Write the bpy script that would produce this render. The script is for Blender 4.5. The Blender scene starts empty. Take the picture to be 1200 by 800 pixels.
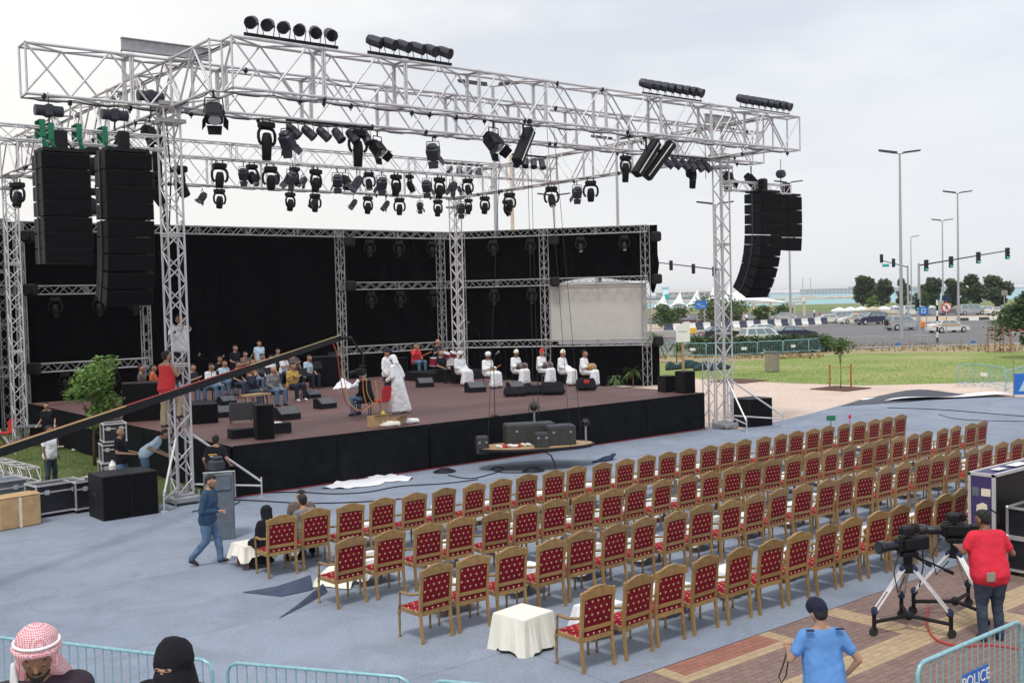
import bpy, bmesh, math, random
import numpy as np
from mathutils import Vector, Matrix, noise as mnoise
R = math.radians
random.seed(7)
scn = bpy.context.scene
col = scn.collection
# ------------------------------------------------------------ camera
CAM_H, FPX, PITCH, ROLL, HEAD = 5.0, 1245.0, R(2.25), 0.025, R(50.8)
fwd = Vector((math.cos(HEAD)*math.cos(PITCH), math.sin(HEAD)*math.cos(PITCH), -math.sin(PITCH)))
rt0 = Vector((math.sin(HEAD), -math.cos(HEAD), 0)); up0 = rt0.cross(fwd)
rgt = rt0*math.cos(ROLL) - up0*math.sin(ROLL); upv = rt0*math.sin(ROLL) + up0*math.cos(ROLL)
camd = bpy.data.cameras.new('camera'); cam = bpy.data.objects.new('camera', camd); col.objects.link(cam)
camd.sensor_width = 36; camd.lens = FPX/1200*36; camd.clip_end = 9000; camd.clip_start = .1
m3 = Matrix((rgt, upv, -fwd)).transposed()
cam.matrix_world = Matrix.Translation((0, 0, CAM_H)) @ m3.to_4x4()
scn.camera = cam
# ------------------------------------------------------------ light
scn.view_settings.view_transform = 'Standard'; scn.view_settings.look = 'None'
scn.view_settings.exposure = 0.19; scn.view_settings.gamma = 1
SUN_EL, SUN_AZ = R(62), R(215)      # azimuth of the sun, from +X counter-clockwise
sl = bpy.data.lights.new('sun', 'SUN'); sl.energy = 1.7; sl.angle = R(10); sl.color = (1, .97, .92)
so = bpy.data.objects.new('sun', sl); col.objects.link(so)
sdir = Vector((math.cos(SUN_AZ)*math.cos(SUN_EL), math.sin(SUN_AZ)*math.cos(SUN_EL), math.sin(SUN_EL)))
so.rotation_euler = (-sdir).to_track_quat('-Z', 'Y').to_euler(); so.location = (0, 0, 60)
w = bpy.data.worlds.new('World'); scn.world = w; w.use_nodes = True
nt = w.node_tree; nt.nodes.clear()
def nn(nt, t, **k):
    n = nt.nodes.new(t)
    for a, b in k.items(): setattr(n, a, b)
    return n
out = nn(nt, 'ShaderNodeOutputWorld'); bg = nn(nt, 'ShaderNodeBackground'); bg.inputs[1].default_value = .098
sky = nn(nt, 'ShaderNodeTexSky', sky_type='NISHITA', sun_disc=False, sun_elevation=SUN_EL, sun_rotation=math.pi/2-SUN_AZ)
sky.dust_density = 3
tc = nn(nt, 'ShaderNodeTexCoord'); mp = nn(nt, 'ShaderNodeMapping'); mp.inputs['Scale'].default_value = (1, 1, 3.2)
nz = nn(nt, 'ShaderNodeTexNoise'); nz.inputs['Scale'].default_value = 2.3; nz.inputs['Detail'].default_value = 7; nz.inputs['Roughness'].default_value = .52
cr = nn(nt, 'ShaderNodeValToRGB')
cr.color_ramp.elements[0].position = .32; cr.color_ramp.elements[0].color = (6.9, 7.25, 7.9, 1)
cr.color_ramp.elements[1].position = .62; cr.color_ramp.elements[1].color = (9.9, 9.85, 9.75, 1)
e = cr.color_ramp.elements.new(.46); e.color = (8.9, 8.93, 9.0, 1)
sx = nn(nt, 'ShaderNodeSeparateXYZ'); mr = nn(nt, 'ShaderNodeMapRange')
mr.inputs[1].default_value = 0; mr.inputs[2].default_value = .30; mr.inputs[3].default_value = 1; mr.inputs[4].default_value = 0
hz = nn(nt, 'ShaderNodeMix', data_type='RGBA'); hz.inputs[7].default_value = (8.6, 8.5, 8.35, 1)
mx = nn(nt, 'ShaderNodeMix', data_type='RGBA'); mx.inputs[0].default_value = .93
L = nt.links.new
L(tc.outputs['Generated'], mp.inputs[0]); L(mp.outputs[0], nz.inputs[0]); L(nz.outputs[0], cr.inputs[0])
L(tc.outputs['Generated'], sx.inputs[0]); L(sx.outputs[2], mr.inputs[0]); L(mr.outputs[0], hz.inputs[0])
L(cr.outputs[0], hz.inputs[6]); L(sky.outputs[0], mx.inputs[6]); L(hz.outputs[2], mx.inputs[7])
# cloud cover thins towards the right-hand side: cooler light there
dp = nn(nt, 'ShaderNodeVectorMath', operation='DOT_PRODUCT'); dp.inputs[1].default_value = (rt0.x, rt0.y, .35); mr2 = nn(nt, 'ShaderNodeMapRange'); mr2.inputs[1].default_value = -.35; mr2.inputs[2].default_value = .65
cm = nn(nt, 'ShaderNodeMix', data_type='RGBA', blend_type='MULTIPLY'); cm.inputs[0].default_value = 1; tn = nn(nt, 'ShaderNodeValToRGB'); tn.color_ramp.elements[0].color = (1.04,1.025,1.0,1); tn.color_ramp.elements[1].color = (.87,.92,1.0,1)
L(tc.outputs['Generated'], dp.inputs[0]); L(dp.outputs['Value'], mr2.inputs[0]); L(mr2.outputs[0], tn.inputs[0]); L(mx.outputs[2], cm.inputs[6]); L(tn.outputs[0], cm.inputs[7])
L(cm.outputs[2], bg.inputs[0]); L(bg.outputs[0], out.inputs[0])

# ------------------------------------------------------------ survey helpers (used only to read plan positions)
def ray(u, v): return fwd*FPX + rgt*(u-600) + upv*(400-v)
def G(u, v, z=0.):
    d = ray(u, v); t = (z-CAM_H)/d.z; return Vector((d.x*t, d.y*t, z))
def GY(u, v, Y):
    d = ray(u, v); t = Y/d.y; return Vector((d.x*t, Y, CAM_H+d.z*t))
def GX(u, v, X):
    d = ray(u, v); t = X/d.x; return Vector((X, d.y*t, CAM_H+d.z*t))
def GD(u, v, dep):
    d = ray(u, v)*(dep/FPX); return Vector((d.x, d.y, CAM_H+d.z))
VIEW = HEAD            # plan direction of the view axis

# ------------------------------------------------------------ materials
M = {}
def mat(name, c, rough=.7, metal=0., var=.0, nscale=6., bump=0., bscale=40., objvar=0., spec=None, emit=None, coat=0, trans=0, stretch=None, ncol=None, sheen=0):
    m = bpy.data.materials.new(name); m.use_nodes = True; t = m.node_tree; b = t.nodes['Principled BSDF']
    b.inputs['Roughness'].default_value = rough; b.inputs['Metallic'].default_value = metal
    if spec is not None: b.inputs['Specular IOR Level'].default_value = spec
    if coat: b.inputs['Coat Weight'].default_value = coat; b.inputs['Coat Roughness'].default_value = .12
    if trans: b.inputs['Transmission Weight'].default_value = trans
    if sheen: b.inputs['Sheen Weight'].default_value = sheen
    if emit: b.inputs['Emission Color'].default_value = (*emit[0], 1); b.inputs['Emission Strength'].default_value = emit[1]
    base = (*c, 1); b.inputs['Base Color'].default_value = base; src = None
    tcn = nn(t, 'ShaderNodeTexCoord'); mpn = nn(t, 'ShaderNodeMapping'); t.links.new(tcn.outputs['Object'], mpn.inputs[0])
    if stretch: mpn.inputs['Scale'].default_value = stretch
    if var or ncol:
        n = nn(t, 'ShaderNodeTexNoise'); n.inputs['Scale'].default_value = nscale; n.inputs['Detail'].default_value = 6; n.inputs['Roughness'].default_value = .62
        t.links.new(mpn.outputs[0], n.inputs[0])
        r = nn(t, 'ShaderNodeValToRGB'); r.color_ramp.elements[0].position = .3; r.color_ramp.elements[1].position = .7
        lo = ncol or tuple(x*(1-var) for x in c); hi = c if ncol else tuple(min(1, x*(1+var)) for x in c)
        r.color_ramp.elements[0].color = (*lo, 1); r.color_ramp.elements[1].color = (*hi, 1)
        t.links.new(n.outputs[0], r.inputs[0]); src = r.outputs[0]
    if objvar:
        oi = nn(t, 'ShaderNodeObjectInfo'); ma = nn(t, 'ShaderNodeMapRange'); ma.inputs[3].default_value = 1-objvar; ma.inputs[4].default_value = 1+objvar
        t.links.new(oi.outputs['Random'], ma.inputs[0])
        hs = nn(t, 'ShaderNodeHueSaturation'); t.links.new(ma.outputs[0], hs.inputs['Value'])
        if src: t.links.new(src, hs.inputs['Color'])
        else: hs.inputs['Color'].default_value = base
        src = hs.outputs[0]
    if src: t.links.new(src, b.inputs['Base Color'])
    if bump:
        n2 = nn(t, 'ShaderNodeTexNoise'); n2.inputs['Scale'].default_value = bscale; n2.inputs['Detail'].default_value = 5
        t.links.new(mpn.outputs[0], n2.inputs[0]); bp = nn(t, 'ShaderNodeBump'); bp.inputs['Strength'].default_value = bump; bp.inputs['Distance'].default_value = .02
        t.links.new(n2.outputs[0], bp.inputs['Height']); t.links.new(bp.outputs[0], b.inputs['Normal'])
    M[name] = m; return m
mat('alu', (.60,.585,.60), .42, .45, var=.12, nscale=9)
mat('alu_dull', (.36,.36,.37), .5, .4, var=.15, nscale=8)
mat('black', (.006,.006,.009), .6, var=.4, nscale=12, spec=.3)
mat('black_gloss', (.010,.010,.014), .3)
mat('bluegrey', (.030,.032,.048), .5, var=.3, nscale=10)
mat('drape', (.0022,.0022,.0034), .95, var=.3, nscale=3, spec=.05)
mat('skirt', (.007,.008,.010), .9, var=.55, nscale=2.5, spec=.12, bump=.3, bscale=25)
mat('rubber', (.02,.02,.02), .8)
mat('deckply', (.120,.058,.054), .62, var=.22, nscale=5, objvar=.16, stretch=(1,6,1))
mat('grille', (.0045,.0045,.006), .85, bump=.4, bscale=160, spec=.15)
mat('skin_tan', (.38,.21,.135), .6, var=.08); mat('skin_brown', (.22,.115,.07), .6, var=.08); mat('skin_pale', (.50,.31,.22), .6, var=.06)
mat('hair_black', (.012,.010,.010), .7, bump=.6, bscale=90); mat('hair_grey', (.50,.49,.47), .8, bump=.6, bscale=90)
mat('white_cloth', (.80,.81,.84), .85, var=.03, nscale=3, bump=.25, bscale=14)
mat('cream_cloth', (.80,.77,.67), .85, var=.05, nscale=3)
mat('denim', (.085,.15,.25), .85, var=.35, nscale=7, bump=.2); mat('denim_dark', (.03,.045,.075), .85, var=.35, nscale=7)
mat('denim_jacket', (.018,.055,.115), .85, var=.35, nscale=8)
mat('black_cloth', (.013,.013,.018), .92, var=.3, spec=.2); mat('purple_black', (.035,.018,.032), .9, var=.25, nscale=6)
mat('grey_cloth', (.17,.17,.18), .9, var=.15); mat('brown_cloth', (.13,.10,.09), .9, var=.15)
mat('yellow_cloth', (.55,.36,.08), .9, var=.12); mat('red_cloth', (.55,.03,.035), .88, var=.14, nscale=5, bump=.35, bscale=9)
mat('crimson_shirt', (.62,.018,.045), .88, var=.12, nscale=5, bump=.4, bscale=7)
mat('orange_cloth', (.6,.12,.03), .9); mat('khaki', (.40,.31,.20), .9, var=.12)
mat('blue_shirt', (.10,.25,.55), .85, var=.12, nscale=5, bump=.4, bscale=7); mat('ltblue_cloth', (.42,.55,.68), .88, var=.08)
mat('navy', (.012,.014,.035), .9); mat('shoe', (.02,.015,.02), .6); mat('white_shoe', (.7,.7,.7), .6)
mat('beret', (.008,.009,.03), .95)
mat('white_paint', (.78,.78,.76), .5, var=.04); mat('offwhite', (.66,.64,.58), .6, var=.06)
mat('red_paint', (.55,.03,.03), .5); mat('tape_red', (.26,.02,.025), .7); mat('orange_paint', (.75,.22,.03), .5); mat('yellow_paint', (.8,.45,.05), .5)
mat('blue_sign', (.02,.14,.5), .45); mat('cyan_rail', (.26,.48,.53), .38, .25, var=.18, nscale=14)
mat('green_strap', (.012,.16,.08), .8); mat('teal', (.03,.40,.36), .6)
mat('cardboard', (.46,.30,.15), .9, var=.18, nscale=4); mat('paper', (.72,.66,.52), .9, var=.1)
mat('glass_dark', (.03,.045,.055), .12, spec=.7); mat('glass_car', (.16,.22,.24), .12, spec=.7)
mat('concrete', (.42,.40,.37), .9, var=.12, nscale=3); mat('sandstone', (.60,.51,.40), .9, var=.1)
mat('pole_grey', (.40,.40,.43), .5, .3); mat('bark', (.12,.085,.06), .95, var=.3, nscale=12, bump=.6)
mat('wood_red', (.35,.10,.05), .8, var=.2)
mat('tent_white', (.86,.87,.88), .7); mat('screen_cloth', (.46,.45,.43), .9, var=.05, nscale=2)
mat('purple_case', (.045,.03,.13), .5, var=.2); mat('case_black', (.014,.014,.022), .5, var=.3)
mat('bin_grey', (.11,.13,.16), .7, var=.2, nscale=5); mat('bin_tan', (.28,.25,.20), .8, var=.2)
mat('soil', (.10,.045,.03), .95, var=.4, nscale=9); mat('wood_tan', (.40,.26,.14), .7, var=.15)
mat('wedge_grey', (.085,.09,.10), .6, var=.15); mat('drum_brown', (.10,.055,.05), .5, var=.3, stretch=(8,1,1)); mat('drum_orange', (.42,.20,.05), .5, var=.4, nscale=12); mat('eye_white', (.30,.26,.23), .4)
mat('lens', (.5,.52,.5), .15, spec=.8); mat('cable', (.015,.015,.03), .6); mat('red_cable', (.40,.05,.04), .5); mat('yellow_cable', (.42,.33,.14), .5)
mat('grn_lamp', (.05,.6,.3), .4, emit=((.05,.8,.45), .45)); mat('flag_blue', (.018,.028,.075), .85, var=.2)
mat('red_skin_drum', (.28,.01,.04), .3, spec=.7)
mat('person_far', (.10,.09,.10), .9)

def leafmat(name, c1, c2):
    m = bpy.data.materials.new(name); m.use_nodes = True; t = m.node_tree; b = t.nodes['Principled BSDF']
    g = nn(t, 'ShaderNodeNewGeometry'); r = nn(t, 'ShaderNodeValToRGB')
    r.color_ramp.elements[0].color = (*c1, 1); r.color_ramp.elements[1].color = (*c2, 1)
    t.links.new(g.outputs['Random Per Island'], r.inputs[0]); t.links.new(r.outputs[0], b.inputs['Base Color'])
    b.inputs['Roughness'].default_value = .6
    tr = nn(t, 'ShaderNodeBsdfTranslucent'); t.links.new(r.outputs[0], tr.inputs[0]); ms = nn(t, 'ShaderNodeMixShader'); ms.inputs[0].default_value = .25
    t.links.new(b.outputs[0], ms.inputs[1]); t.links.new(tr.outputs[0], ms.inputs[2]); t.links.new(ms.outputs[0], t.nodes['Material Output'].inputs[0])
    M[name] = m
leafmat('leaf_dark', (.030,.060,.022), (.085,.135,.05)); leafmat('leaf_far', (.040,.075,.032), (.105,.155,.07)); mat('flap_blue', (.045,.06,.105), .9, var=.3, nscale=4)
leafmat('leaf_mid', (.035,.075,.015), (.11,.18,.05))
leafmat('leaf_light', (.07,.15,.03), (.20,.33,.07)); leafmat('grass_blade', (.06,.12,.02), (.20,.27,.08))
leafmat('dry_plant', (.20,.13,.05), (.42,.30,.14)); leafmat('brick_mix', (.19,.125,.108), (.235,.158,.135))
leafmat('brick_tan', (.38,.275,.17), (.44,.325,.205)); leafmat('brick_red', (.27,.115,.085), (.33,.145,.105))
for k in ('brick_mix', 'brick_tan', 'brick_red'):
    t = M[k].node_tree; t.links.new(t.nodes['Principled BSDF'].outputs[0], t.nodes['Material Output'].inputs[0])
    t.nodes['Principled BSDF'].inputs['Roughness'].default_value = .9

def motif(name, ax, pitch, base=(.235,.006,.022), dot=(.72,.55,.28)):
    """woven crimson fabric with staggered cream sprigs, laid out on two object axes"""
    m = bpy.data.materials.new(name); m.use_nodes = True; t = m.node_tree; b = t.nodes['Principled BSDF']; b.inputs['Roughness'].default_value = .85
    b.inputs['Specular IOR Level'].default_value = .25
    tcn = nn(t, 'ShaderNodeTexCoord'); sp = nn(t, 'ShaderNodeSeparateXYZ'); t.links.new(tcn.outputs['Object'], sp.inputs[0])
    def mth(op, a, bb=None, cc=None):
        n = nn(t, 'ShaderNodeMath', operation=op)
        for i, v in enumerate((a, bb, cc)):
            if v is None: continue
            if isinstance(v, (int, float)): n.inputs[i].default_value = v
            else: t.links.new(v, n.inputs[i])
        return n.outputs[0]
    u = mth('DIVIDE', sp.outputs[ax[0]], pitch); v = mth('DIVIDE', sp.outputs[ax[1]], pitch*.86)
    row = mth('FLOOR', v); half = mth('MULTIPLY', mth('MODULO', mth('ADD', row, 40), 2.), .5)
    fu = mth('SUBTRACT', mth('FRACT', mth('ADD', mth('ADD', u, half), 20.5)), .5); fv = mth('SUBTRACT', mth('FRACT', mth('ADD', v, 20)), .5)
    wdt = mth('ADD', mth('MULTIPLY', fv, .45), .085)
    head = mth('MULTIPLY', mth('LESS_THAN', mth('ABSOLUTE', fu), wdt), mth('LESS_THAN', mth('ABSOLUTE', fv), .21))
    notch = mth('SUBTRACT', 1., mth('MULTIPLY', mth('LESS_THAN', mth('ABSOLUTE', fu), .05), mth('GREATER_THAN', fv, .12)))
    k = mth('MULTIPLY', head, notch)
    mxn = nn(t, 'ShaderNodeMix', data_type='RGBA'); mxn.inputs[6].default_value = (*base, 1); mxn.inputs[7].default_value = (*dot, 1)
    nz_ = nn(t, 'ShaderNodeTexNoise'); nz_.inputs['Scale'].default_value = 14; nz_.inputs['Detail'].default_value = 4
    t.links.new(tcn.outputs['Object'], nz_.inputs[0])
    hs = nn(t, 'ShaderNodeHueSaturation'); t.links.new(mth('ADD', mth('MULTIPLY', nz_.outputs[0], .5), .75), hs.inputs['Value'])
    t.links.new(k, mxn.inputs[0]); t.links.new(mxn.outputs[2], hs.inputs['Color']); t.links.new(hs.outputs[0], b.inputs['Base Color'])
    M[name] = m
motif('fabric_back', (0, 2), .104, base=(.16,.002,.012)); motif('fabric_seat', (0, 1), .104, base=(.30,.008,.028))
mat('gilt_wood', (.285,.17,.060), .42, var=.25, nscale=10, objvar=.16, spec=.5, coat=.15)

# ------------------------------------------------------------ mesh builder
def basis(z, xh=None):
    z = Vector(z).normalized(); a = Vector(xh) if xh else (Vector((0, 0, 1)) if abs(z.z) < .95 else Vector((1, 0, 0)))
    x = a.cross(z); x.normalize(); return x, z.cross(x), z
class MB:
    def __init__(s): s.v = []; s.f = []; s.mi = []; s.m = 0
    def add(s, vs, fs):
        n = len(s.v); s.v += [tuple(p) for p in vs]
        s.f += [tuple(i+n for i in f) for f in fs]; s.mi += [s.m]*len(fs); return s
    def box(s, c, size, rz=0, rot=None, taper=1.):
        hx, hy, hz_ = (a/2 for a in size); rm = rot or Matrix.Rotation(rz, 3, 'Z'); c = Vector(c); vs = []
        for z in (-1, 1):
            k = taper if z > 0 else 1.
            for x, y in ((-1,-1),(1,-1),(1,1),(-1,1)): vs.append(c + rm @ Vector((x*hx*k, y*hy*k, z*hz_)))
        return s.add(vs, [(0,3,2,1),(4,5,6,7),(0,1,5,4),(1,2,6,5),(2,3,7,6),(3,0,4,7)])
    def bbox(s, c, size, bev=.01, rot=None, rz=0):
        """box with bevelled vertical and horizontal edges"""
        hx, hy, hz_ = (a/2 for a in size); rm = rot or Matrix.Rotation(rz, 3, 'Z'); c = Vector(c); vs = []
        b = min(bev, hx*.9, hy*.9, hz_*.9)
        for z, k in ((-hz_, b), (-hz_+b, 0), (hz_-b, 0), (hz_, b)):
            X, Y = hx-k, hy-k
            for x, y in ((-X+b,-Y),(X-b,-Y),(X,-Y+b),(X,Y-b),(X-b,Y),(-X+b,Y),(-X,Y-b),(-X,-Y+b)): vs.append(c + rm @ Vector((x, y, z)))
        fs = [tuple(range(7,-1,-1)), tuple(range(24,32))]
        for r in range(3):
            for i in range(8): fs.append((r*8+i, r*8+(i+1)%8, r*8+8+(i+1)%8, r*8+8+i))
        return s.add(vs, fs)
    def cyl(s, p0, p1, r0, r1=None, n=8, caps=True):
        p0, p1 = Vector(p0), Vector(p1); r1 = r0 if r1 is None else r1
        if (p1-p0).length < 1e-6: return s
        x, y, z = basis(p1-p0); vs = []
        for p, r in ((p0, r0), (p1, r1)):
            for i in range(n):
                a = 2*math.pi*i/n; vs.append(p + x*(r*math.cos(a)) + y*(r*math.sin(a)))
        fs = [(i, (i+1)%n, n+(i+1)%n, n+i) for i in range(n)]
        if caps: fs += [tuple(range(n-1,-1,-1)), tuple(range(n, 2*n))]
        return s.add(vs, fs)
    def tube(s, pts, r, n=6):
        pts = [Vector(p) for p in pts]; rr = r if isinstance(r, (list, tuple)) else [r]*len(pts); vs = []; px = None
        for i, p in enumerate(pts):
            d = (pts[min(i+1, len(pts)-1)] - pts[max(i-1, 0)]).normalized()
            if px is None: x, y, _ = basis(d)
            else:
                x = px - d*px.dot(d); x = x.normalized() if x.length > 1e-5 else basis(d)[0]; y = d.cross(x)
            px = x
            for k in range(n):
                a = 2*math.pi*k/n; vs.append(p + x*(rr[i]*math.cos(a)) + y*(rr[i]*math.sin(a)))
        fs = []
        for i in range(len(pts)-1):
            for k in range(n): fs.append((i*n+k, i*n+(k+1)%n, (i+1)*n+(k+1)%n, (i+1)*n+k))
        fs += [tuple(range(n-1,-1,-1)), tuple(range((len(pts)-1)*n, len(pts)*n))]
        return s.add(vs, fs)
    def lathe(s, prof, c=(0,0,0), n=12, axis=None, fold=None):
        """profile of (radius, height) pairs"""
        c = Vector(c); x, y, z = basis(axis) if axis else (Vector((1,0,0)), Vector((0,1,0)), Vector((0,0,1))); vs = []
        for j, (r, h) in enumerate(prof):
            for i in range(n):
                a = 2*math.pi*i/n; rr = r*(1+(fold(a, h) if fold else 0)); vs.append(c + x*(rr*math.cos(a)) + y*(rr*math.sin(a)) + z*h)
        fs = []
        for j in range(len(prof)-1):
            for i in range(n): fs.append((j*n+i, j*n+(i+1)%n, (j+1)*n+(i+1)%n, (j+1)*n+i))
        fs += [tuple(range(n-1,-1,-1)), tuple(range((len(prof)-1)*n, len(prof)*n))]
        return s.add(vs, fs)
    def prism(s, pts, d, cap=True):
        """closed outline (3D points, counter-clockwise seen against d) pushed along d"""
        pts = [Vector(p) for p in pts]; d = Vector(d); n = len(pts)
        fs = [(i, (i+1)%n, n+(i+1)%n, n+i) for i in range(n)]
        if cap: fs += [tuple(range(n-1,-1,-1)), tuple(range(n, 2*n))]
        return s.add(pts+[p+d for p in pts], fs)
    def ball(s, c, r, n=8, m=6, sc=(1,1,1)):
        c = Vector(c); vs = [c+Vector((0,0,r*sc[2]))]
        for j in range(1, m):
            t = math.pi*j/m
            for i in range(n):
                a = 2*math.pi*i/n; vs.append(c + Vector((r*sc[0]*math.sin(t)*math.cos(a), r*sc[1]*math.sin(t)*math.sin(a), r*sc[2]*math.cos(t))))
        vs.append(c-Vector((0,0,r*sc[2]))); fs = [(0, 1+i, 1+(i+1)%n) for i in range(n)]
        for j in range(m-2):
            for i in range(n): fs.append((1+j*n+i, 1+(j+1)*n+i, 1+(j+1)*n+(i+1)%n, 1+j*n+(i+1)%n))
        k = len(vs)-1; o = 1+(m-2)*n; fs += [(k, o+(i+1)%n, o+i) for i in range(n)]
        return s.add(vs, fs)
    def grid(s, nx, ny, fn):
        vs = [fn(i/nx, j/ny) for j in range(ny+1) for i in range(nx+1)]
        return s.add(vs, [(j*(nx+1)+i, j*(nx+1)+i+1, (j+1)*(nx+1)+i+1, (j+1)*(nx+1)+i) for j in range(ny) for i in range(nx)])
    def mesh(s, name, mats, smooth=False):
        me = bpy.data.meshes.new(name); me.from_pydata(s.v, [], s.f)
        for m in (mats if isinstance(mats, (list, tuple)) else [mats]): me.materials.append(M[m])
        if any(s.mi): me.polygons.foreach_set('material_index', s.mi)
        if smooth: me.polygons.foreach_set('use_smooth', [True]*len(s.f))
        me.update()
        return me
    def build(s, name, mats, parent=None, smooth=False, **k):
        return obj(name, s.mesh(name, mats, smooth), parent, **k)
def obj(name, me, parent=None, label=None, cat=None, group=None, kind=None, loc=None, rz=None):
    o = bpy.data.objects.new(name, me); col.objects.link(o)
    if parent: o.parent = parent
    if label: o['label'] = label
    if cat: o['category'] = cat
    if group: o['group'] = group
    if kind: o['kind'] = kind
    if loc is not None: o.location = loc
    if rz is not None: o.rotation_euler = (0, 0, rz)
    return o
def thing(name, label, cat, loc=(0,0,0), rz=0, group=None):
    return obj(name, None, label=label, cat=cat, group=group, loc=loc, rz=rz)
KIDS = {}
def kids(o):
    return [c for c in bpy.data.objects if c.parent == o]
def snapshot(o): return (o, [(c, [(g, []) for g in kids(c)]) for c in kids(o)])
def dup(snap, loc=None, rz=None, label=None, group=None, scale=None):
    o, ch = snap; r = o.copy(); col.objects.link(r)
    if loc is not None: r.location = loc
    if rz is not None: r.rotation_euler = (0, 0, rz)
    if scale is not None: r.scale = (scale,)*3 if isinstance(scale, (int, float)) else scale
    if label: r['label'] = label
    if group: r['group'] = group
    for c, gs in ch:
        c2 = c.copy(); col.objects.link(c2); c2.parent = r
        for g, _ in gs:
            g2 = g.copy(); col.objects.link(g2); g2.parent = c2
    return r
ORD = ['first','second','third','fourth','fifth','sixth','seventh','eighth','ninth','tenth','eleventh','twelfth','thirteenth','fourteenth','fifteenth','sixteenth','seventeenth','eighteenth','nineteenth','twentieth','twenty-first','twenty-second','twenty-third','twenty-fourth','twenty-fifth','twenty-sixth','twenty-seventh','twenty-eighth','twenty-ninth','thirtieth']

# ------------------------------------------------------------ the ground
def sheet(name, pts, z, m, kind='structure', label=None):
    b = MB(); b.add([(p[0], p[1], z) for p in pts], [tuple(range(len(pts)))]); o = b.build(name, m, kind=kind)
    if o.data.polygons[0].normal.z < 0: o.data.flip_normals()
    return o
def groundmat(name, cols, scale, rough=.95, fine=60, bump=.2, stretch=(1,1,1), fine_amt=.25):
    m = bpy.data.materials.new(name); m.use_nodes = True; t = m.node_tree; b = t.nodes['Principled BSDF']; b.inputs['Roughness'].default_value = rough
    b.inputs['Specular IOR Level'].default_value = .25
    tcn = nn(t, 'ShaderNodeTexCoord'); mpn = nn(t, 'ShaderNodeMapping'); mpn.inputs['Scale'].default_value = stretch; t.links.new(tcn.outputs['Object'], mpn.inputs[0])
    n = nn(t, 'ShaderNodeTexNoise'); n.inputs['Scale'].default_value = scale; n.inputs['Detail'].default_value = 8; n.inputs['Roughness'].default_value = .6; t.links.new(mpn.outputs[0], n.inputs[0])
    r = nn(t, 'ShaderNodeValToRGB'); els = r.color_ramp.elements; els[0].position = .32; els[1].position = .68; els[0].color = (*cols[0], 1); els[1].color = (*cols[-1], 1)
    for i, c in enumerate(cols[1:-1]): e = els.new(.32+.36*(i+1)/(len(cols)-1)); e.color = (*c, 1)
    n2 = nn(t, 'ShaderNodeTexNoise'); n2.inputs['Scale'].default_value = fine; n2.inputs['Detail'].default_value = 3; t.links.new(tcn.outputs['Object'], n2.inputs[0])
    ma = nn(t, 'ShaderNodeMapRange'); ma.inputs[1].default_value = .3; ma.inputs[2].default_value = .7; ma.inputs[3].default_value = 1-fine_amt; ma.inputs[4].default_value = 1+fine_amt; t.links.new(n2.outputs[0], ma.inputs[0])
    hs = nn(t, 'ShaderNodeHueSaturation'); t.links.new(n.outputs[0], r.inputs[0]); t.links.new(r.outputs[0], hs.inputs['Color']); t.links.new(ma.outputs[0], hs.inputs['Value']); t.links.new(hs.outputs[0], b.inputs['Base Color'])
    bp = nn(t, 'ShaderNodeBump'); bp.inputs['Strength'].default_value = bump; bp.inputs['Distance'].default_value = .02; t.links.new(n2.outputs[0], bp.inputs['Height']); t.links.new(bp.outputs[0], b.inputs['Normal'])
    M[name] = m; return m
groundmat('g_carpet', [(.225,.262,.335), (.255,.294,.37), (.28,.318,.395)], .35, fine=26, fine_amt=.13, bump=.25)
_t = M['g_carpet'].node_tree; _b = _t.nodes['Principled BSDF']; _src = _b.inputs['Base Color'].links[0].from_socket
_tc = nn(_t, 'ShaderNodeTexCoord'); _bk = nn(_t, 'ShaderNodeTexBrick'); _bk.inputs['Scale'].default_value = 1; _bk.inputs['Brick Width'].default_value = 19; _bk.inputs['Row Height'].default_value = 3.9; _bk.inputs['Mortar Size'].default_value = .012; _bk.inputs['Mortar Smooth'].default_value = .4
_bk.inputs['Color1'].default_value = (1,1,1,1); _bk.inputs['Color2'].default_value = (.955,.955,.96,1); _bk.inputs['Mortar'].default_value = (.62,.64,.68,1)
_n = nn(_t, 'ShaderNodeTexNoise'); _n.inputs['Scale'].default_value = .9; _n.inputs['Detail'].default_value = 9; _n.inputs['Roughness'].default_value = .72; _n.inputs['Distortion'].default_value = .6
_r = nn(_t, 'ShaderNodeValToRGB'); _r.color_ramp.elements[0].position = .36; _r.color_ramp.elements[0].color = (.84,.83,.80,1); _r.color_ramp.elements[1].position = .56; _r.color_ramp.elements[1].color = (1,1,1,1)
_m1 = nn(_t, 'ShaderNodeMix', data_type='RGBA', blend_type='MULTIPLY'); _m2 = nn(_t, 'ShaderNodeMix', data_type='RGBA', blend_type='MULTIPLY'); _m1.inputs[0].default_value = 1; _m2.inputs[0].default_value = 1
_t.links.new(_tc.outputs['Object'], _bk.inputs[0]); _t.links.new(_tc.outputs['Object'], _n.inputs[0]); _t.links.new(_n.outputs[0], _r.inputs[0]); _t.links.new(_src, _m1.inputs[6]); _t.links.new(_bk.outputs[0], _m1.inputs[7]); _t.links.new(_m1.outputs[2], _m2.inputs[6]); _t.links.new(_r.outputs[0], _m2.inputs[7]); _t.links.new(_m2.outputs[2], _b.inputs['Base Color'])
groundmat('g_sand', [(.42,.36,.28), (.5,.43,.34)], .1, fine=2)
groundmat('g_pave', [(.56,.43,.36), (.62,.49,.41), (.66,.54,.46)], .25, fine=5, fine_amt=.10)
groundmat('g_lawn', [(.16,.23,.05), (.235,.285,.08), (.33,.32,.14)], .16, fine=5, fine_amt=.25, bump=.5)
groundmat('g_grass', [(.05,.075,.022), (.09,.12,.035), (.14,.15,.06)], .8, fine=14, fine_amt=.35, bump=.8)
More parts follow.
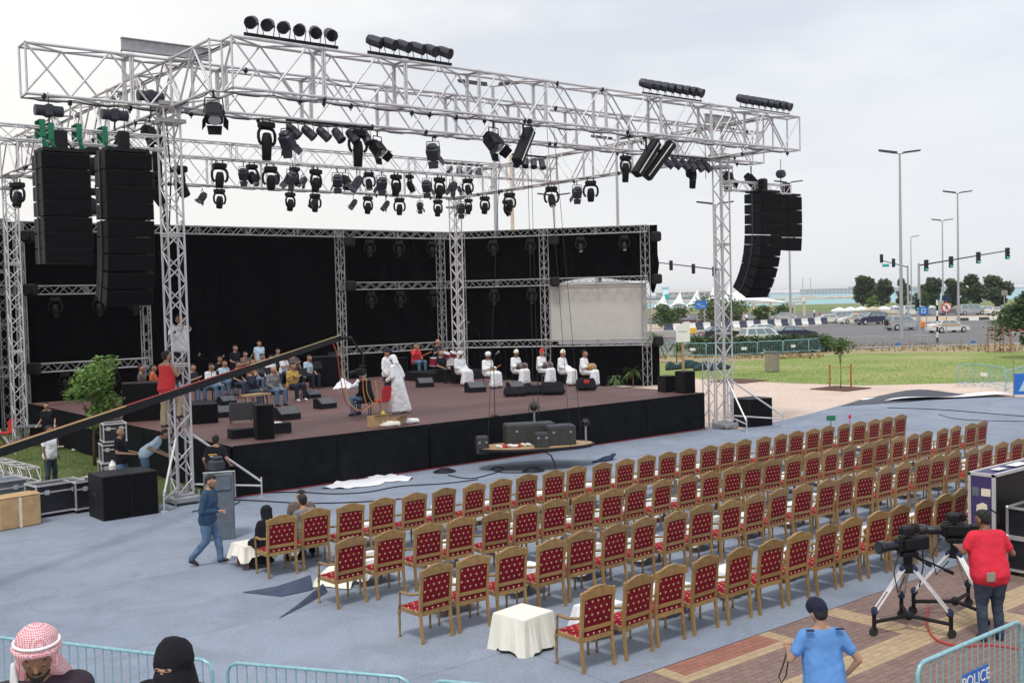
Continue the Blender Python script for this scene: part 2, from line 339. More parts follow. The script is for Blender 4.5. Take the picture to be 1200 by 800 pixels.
groundmat('g_verge', [(.20,.22,.09), (.38,.29,.18), (.15,.20,.07)], .5, fine=5, fine_amt=.3, bump=.5)
groundmat('g_road', [(.15,.145,.15), (.19,.185,.19)], .07, fine=9, fine_amt=.1)
groundmat('g_prom', [(.10,.16,.04), (.16,.20,.07), (.34,.30,.2)], .05, fine=1.2, fine_amt=.3)
groundmat('g_spit', [(.45,.37,.29), (.55,.46,.37)], .03, fine=.6)
groundmat('g_sea', [(.16,.37,.41), (.20,.43,.46), (.25,.47,.49)], .012, fine=.7, fine_amt=.10, rough=.35, stretch=(1,1,1))
def far(u, dep, z=0):   # plan point at lateral picture column u and depth dep
    p = Vector((math.cos(HEAD), math.sin(HEAD), 0))*dep + rt0*((u-600)/FPX*dep); return (p.x, p.y)
sheet('ground', [(-3000,-3000),(6500,-3000),(6500,6500),(-3000,6500)], -.06, 'g_sand')
# sea beyond the promenade, with a sand spit across it
sheet('sea', [far(-2600, 440), far(2600, 440), far(2600, 8000), far(-2600, 8000)], -.03, 'g_sea')
sheet('sand_spit', [far(-900, 780), far(980, 760), far(1040, 800), far(1010, 1050), far(-900, 1050)], -.02, 'g_spit')
sheet('promenade', [far(-2600, 225), far(2600, 225), far(2600, 440), far(-2600, 440)], -.02, 'g_prom')
def gp(*a): return [tuple(G(u, v))[:2] for u, v in a]
sheet('plaza_paving', [(-30,-10),(75,-10),(75,10)] + gp((1200,446),(1010,451),(870,446),(760,440),(600,436)) + [(20,60),(-30,60)], -.028, 'g_pave')
sheet('lawn', gp((600,436),(760,440),(870,446),(1010,451),(1200,446),(1500,438),(1500,409),(1200,411.5),(1000,414),(930,418),(850,424),(700,424),(600,424)), -.02, 'g_lawn')
sheet('verge', gp((600,424),(700,424),(850,424),(930,418),(1000,414),(1200,411.5),(1500,409),(1500,398),(1200,401),(1000,409),(850,413),(600,416)), -.024, 'g_verge')
sheet('road', gp((500,416),(600,416),(850,413),(1000,409),(1200,401),(1500,398),(1900,390),(1900,372),(1200,374),(980,379),(880,387),(780,389),(500,392)), -.022, 'g_road')
sheet('road', gp((500,379),(780,379),(900,374),(1000,372),(1200,368),(1900,355),(1900,351),(1200,357),(1000,365),(500,372)), -.018, 'g_road')
sheet('carpet', [(-14,9.75),(-14,-6),(9.6,-6),(9.6,9.75),(44,9.75),(52,17)] + gp((1140,465),(1050,463),(1010,468),(940,487),(866,503)) + [(30.8,26.6),(11.4,26.6),(9.9,26.7),(6.5,27.9),(-14,33)], 0, 'g_carpet')
sheet('grass', [(-20,33.5),(6.5,27.95),(9.9,26.75),(12.2,26.7),(12.2,52),(-20,52)], -.012, 'g_grass')
# ------------------------------------------------------------ brick paving beside the carpet
mat('mortar', (.15,.095,.08), .95)
sheet('paving_bed', [(9.62,9.742),(9.62,-8),(48,-8),(48,9.742)], -.006, 'mortar')
def brick_zone(x, y):
    if 10.2 < x < 12.7 and y > 9.14: return 'brick_red' if (10.42 < x < 12.46 and y > 9.37) else 'brick_tan'
    if 7.86 < y < 8.38: return 'brick_tan'
    for xc in (14.0, 18.2, 22.4):
        if xc < x < xc+.42 and y > 7.86: return 'brick_tan'
    if 5.2 < y < 5.6 or (15.6 < x < 16.1 and y < 7.86): return 'brick_tan'
    return 'brick_mix'
bz = {}; CUTS = [10.2, 10.42, 12.46, 12.7, 14.0, 14.42, 18.2, 18.62, 22.4, 22.82, 15.6, 16.1]
yy, row = 9.735, 0
while yy > 2.5:
    xx = 9.63 - (.1 if row % 2 else 0)
    while xx < 25:
        L_, W_ = .198, .097
        zt = .002+random.uniform(-.0015, .0015); y1, y0 = yy, yy-W_; cuts = [max(xx+.002, 9.63)]+[c for c in CUTS if max(xx, 9.63)+.01 < c < xx+L_-.01]+[xx+L_]
        for x0, x1 in zip(cuts[:-1], cuts[1:]):
            if x1-x0 < .012: continue
            b = bz.setdefault(brick_zone((x0+x1)/2, (y0+y1)/2), MB()); k = .003
            b.add([(x0,y0,-.01),(x1,y0,-.01),(x1,y1,-.01),(x0,y1,-.01),(x0+k,y0+k,zt),(x1-k,y0+k,zt),(x1-k,y1-k,zt),(x0+k,y1-k,zt)],
                  [(4,5,6,7),(0,1,5,4),(1,2,6,5),(2,3,7,6),(3,0,4,7)])
        xx += .2
    yy -= .1; row += 1
for k, b in bz.items(): b.build('paving_brick', k, kind='stuff', label={'brick_mix':'brown paving bricks beside the blue carpet','brick_tan':'tan paving bricks laid in bands','brick_red':'red paving bricks in a strip along the carpet edge'}[k])

# ------------------------------------------------------------ stage
SX0, SX1, SY0, SY1, SZ = 11.75, 30.45, 26.1, 45.0, 1.35
stage = thing('stage', 'long black-skirted stage with a brown boarded deck', 'stage', (SX0, SY0, 0))
O = Vector((SX0, SY0, 0))
b = MB(); b.box(((SX1-SX0)/2, (SY1-SY0)/2, .66), (SX1-SX0-.1, SY1-SY0-.1, 1.27)); b.build('substructure', 'black', stage)
nx, ny = 8, 15; pw, pd = (SX1-SX0)/nx, (SY1-SY0)/ny
b = MB(); b.bbox((0, 0, 0), (pw-.012, pd-.012, .04), .006); pm = b.mesh('deck_panel', 'deckply')
for i in range(nx):
    for j in range(ny): obj('deck_panel', pm, stage, loc=((i+.5)*pw, (j+.5)*pd, SZ-.02+random.uniform(-.002, .002)))
def cloth_wall(p0, p1, z0, z1, amp=.05, wl=.5, off=0., ph=0., seg=None, ztop=None):
    """hanging cloth between two plan points, with vertical folds"""
    p0, p1 = Vector((*p0, 0)), Vector((*p1, 0)); d = p1-p0; n = Vector((-d.y, d.x, 0)).normalized(); L_ = d.length
    nx_ = seg or max(8, int(L_/wl*6)); b = MB()
    def fn(u, v):
        a = amp*(math.sin(u*L_/wl*6.28+ph+v*.6)+.5*math.sin(u*L_/wl*3.1+ph*2+v*1.5)+.3*math.sin(u*L_/wl*11+v*3))*(1.15-v*.6)
        zz = z0+(z1-z0)*v
        return p0+d*u+n*(off+a)+Vector((0, 0, zz + (.02*math.sin(u*L_*3) if v == 0 else 0)))
    b.grid(nx_, 5, fn); return b
nsk = 6
for i in range(nsk):
    a0, a1 = (SX1-SX0)/nsk*i+.01, (SX1-SX0)/nsk*(i+1)-.01
    cloth_wall((a0, -.03), (a1, -.03), .05, SZ+.012, .008, 1.1, ph=i*2).build('skirt_panel', 'skirt', stage, smooth=True)
for i in range(3):
    cloth_wall((-.03, 6.3*i+.01), (-.03, 6.3*(i+1)-.01), .02, SZ+.01, .008, 1.1, ph=i).build('skirt_panel', 'skirt', stage, smooth=True)
    cloth_wall((SX1-SX0+.03, 6.3*i+.01), (SX1-SX0+.03, 6.3*(i+1)-.01), .02, SZ+.01, .008, 1.1, ph=i).build('skirt_panel', 'skirt', stage, smooth=True)
b = MB(); b.box(((SX1-SX0)/2, -.06, .022), (SX1-SX0+.05, .03, .022)); b.build('red_tape', 'tape_red', stage)
# drum riser
t = thing('drum_riser', 'low black riser under the drum kit at the back of the stage', 'riser', (28.9, 40.5, SZ)); b = MB(); b.bbox((0,0,.2), (2.9,2.4,.4), .02); b.build('platform', 'black', t)
b = MB(); b.bbox((0,0,.41), (2.88,2.38,.02), .005); b.build('carpet_top', 'black_cloth', t)

# ------------------------------------------------------------ trusses
def unit(mb_r, n=6):
    b = MB(); b.cyl((0,0,0), (0,0,1), mb_r, n=n, caps=False); return b
_um = {}
def rod(parent, name, p0, p1, r, m='alu', n=6):
    key = (r, m, n)
    if key not in _um: _um[key] = unit(r, n).mesh('rod', m, smooth=True)
    p0, p1 = Vector(p0), Vector(p1); o = obj(name, _um[key], parent); x, y, z = basis(p1-p0)
    mm = Matrix((x, y, z)).transposed().to_4x4(); L_ = (p1-p0).length
    o.matrix_local = Matrix.Translation(p0) @ mm @ Matrix.Diagonal((1, 1, L_, 1)); return o
def truss(label, p0, p1, w, h, bay, rc=.026, rb=.014, name='roof_truss', m='alu', up=(0,0,1), group=None, single=True, cat='truss', dbl=True, spig=2.44):
    """box truss: p0,p1 are the centre of the BOTTOM face (h>0 along up)"""
    p0, p1 = Vector(p0), Vector(p1); t = thing(name, label, cat, p0, group=group); d = (p1-p0); L_ = d.length; d.normalize(); up = Vector(up); side = d.cross(up).normalized()*(w/2)
    U = up*h; z = Vector((0,0,0)); cor = [-side, side, side+U, -side+U]
    for c in cor: rod(t, 'chord', c, c+d*L_, rc, m, 8)
    n = max(2, round(L_/bay)); s = L_/n; segs = []
    def face(a, bb, ph, dens=1):
        k = n*dens; ss = L_/k
        for i in range(k):
            A, B = (a, bb) if (i+ph) % 2 == 0 else (bb, a)
            segs.append((A+d*(i*ss), B+d*((i+1)*ss)))
    face(cor[0], cor[3], 0); face(cor[1], cor[2], 1)
    face(cor[0], cor[1], 0); face(cor[3], cor[2], 1)
    # square end frames at every joint between sections
    k = max(1, round(L_/spig)); ends = []
    for i in range(k+1):
        for e_ in ((-.03, .03) if 0 < i < k else (0,)):
            q = d*(L_*i/k+e_)
            for a, bb in ((0,1),(1,2),(2,3),(3,0)): ends.append((cor[a]+q, cor[bb]+q))
    if single:
        for a, bb in segs: rod(t, 'brace', a, bb, rb, m)
    else:
        b = MB()
        for a, bb in segs: b.cyl(a, bb, rb, n=5, caps=False)
        b.build('lattice', m, t, smooth=True, kind='stuff')
    if single:
        key = ('fr', w, h, rb, tuple(round(q, 3) for q in d), tuple(up))
        if key not in _um:
            b = MB()
            for a, bb in ends[:4]: b.cyl(a, bb, rb*1.1, n=5, caps=False)
            _um[key] = b.mesh('end_frame', m, smooth=True)
        for a in range(0, len(ends), 4): obj('end_frame', _um[key], t, loc=ends[a][0]-ends[0][0])
    else:
        b = MB()
        for a, bb in ends: b.cyl(a, bb, rb*1.1, n=5, caps=False)
        b.build('end_frame', m, t, smooth=True, kind='stuff')
    if spig and h > .8:
        b = MB()
        for i in range(1, k):
            for c in cor: b.cyl(c+d*(L_*i/k-.09), c+d*(L_*i/k+.09), rc*1.5, n=8)
        if len(b.v): b.build('coupler', m, t, kind='stuff')
        if 'cl' not in _um: b = MB(); b.bbox((0,0,-.03), (.08,.10,.13), .015); b.cyl((0,0,-.08), (0,0,-.15), .016); _um['cl'] = b.mesh('clamp', 'black')
        if L_ > 12:
            b = MB(); nq = int(L_/1.2); cz = -side*.9+U*.04
            b.tube([cz+d*(L_*i/(nq*3))+Vector((0,0,-.09*abs(math.sin(i*math.pi/3))-.02)) for i in range(nq*3+1)], .016, 5); b.build('power_cable', 'cable', t, smooth=True)
            b = MB(); b.tube([U*1.02+side*.8+d*(L_*i/(nq*2))+side*(.1*math.sin(i*1.3)) for i in range(nq*2+1)], .02, 5); b.build('power_cable', 'cable', t, smooth=True)
        rr_ = random.Random(int(L_*10))
        for q_ in range(int(L_*.8)): obj('clamp', _um['cl'], t, loc=cor[rr_.choice((0,1,0,2))]+d*(L_*rr_.random()), rz=rr_.random()*3)
    return t
ZB, ZT = 10.05, 11.22; HT = ZT-ZB
truss('front roof truss, the tall lattice beam nearest the seats carrying lamp bars on top', (10.75, 23.4, ZB), (32.1, 23.15, ZB), .55, HT, .95, .036, .026)
truss('second roof truss, parallel behind the front one and running out past both front towers', (7.1, 26.5, ZB), (33.9, 26.1, ZB), .55, HT, .95, .036, .026)
truss('left side roof truss running from the front corner back over the stage', (10.75, 23.72, ZB), (10.75, 42.5, ZB), .55, HT, .95, .036, .026)
truss('right side roof truss running back from the right front tower', (31.1, 23.5, ZB), (31.1, 42.0, ZB), .55, HT, .95, .036, .026)
truss('rear roof truss at the very back of the lighting grid', (11.1, 42.3, ZB), (30.8, 42.3, ZB), .5, HT*.98, .95, .032, .022)
truss('slim middle roof truss crossing the grid above the musicians', (11.1, 34.6, ZB), (30.8, 34.6, ZB), .45, .55, .55, .028, .016)
# towers
def tower(label, x, y, z1, rz=0, base=None, w=.42, foot=True, group='roof towers'):
    t = truss(label, (x, y, .25), (x, y, z1), w, w, .42, .030, .018, name='truss_tower', up=(math.cos(rz), math.sin(rz), 0), group=group, cat='tower', single=True, spig=2.9)
    # the bottom face centre sits on one side: shift so that the tower is centred
    t.location = Vector((x, y, .25)) - Vector((math.cos(rz), math.sin(rz), 0))*(w/2)
    c = Vector((math.cos(rz), math.sin(rz), 0))*(w/2)
    b = MB(); b.bbox(c+Vector((0,0,-.12)), (w+.3, w+.3, .16), .03, rz=rz)
    for sx in (-1,1):
        for sy in (-1,1):
            q = c+Matrix.Rotation(rz, 3, 'Z') @ Vector((sx*(w/2+.1), sy*(w/2+.1), 0)); b.cyl(q+Vector((0,0,-.25)), q+Vector((0,0,.1)), .03)
    b.build('base_frame', 'alu_dull', t)
    b = MB()    # sleeve block frame climbing on the tower
    for zz in (z1-.45, z1-.02):
        for s_ in (-1, 1): b.box(c+Vector((0, s_*(w/2+.06), zz-.25)), (w+.26, .06, .1)); b.box(c+Vector((s_*(w/2+.06), 0, zz-.25)), (.06, w+.06, .1))
    b.build('sleeve_block', 'alu_dull', t)
    return t, c
def outrigger(t, c, ang, reach=1.55, zt=1.55, w=.21):
    d = Vector((math.cos(ang), math.sin(ang), 0)); f = c+d*reach
    b = MB(); a = c+d*(w+.02)
    b.cyl(a+Vector((0,0,zt)), f+Vector((0,0,.16)), .032); b.cyl(a+Vector((0,0,.22)), f+Vector((0,0,.05)), .028)
    b.cyl(a+Vector((0,0,zt+.12)), a+Vector((0,0,.1)), .028); b.cyl(f+Vector((0,0,-.2)), f+Vector((0,0,.28)), .022); b.cyl(f+Vector((0,0,-.25)), f+Vector((0,0,-.22)), .09, n=10)
    b.build('outrigger', 'alu', t, smooth=False)
t, c = tower('left front truss tower with two men climbing on it', 10.5, 26.4, ZB+.1)
outrigger(t, c, R(226), 1.17); outrigger(t, c, R(338), 1.98)
TL = t
t, c = tower('right front truss tower standing beside the black subwoofer', 31.15, 25.7, ZB+.1)
outrigger(t, c, R(319), 2.17); outrigger(t, c, R(250), 1.5)
t, c = tower('rear right truss tower rising behind the corner of the black drapes', 31.1, 42.3, ZB)
t, c = tower('rear left truss tower at the left edge of the grid', 10.75, 42.5, ZB)
# ladder-like climbing frame behind the right tower
truss('short vertical truss standing close behind the right front tower', (30.75, 26.25, 0), (30.75, 26.25, 2.6), .3, .3, .35, .02, .011, name='truss_section', up=(1,0,0), single=False)
# I-beams with pulleys on the tower heads
for lab, p, q in (('steel beam laid across the head of the left front tower', (9.55,26.9,ZT+.42), (11.9,26.85,ZT+.42)), ('steel beam on the head of the right front tower', (30.3,25.7,ZT+.22), (32.0,25.65,ZT+.22))):
    p, q = Vector(p), Vector(q); t = thing('hoist_beam', lab, 'beam', p); d = q-p; s_ = Vector((-d.y, d.x, 0)).normalized()
    for nm, z, hw, hh in (('flange', .15, .07, .02), ('flange', -.15, .07, .02), ('web', 0, .012, .28)):
        b = MB(); b.prism([s_*hw+Vector((0,0,z-hh/2)), s_*hw+Vector((0,0,z+hh/2)), -s_*hw+Vector((0,0,z+hh/2)), -s_*hw+Vector((0,0,z-hh/2))], d); b.build(nm, 'alu_dull', t)
    b = MB(); b.cyl(Vector((0,0,-.15)), Vector((0,0,-2.2)), .012); b.build('hoist_cable', 'rubber', t)

# ------------------------------------------------------------ backdrop frame with drapes
WY = 49.8; WZ = 8.95
CL, C2, C3, CC, CR = (12.9, WY), (18.4, WY), (29.0, WY), (36.0, WY), (43.4, 41.1)
CM = tuple(Vector(CC)*.5+Vector(CR)*.5); WLp = (4.6, 41.5)
def wallcol(label, p, z1=WZ, w=.35):
    t = truss(label, (*p, 0), (*p, z1), w, w, .4, .026, .013, name='backdrop_column', up=(0,1,0), single=False, cat='truss', m='alu_dull'); return t
for lab, p in (('tall column truss at the left end of the black backdrop', CL), ('column truss of the backdrop hidden partly by the left front tower', C2),
               ('column truss dividing the wide black curtain from the fixtures bay', C3), ('left one of the paired corner columns of the backdrop', (35.6, WY)),
               ('right one of the paired corner columns of the backdrop', (36.6, WY-.6)), ('column truss at the left edge of the pale screen', CM), ('column truss at the right end of the backdrop', CR)):
    wallcol(lab, p)
wallcol('extra column truss standing left behind the left column', (11.9, WY-1.0))
def hwall(label, a, bb, z): truss(label, (*a, z), (*bb, z), .4, .38, .4, .024, .013, name='backdrop_truss', single=False, spig=3, m='alu_dull')
hwall('top truss of the backdrop over the left speaker stacks', CL, C2, WZ-.38); hwall('top truss over the wide black curtain', C2, C3, WZ-.38); hwall('top truss over the bay left of the corner columns', C3, CC, WZ-.38)
hwall('top truss over the bay right of the corner columns', CC, CM, WZ-.38); hwall('top truss above the pale screen', CM, CR, WZ-.38)
hwall('middle height truss behind the hanging left speakers', CL, C2, 5.75); hwall('middle height truss left of the corner columns', C3, CC, 5.75); hwall('middle height truss right of the corner columns', CC, CM, 5.75); hwall('middle height truss along the top of the pale screen', CM, CR, 5.75)
hwall('low truss behind the small leafy tree', CL, C2, 2.3); hwall('low truss behind the seated red-shirt player', C3, CC, 2.3); hwall('low truss behind the drum kit', CC, CM, 2.3); hwall('low truss below the pale screen', CM, CR, 2.3)
for z, nm in ((WZ-.38, 'top'), (5.75, 'middle'), (2.3, 'low')): hwall('%s truss of the angled left wing at the picture edge' % nm, WLp, (12.2, WY-.7), z)
def drape(label, a, bb, z0, z1, off=.45, m='drape', amp=.07, wl=.8, name='drape', ext=.55):
    a, bb = Vector((*a, 0)), Vector((*bb, 0)); d = bb-a; n = Vector((-d.y, d.x, 0)).normalized()
    if n.dot(Vector((math.cos(VIEW), math.sin(VIEW), 0))) < 0: n = -n
    a = a-d.normalized()*ext; bb = bb+d.normalized()*ext; d = bb-a; t = thing(name, label, 'curtain' if m == 'drape' else 'screen', a); b = cloth_wall((n.x*off, n.y*off), (d.x+n.x*off, d.y+n.y*off), z0, z1, amp, wl, ph=random.random()*6); b.build('cloth', m, t, smooth=True)
    b = MB(); b.cyl(n*off+Vector((0,0,z1)), d+n*off+Vector((0,0,z1)), .03); b.build('pipe', 'black', t); return t
drape('black curtain hanging behind the left speaker stacks', CL, C2, .0, WZ); drape('wide black curtain behind the seated orchestra', C2, C3, .0, WZ)
drape('black curtain with dim fixtures left of the corner columns', C3, CC, .0, WZ); drape('black curtain right of the corner columns behind the drum kit', CC, CM, 0, WZ)
drape('upper black curtain above the pale screen', CM, CR, 5.9, WZ); drape('low dark blue curtain under the pale screen', CM, CR, 0, 2.35, off=.2)
drape('black curtain of the angled left wing', WLp, (12.4, WY-.5), 0, WZ)
drape('pale grey screen cloth stretched in the right bay of the backdrop', CM, CR, 2.55, 5.75, off=.3, m='screen_cloth', amp=.006, wl=2.4, name='screen', ext=-.1)
# bunched curtain end on the outer right column
b = MB(); b.lathe([(.05,0),(.22,.5),(.32,1.6),(.20,3.2),(.1,3.4)], n=12, fold=lambda a, h: .25*math.sin(a*4+h*2)); b.build('curtain_bunch', 'drape', smooth=True, label='black curtain end bunched on the outer right column', cat='curtain', loc=(43.9, 41.2, 5.2))
# white sagging canvas strip along the screen top
a, bb = Vector((*CM, 6.12)), Vector((*CR, 5.8)); b = MB()
b.grid(20, 2, lambda u, v: a*(1-u)+Vector((*CR, 6.12))*u+Vector((.25, .25, -.42+v*.42*math.sin(math.pi*min(1, u*1.1)))))
b.build('canvas_edge', 'tent_white', smooth=True, label='white canvas edge showing inside the truss over the pale screen', cat='canvas')

# ------------------------------------------------------------ lights
def moving_head_proto(name, label, s=1., tilt=10, long=False, m='black'):
    t = thing(name, label, 'stage light'); h = 1.0*s
    b = MB(); b.bbox((0,0,-.09*s), (.46*s,.32*s,.18*s), .03*s); b.cyl((-.13*s,0,-.02*s), (-.13*s,0,.12*s), .025*s); b.cyl((.13*s,0,-.02*s), (.13*s,0,.12*s), .025*s); b.build('base', m, t)
    b = MB()
    b.tube([(sx_*s, 0, z_*s) for sx_, z_ in ((-.20,-.66),(-.265,-.60),(-.30,-.48),(-.295,-.34),(-.24,-.22),(-.10,-.185),(.10,-.185),(.24,-.22),(.295,-.34),(.30,-.48),(.265,-.60),(.20,-.66))], .048*s, 7)
    b.build('yoke', m, t, smooth=True)
    rm = Matrix.Rotation(R(tilt), 3, 'X'); b = MB(); L_ = .62*s if long else .36*s
    prof = [(.07*s, .19*s), (.12*s, .16*s), (.155*s, .02*s), (.165*s, -.12*s), (.15*s, -.22*s), (.135*s, -L_), (.11*s, -L_-.01*s)]
    b.lathe([(r, z) for r, z in prof], (0,0,-.5*s), n=14, axis=rm @ Vector((0,0,1))); b.build('lamp_head', m, t, smooth=True)
    b = MB(); c = Vector((0,0,-.5*s))+rm @ Vector((0,0,-L_-.012*s)); b.cyl(c, c+rm @ Vector((0,0,-.01*s)), .10*s, n=12); b.build('lens', 'lens', t)
    return t
def fresnel_proto(name, label, s=1., tilt=35, m='bluegrey'):
    t = thing(name, label, 'stage light'); rm = Matrix.Rotation(R(tilt), 3, 'X'); c = Vector((0,0,-.5*s))
    b = MB()
    for sx in (-1,1): b.cyl((sx*.24*s,0,-.5*s), (sx*.2*s,0,-.12*s), .015*s)
    b.cyl((-.2*s,0,-.12*s), (.2*s,0,-.12*s), .015*s); b.cyl((0,0,-.12*s), (0,0,.06*s), .025*s); b.build('yoke', m, t)
    b = MB(); b.bbox(c, (.40*s,.36*s,.44*s), .05*s, rot=rm); b.bbox(c+rm @ Vector((0,0,.26*s)), (.3*s,.26*s,.12*s), .04*s, rot=rm); b.build('housing', m, t)
    b = MB()
    for dx, dy, ax in ((1,0,0),(-1,0,0),(0,1,1),(0,-1,1)):
        p = [Vector((dx*.2-dy*.18, dy*.18-dx*.18, -.22)), Vector((dx*.2+dy*.18, dy*.18+dx*.18, -.22)), Vector((dx*.3+dy*.15, dy*.28+dx*.15, -.42)), Vector((dx*.3-dy*.15, dy*.28-dx*.15, -.42))]
        b.prism([c+rm @ (q*s) for q in p], rm @ Vector((0,0,.012*s)))
    b.build('barn_door', m, t)
    b = MB(); b.cyl(c+rm @ Vector((0,0,-.225*s)), c+rm @ Vector((0,0,-.235*s)), .15*s, n=12); b.build('lens', 'lens', t); return t
def strobe_proto(name, label, L_=1.3, s=.3, m='black'):
    t = thing(name, label, 'stage light'); b = MB(); rm = Matrix.Rotation(R(38), 3, 'Y'); b.bbox((0,0,-.55), (s, s, L_), .04, rot=rm); b.build('housing', m, t)
    b = MB(); b.box(rm @ Vector((-.0, -s/2-.004, 0))+Vector((0,0,-.55)), (.03, .01, L_*.9), rot=rm); b.build('white_edge', 'white_paint', t)
    b = MB(); b.cyl((0,0,.05), (0,0,-.3), .03); b.cyl((-.2,0,-.3), (.2,0,-.3), .02); b.build('clamp', m, t); return t
def par_bar(label, p, q, n, tilt=60, group='bars of can lamps', below=False, yaw=0., r=.12):
    p, q = Vector(p), Vector(q); t = thing('lamp_bar', label, 'lamp bar', p, group=group); d = q-p; b = MB(); b.box(d/2, (d.length, .05, .07), rz=math.atan2(d.y, d.x)); b.build('bar', 'black', t)
    side = Vector((-d.y, d.x, 0)).normalized(); sg = -1 if below else 1
    for i in range(n):
        c = d*((i+.5)/n)+Vector((0,0,sg*.30)); y = yaw*(1.5-1.3*i/n)+random.uniform(-.18,.18)
        ax = (-side*math.cos(R(tilt))+d.normalized()*y+Vector((0,0,-math.sin(R(tilt))))).normalized()
        b = MB(); b.lathe([(.05,-.24),(r*.85,-.20),(r,-.08),(r,.16),(r*1.08,.17),(r*1.08,.20)], c, n=10, axis=ax); o = b.build('can', 'bluegrey', t)
        b = MB(); b.cyl(c+ax*.195, c+ax*.2, r*.98, n=10); b.build('lens', 'black_gloss', o)
        b = MB(); e = d.normalized()*(r+.03)
        b.cyl(c+e, d*((i+.5)/n)+e*.7, .012, n=4); b.build('bracket', 'black', o); b = MB(); b.cyl(c-e, d*((i+.5)/n)-e*.7, .012, n=4); b.build('bracket', 'black', o)
    return t
# bars of can lamps standing on / hanging from the trusses
def onY(u0, u1, Y, z): return GYz(u0, Y, z), GYz(u1, Y, z)
def GYz(u, Y, z):
    lo, hi = -20., 80.
    for _ in range(40):
        m_ = (lo+hi)/2; d = Vector((m_, Y, z-CAM_H)); uu = 600+FPX*d.dot(rgt)/d.dot(fwd)
        if uu < u: lo = m_
        else: hi = m_
    return Vector((lo, Y, z))
ztb = ZT+.10
for lab, u0, u1, n, yw in (('lamp bar with six cans on top at the left end of the front truss', 286, 396, 6, .55), ('lamp bar with six cans on top of the front truss, second from the left', 431, 529, 6, -.35),
                       ('lamp bar with eight cans on top of the front truss, third from the left', 753, 822, 8, -.5), ('lamp bar with eight cans on top of the right end of the front truss', 867, 925, 8, -.6)):
    p, q = onY(u0, u1, 23.15, ztb); par_bar(lab, p, q, n, 25, yaw=-yw, r=.14)
for lab, u0, u1, n, Y in (('lamp bar with six cans hanging below the second truss at the left', 335, 437, 6, 26.3), ('lamp bar with six cans hanging below the right part of the second truss', 779, 833, 6, 26.0)):
    p, q = onY(u0, u1, Y, ZB-.02); par_bar(lab, p, q, n, 55, below=True, yaw=.5, r=.13)
for lab, u0, u1, Y in (('lamp bar with four cans on the slim middle truss near its right end', 521, 566, 36.5), ('lamp bar with four cans near the right side truss', 600, 640, 33)):
    p, q = onY(u0, u1, Y, ZB+.75); par_bar(lab, p, q, 4, 60, below=True, yaw=-.4, r=.13)
SN = {}
SN['mh'] = snapshot(moving_head_proto('moving_light', 'x', 1.))
SN['mhl'] = snapshot(moving_head_proto('spot_light', 'x', 1.25, 4, long=True))
SN['mh2'] = snapshot(moving_head_proto('moving_light', 'x', 1., -28))
SN['fr'] = snapshot(fresnel_proto('flood_light', 'x', 1.1, 35)); SN['fr2'] = snapshot(fresnel_proto('flood_light', 'x', 1.15, -40, 'black'))
SN['st'] = snapshot(strobe_proto('strip_light', 'x'))
used = set()
def put(kind, loc, rz, label, group=None, s=1.):
    s *= {'mh':1.0,'mh2':1.0,'mhl':.72,'fr':.88,'fr2':.80,'st':1.}[kind]
    sn = SN[kind]
    if kind not in used:
        used.add(kind); o = sn[0]; o.location = loc; o.rotation_euler = (0,0,rz); o['label'] = label; o.scale = (s,)*3
        if group: o['group'] = group
        return o
    return dup(sn, loc, rz, label, group, s)
ZH = ZB-.14
# middle truss
for i, u in enumerate((257, 317, 370, 464, 515)): put('mh', GYz(u, 34.6, ZH), R(random.uniform(-25,25)), '%s moving light from the left hanging under the slim middle truss' % ORD[i], 'moving lights of the grid', .95)
for i, (u, k, rr) in enumerate(((340,'fr',20),(395,'fr',-30),(418,'fr',60),(447,'fr',-15),(500,'fr',-50))): put(k, GYz(u, 34.3, ZH), R(rr), '%s flood light from the left among the moving lights of the middle truss' % ORD[i], 'flood lights of the grid', .9)
for i, u in enumerate((237+103, 391-22, 431, 468, 513, 257)):
    put('mh', GYz(u, 42.2, ZH), R(random.uniform(-20,20)), '%s moving light of the rearmost truss' % ORD[i], 'moving lights of the grid', .92)
for i, u in enumerate((368, 414, 452, 492, 237)): put('fr', GYz(u, 42.3, ZH), R(random.uniform(-90,90)), '%s small flood light of the rearmost truss' % ORD[i], 'flood lights of the grid', .72)
for i, (u, k, rr) in enumerate(((285,'fr',-40),(295,'mh2',10),(345,'mh2',30),(405,'fr2',15),(432,'mh2',-20),(480,'mh2',40),(530,'fr',10),(548,'mh2',-10))): put(k, GYz(u, 34.75, ZH+.05), R(rr), '%s extra lamp from the left on the rear chord of the middle truss' % ORD[i], 'lamps on the rear chord of the middle truss', .8)
for i, u in enumerate((300, 322, 355, 445, 540)): put('fr', GYz(u, 42.4, ZH+.9), R(50*i), '%s small lamp from the left on the upper chord of the rearmost truss' % ORD[i], 'lamps on the upper chord of the rearmost truss', .7)
# right side truss
def GXz(u, X, z):
    lo, hi = 15., 60.
    for _ in range(40):
        m_ = (lo+hi)/2; d = Vector((X, m_, z-CAM_H)); uu = 600+FPX*d.dot(rgt)/d.dot(fwd)
        if uu > u: lo = m_
        else: hi = m_
    return Vector((X, lo, z))
for i, (u, s) in enumerate(((692,1.),(646,1.05),(597,1.),(568,.95),(549,.85))): put('mh' if i != 1 else 'mh2', GXz(u, 31.1, ZH), R(-40+i*15), '%s moving light from the front on the right side truss' % ORD[i], 'moving lights of the grid', s)
put('mh2', GXz(593, 31.3, ZH-.3), R(30), 'moving light tucked just behind its neighbour on the right side truss', None, .85)
for i, u in enumerate((676, 540)): put('fr', GXz(u, 31.0, ZH), R(-30), ['boxy flood light on the right side truss left of the near moving lights', 'small flood light on the right side truss by the rear tower'][i], None, .95)
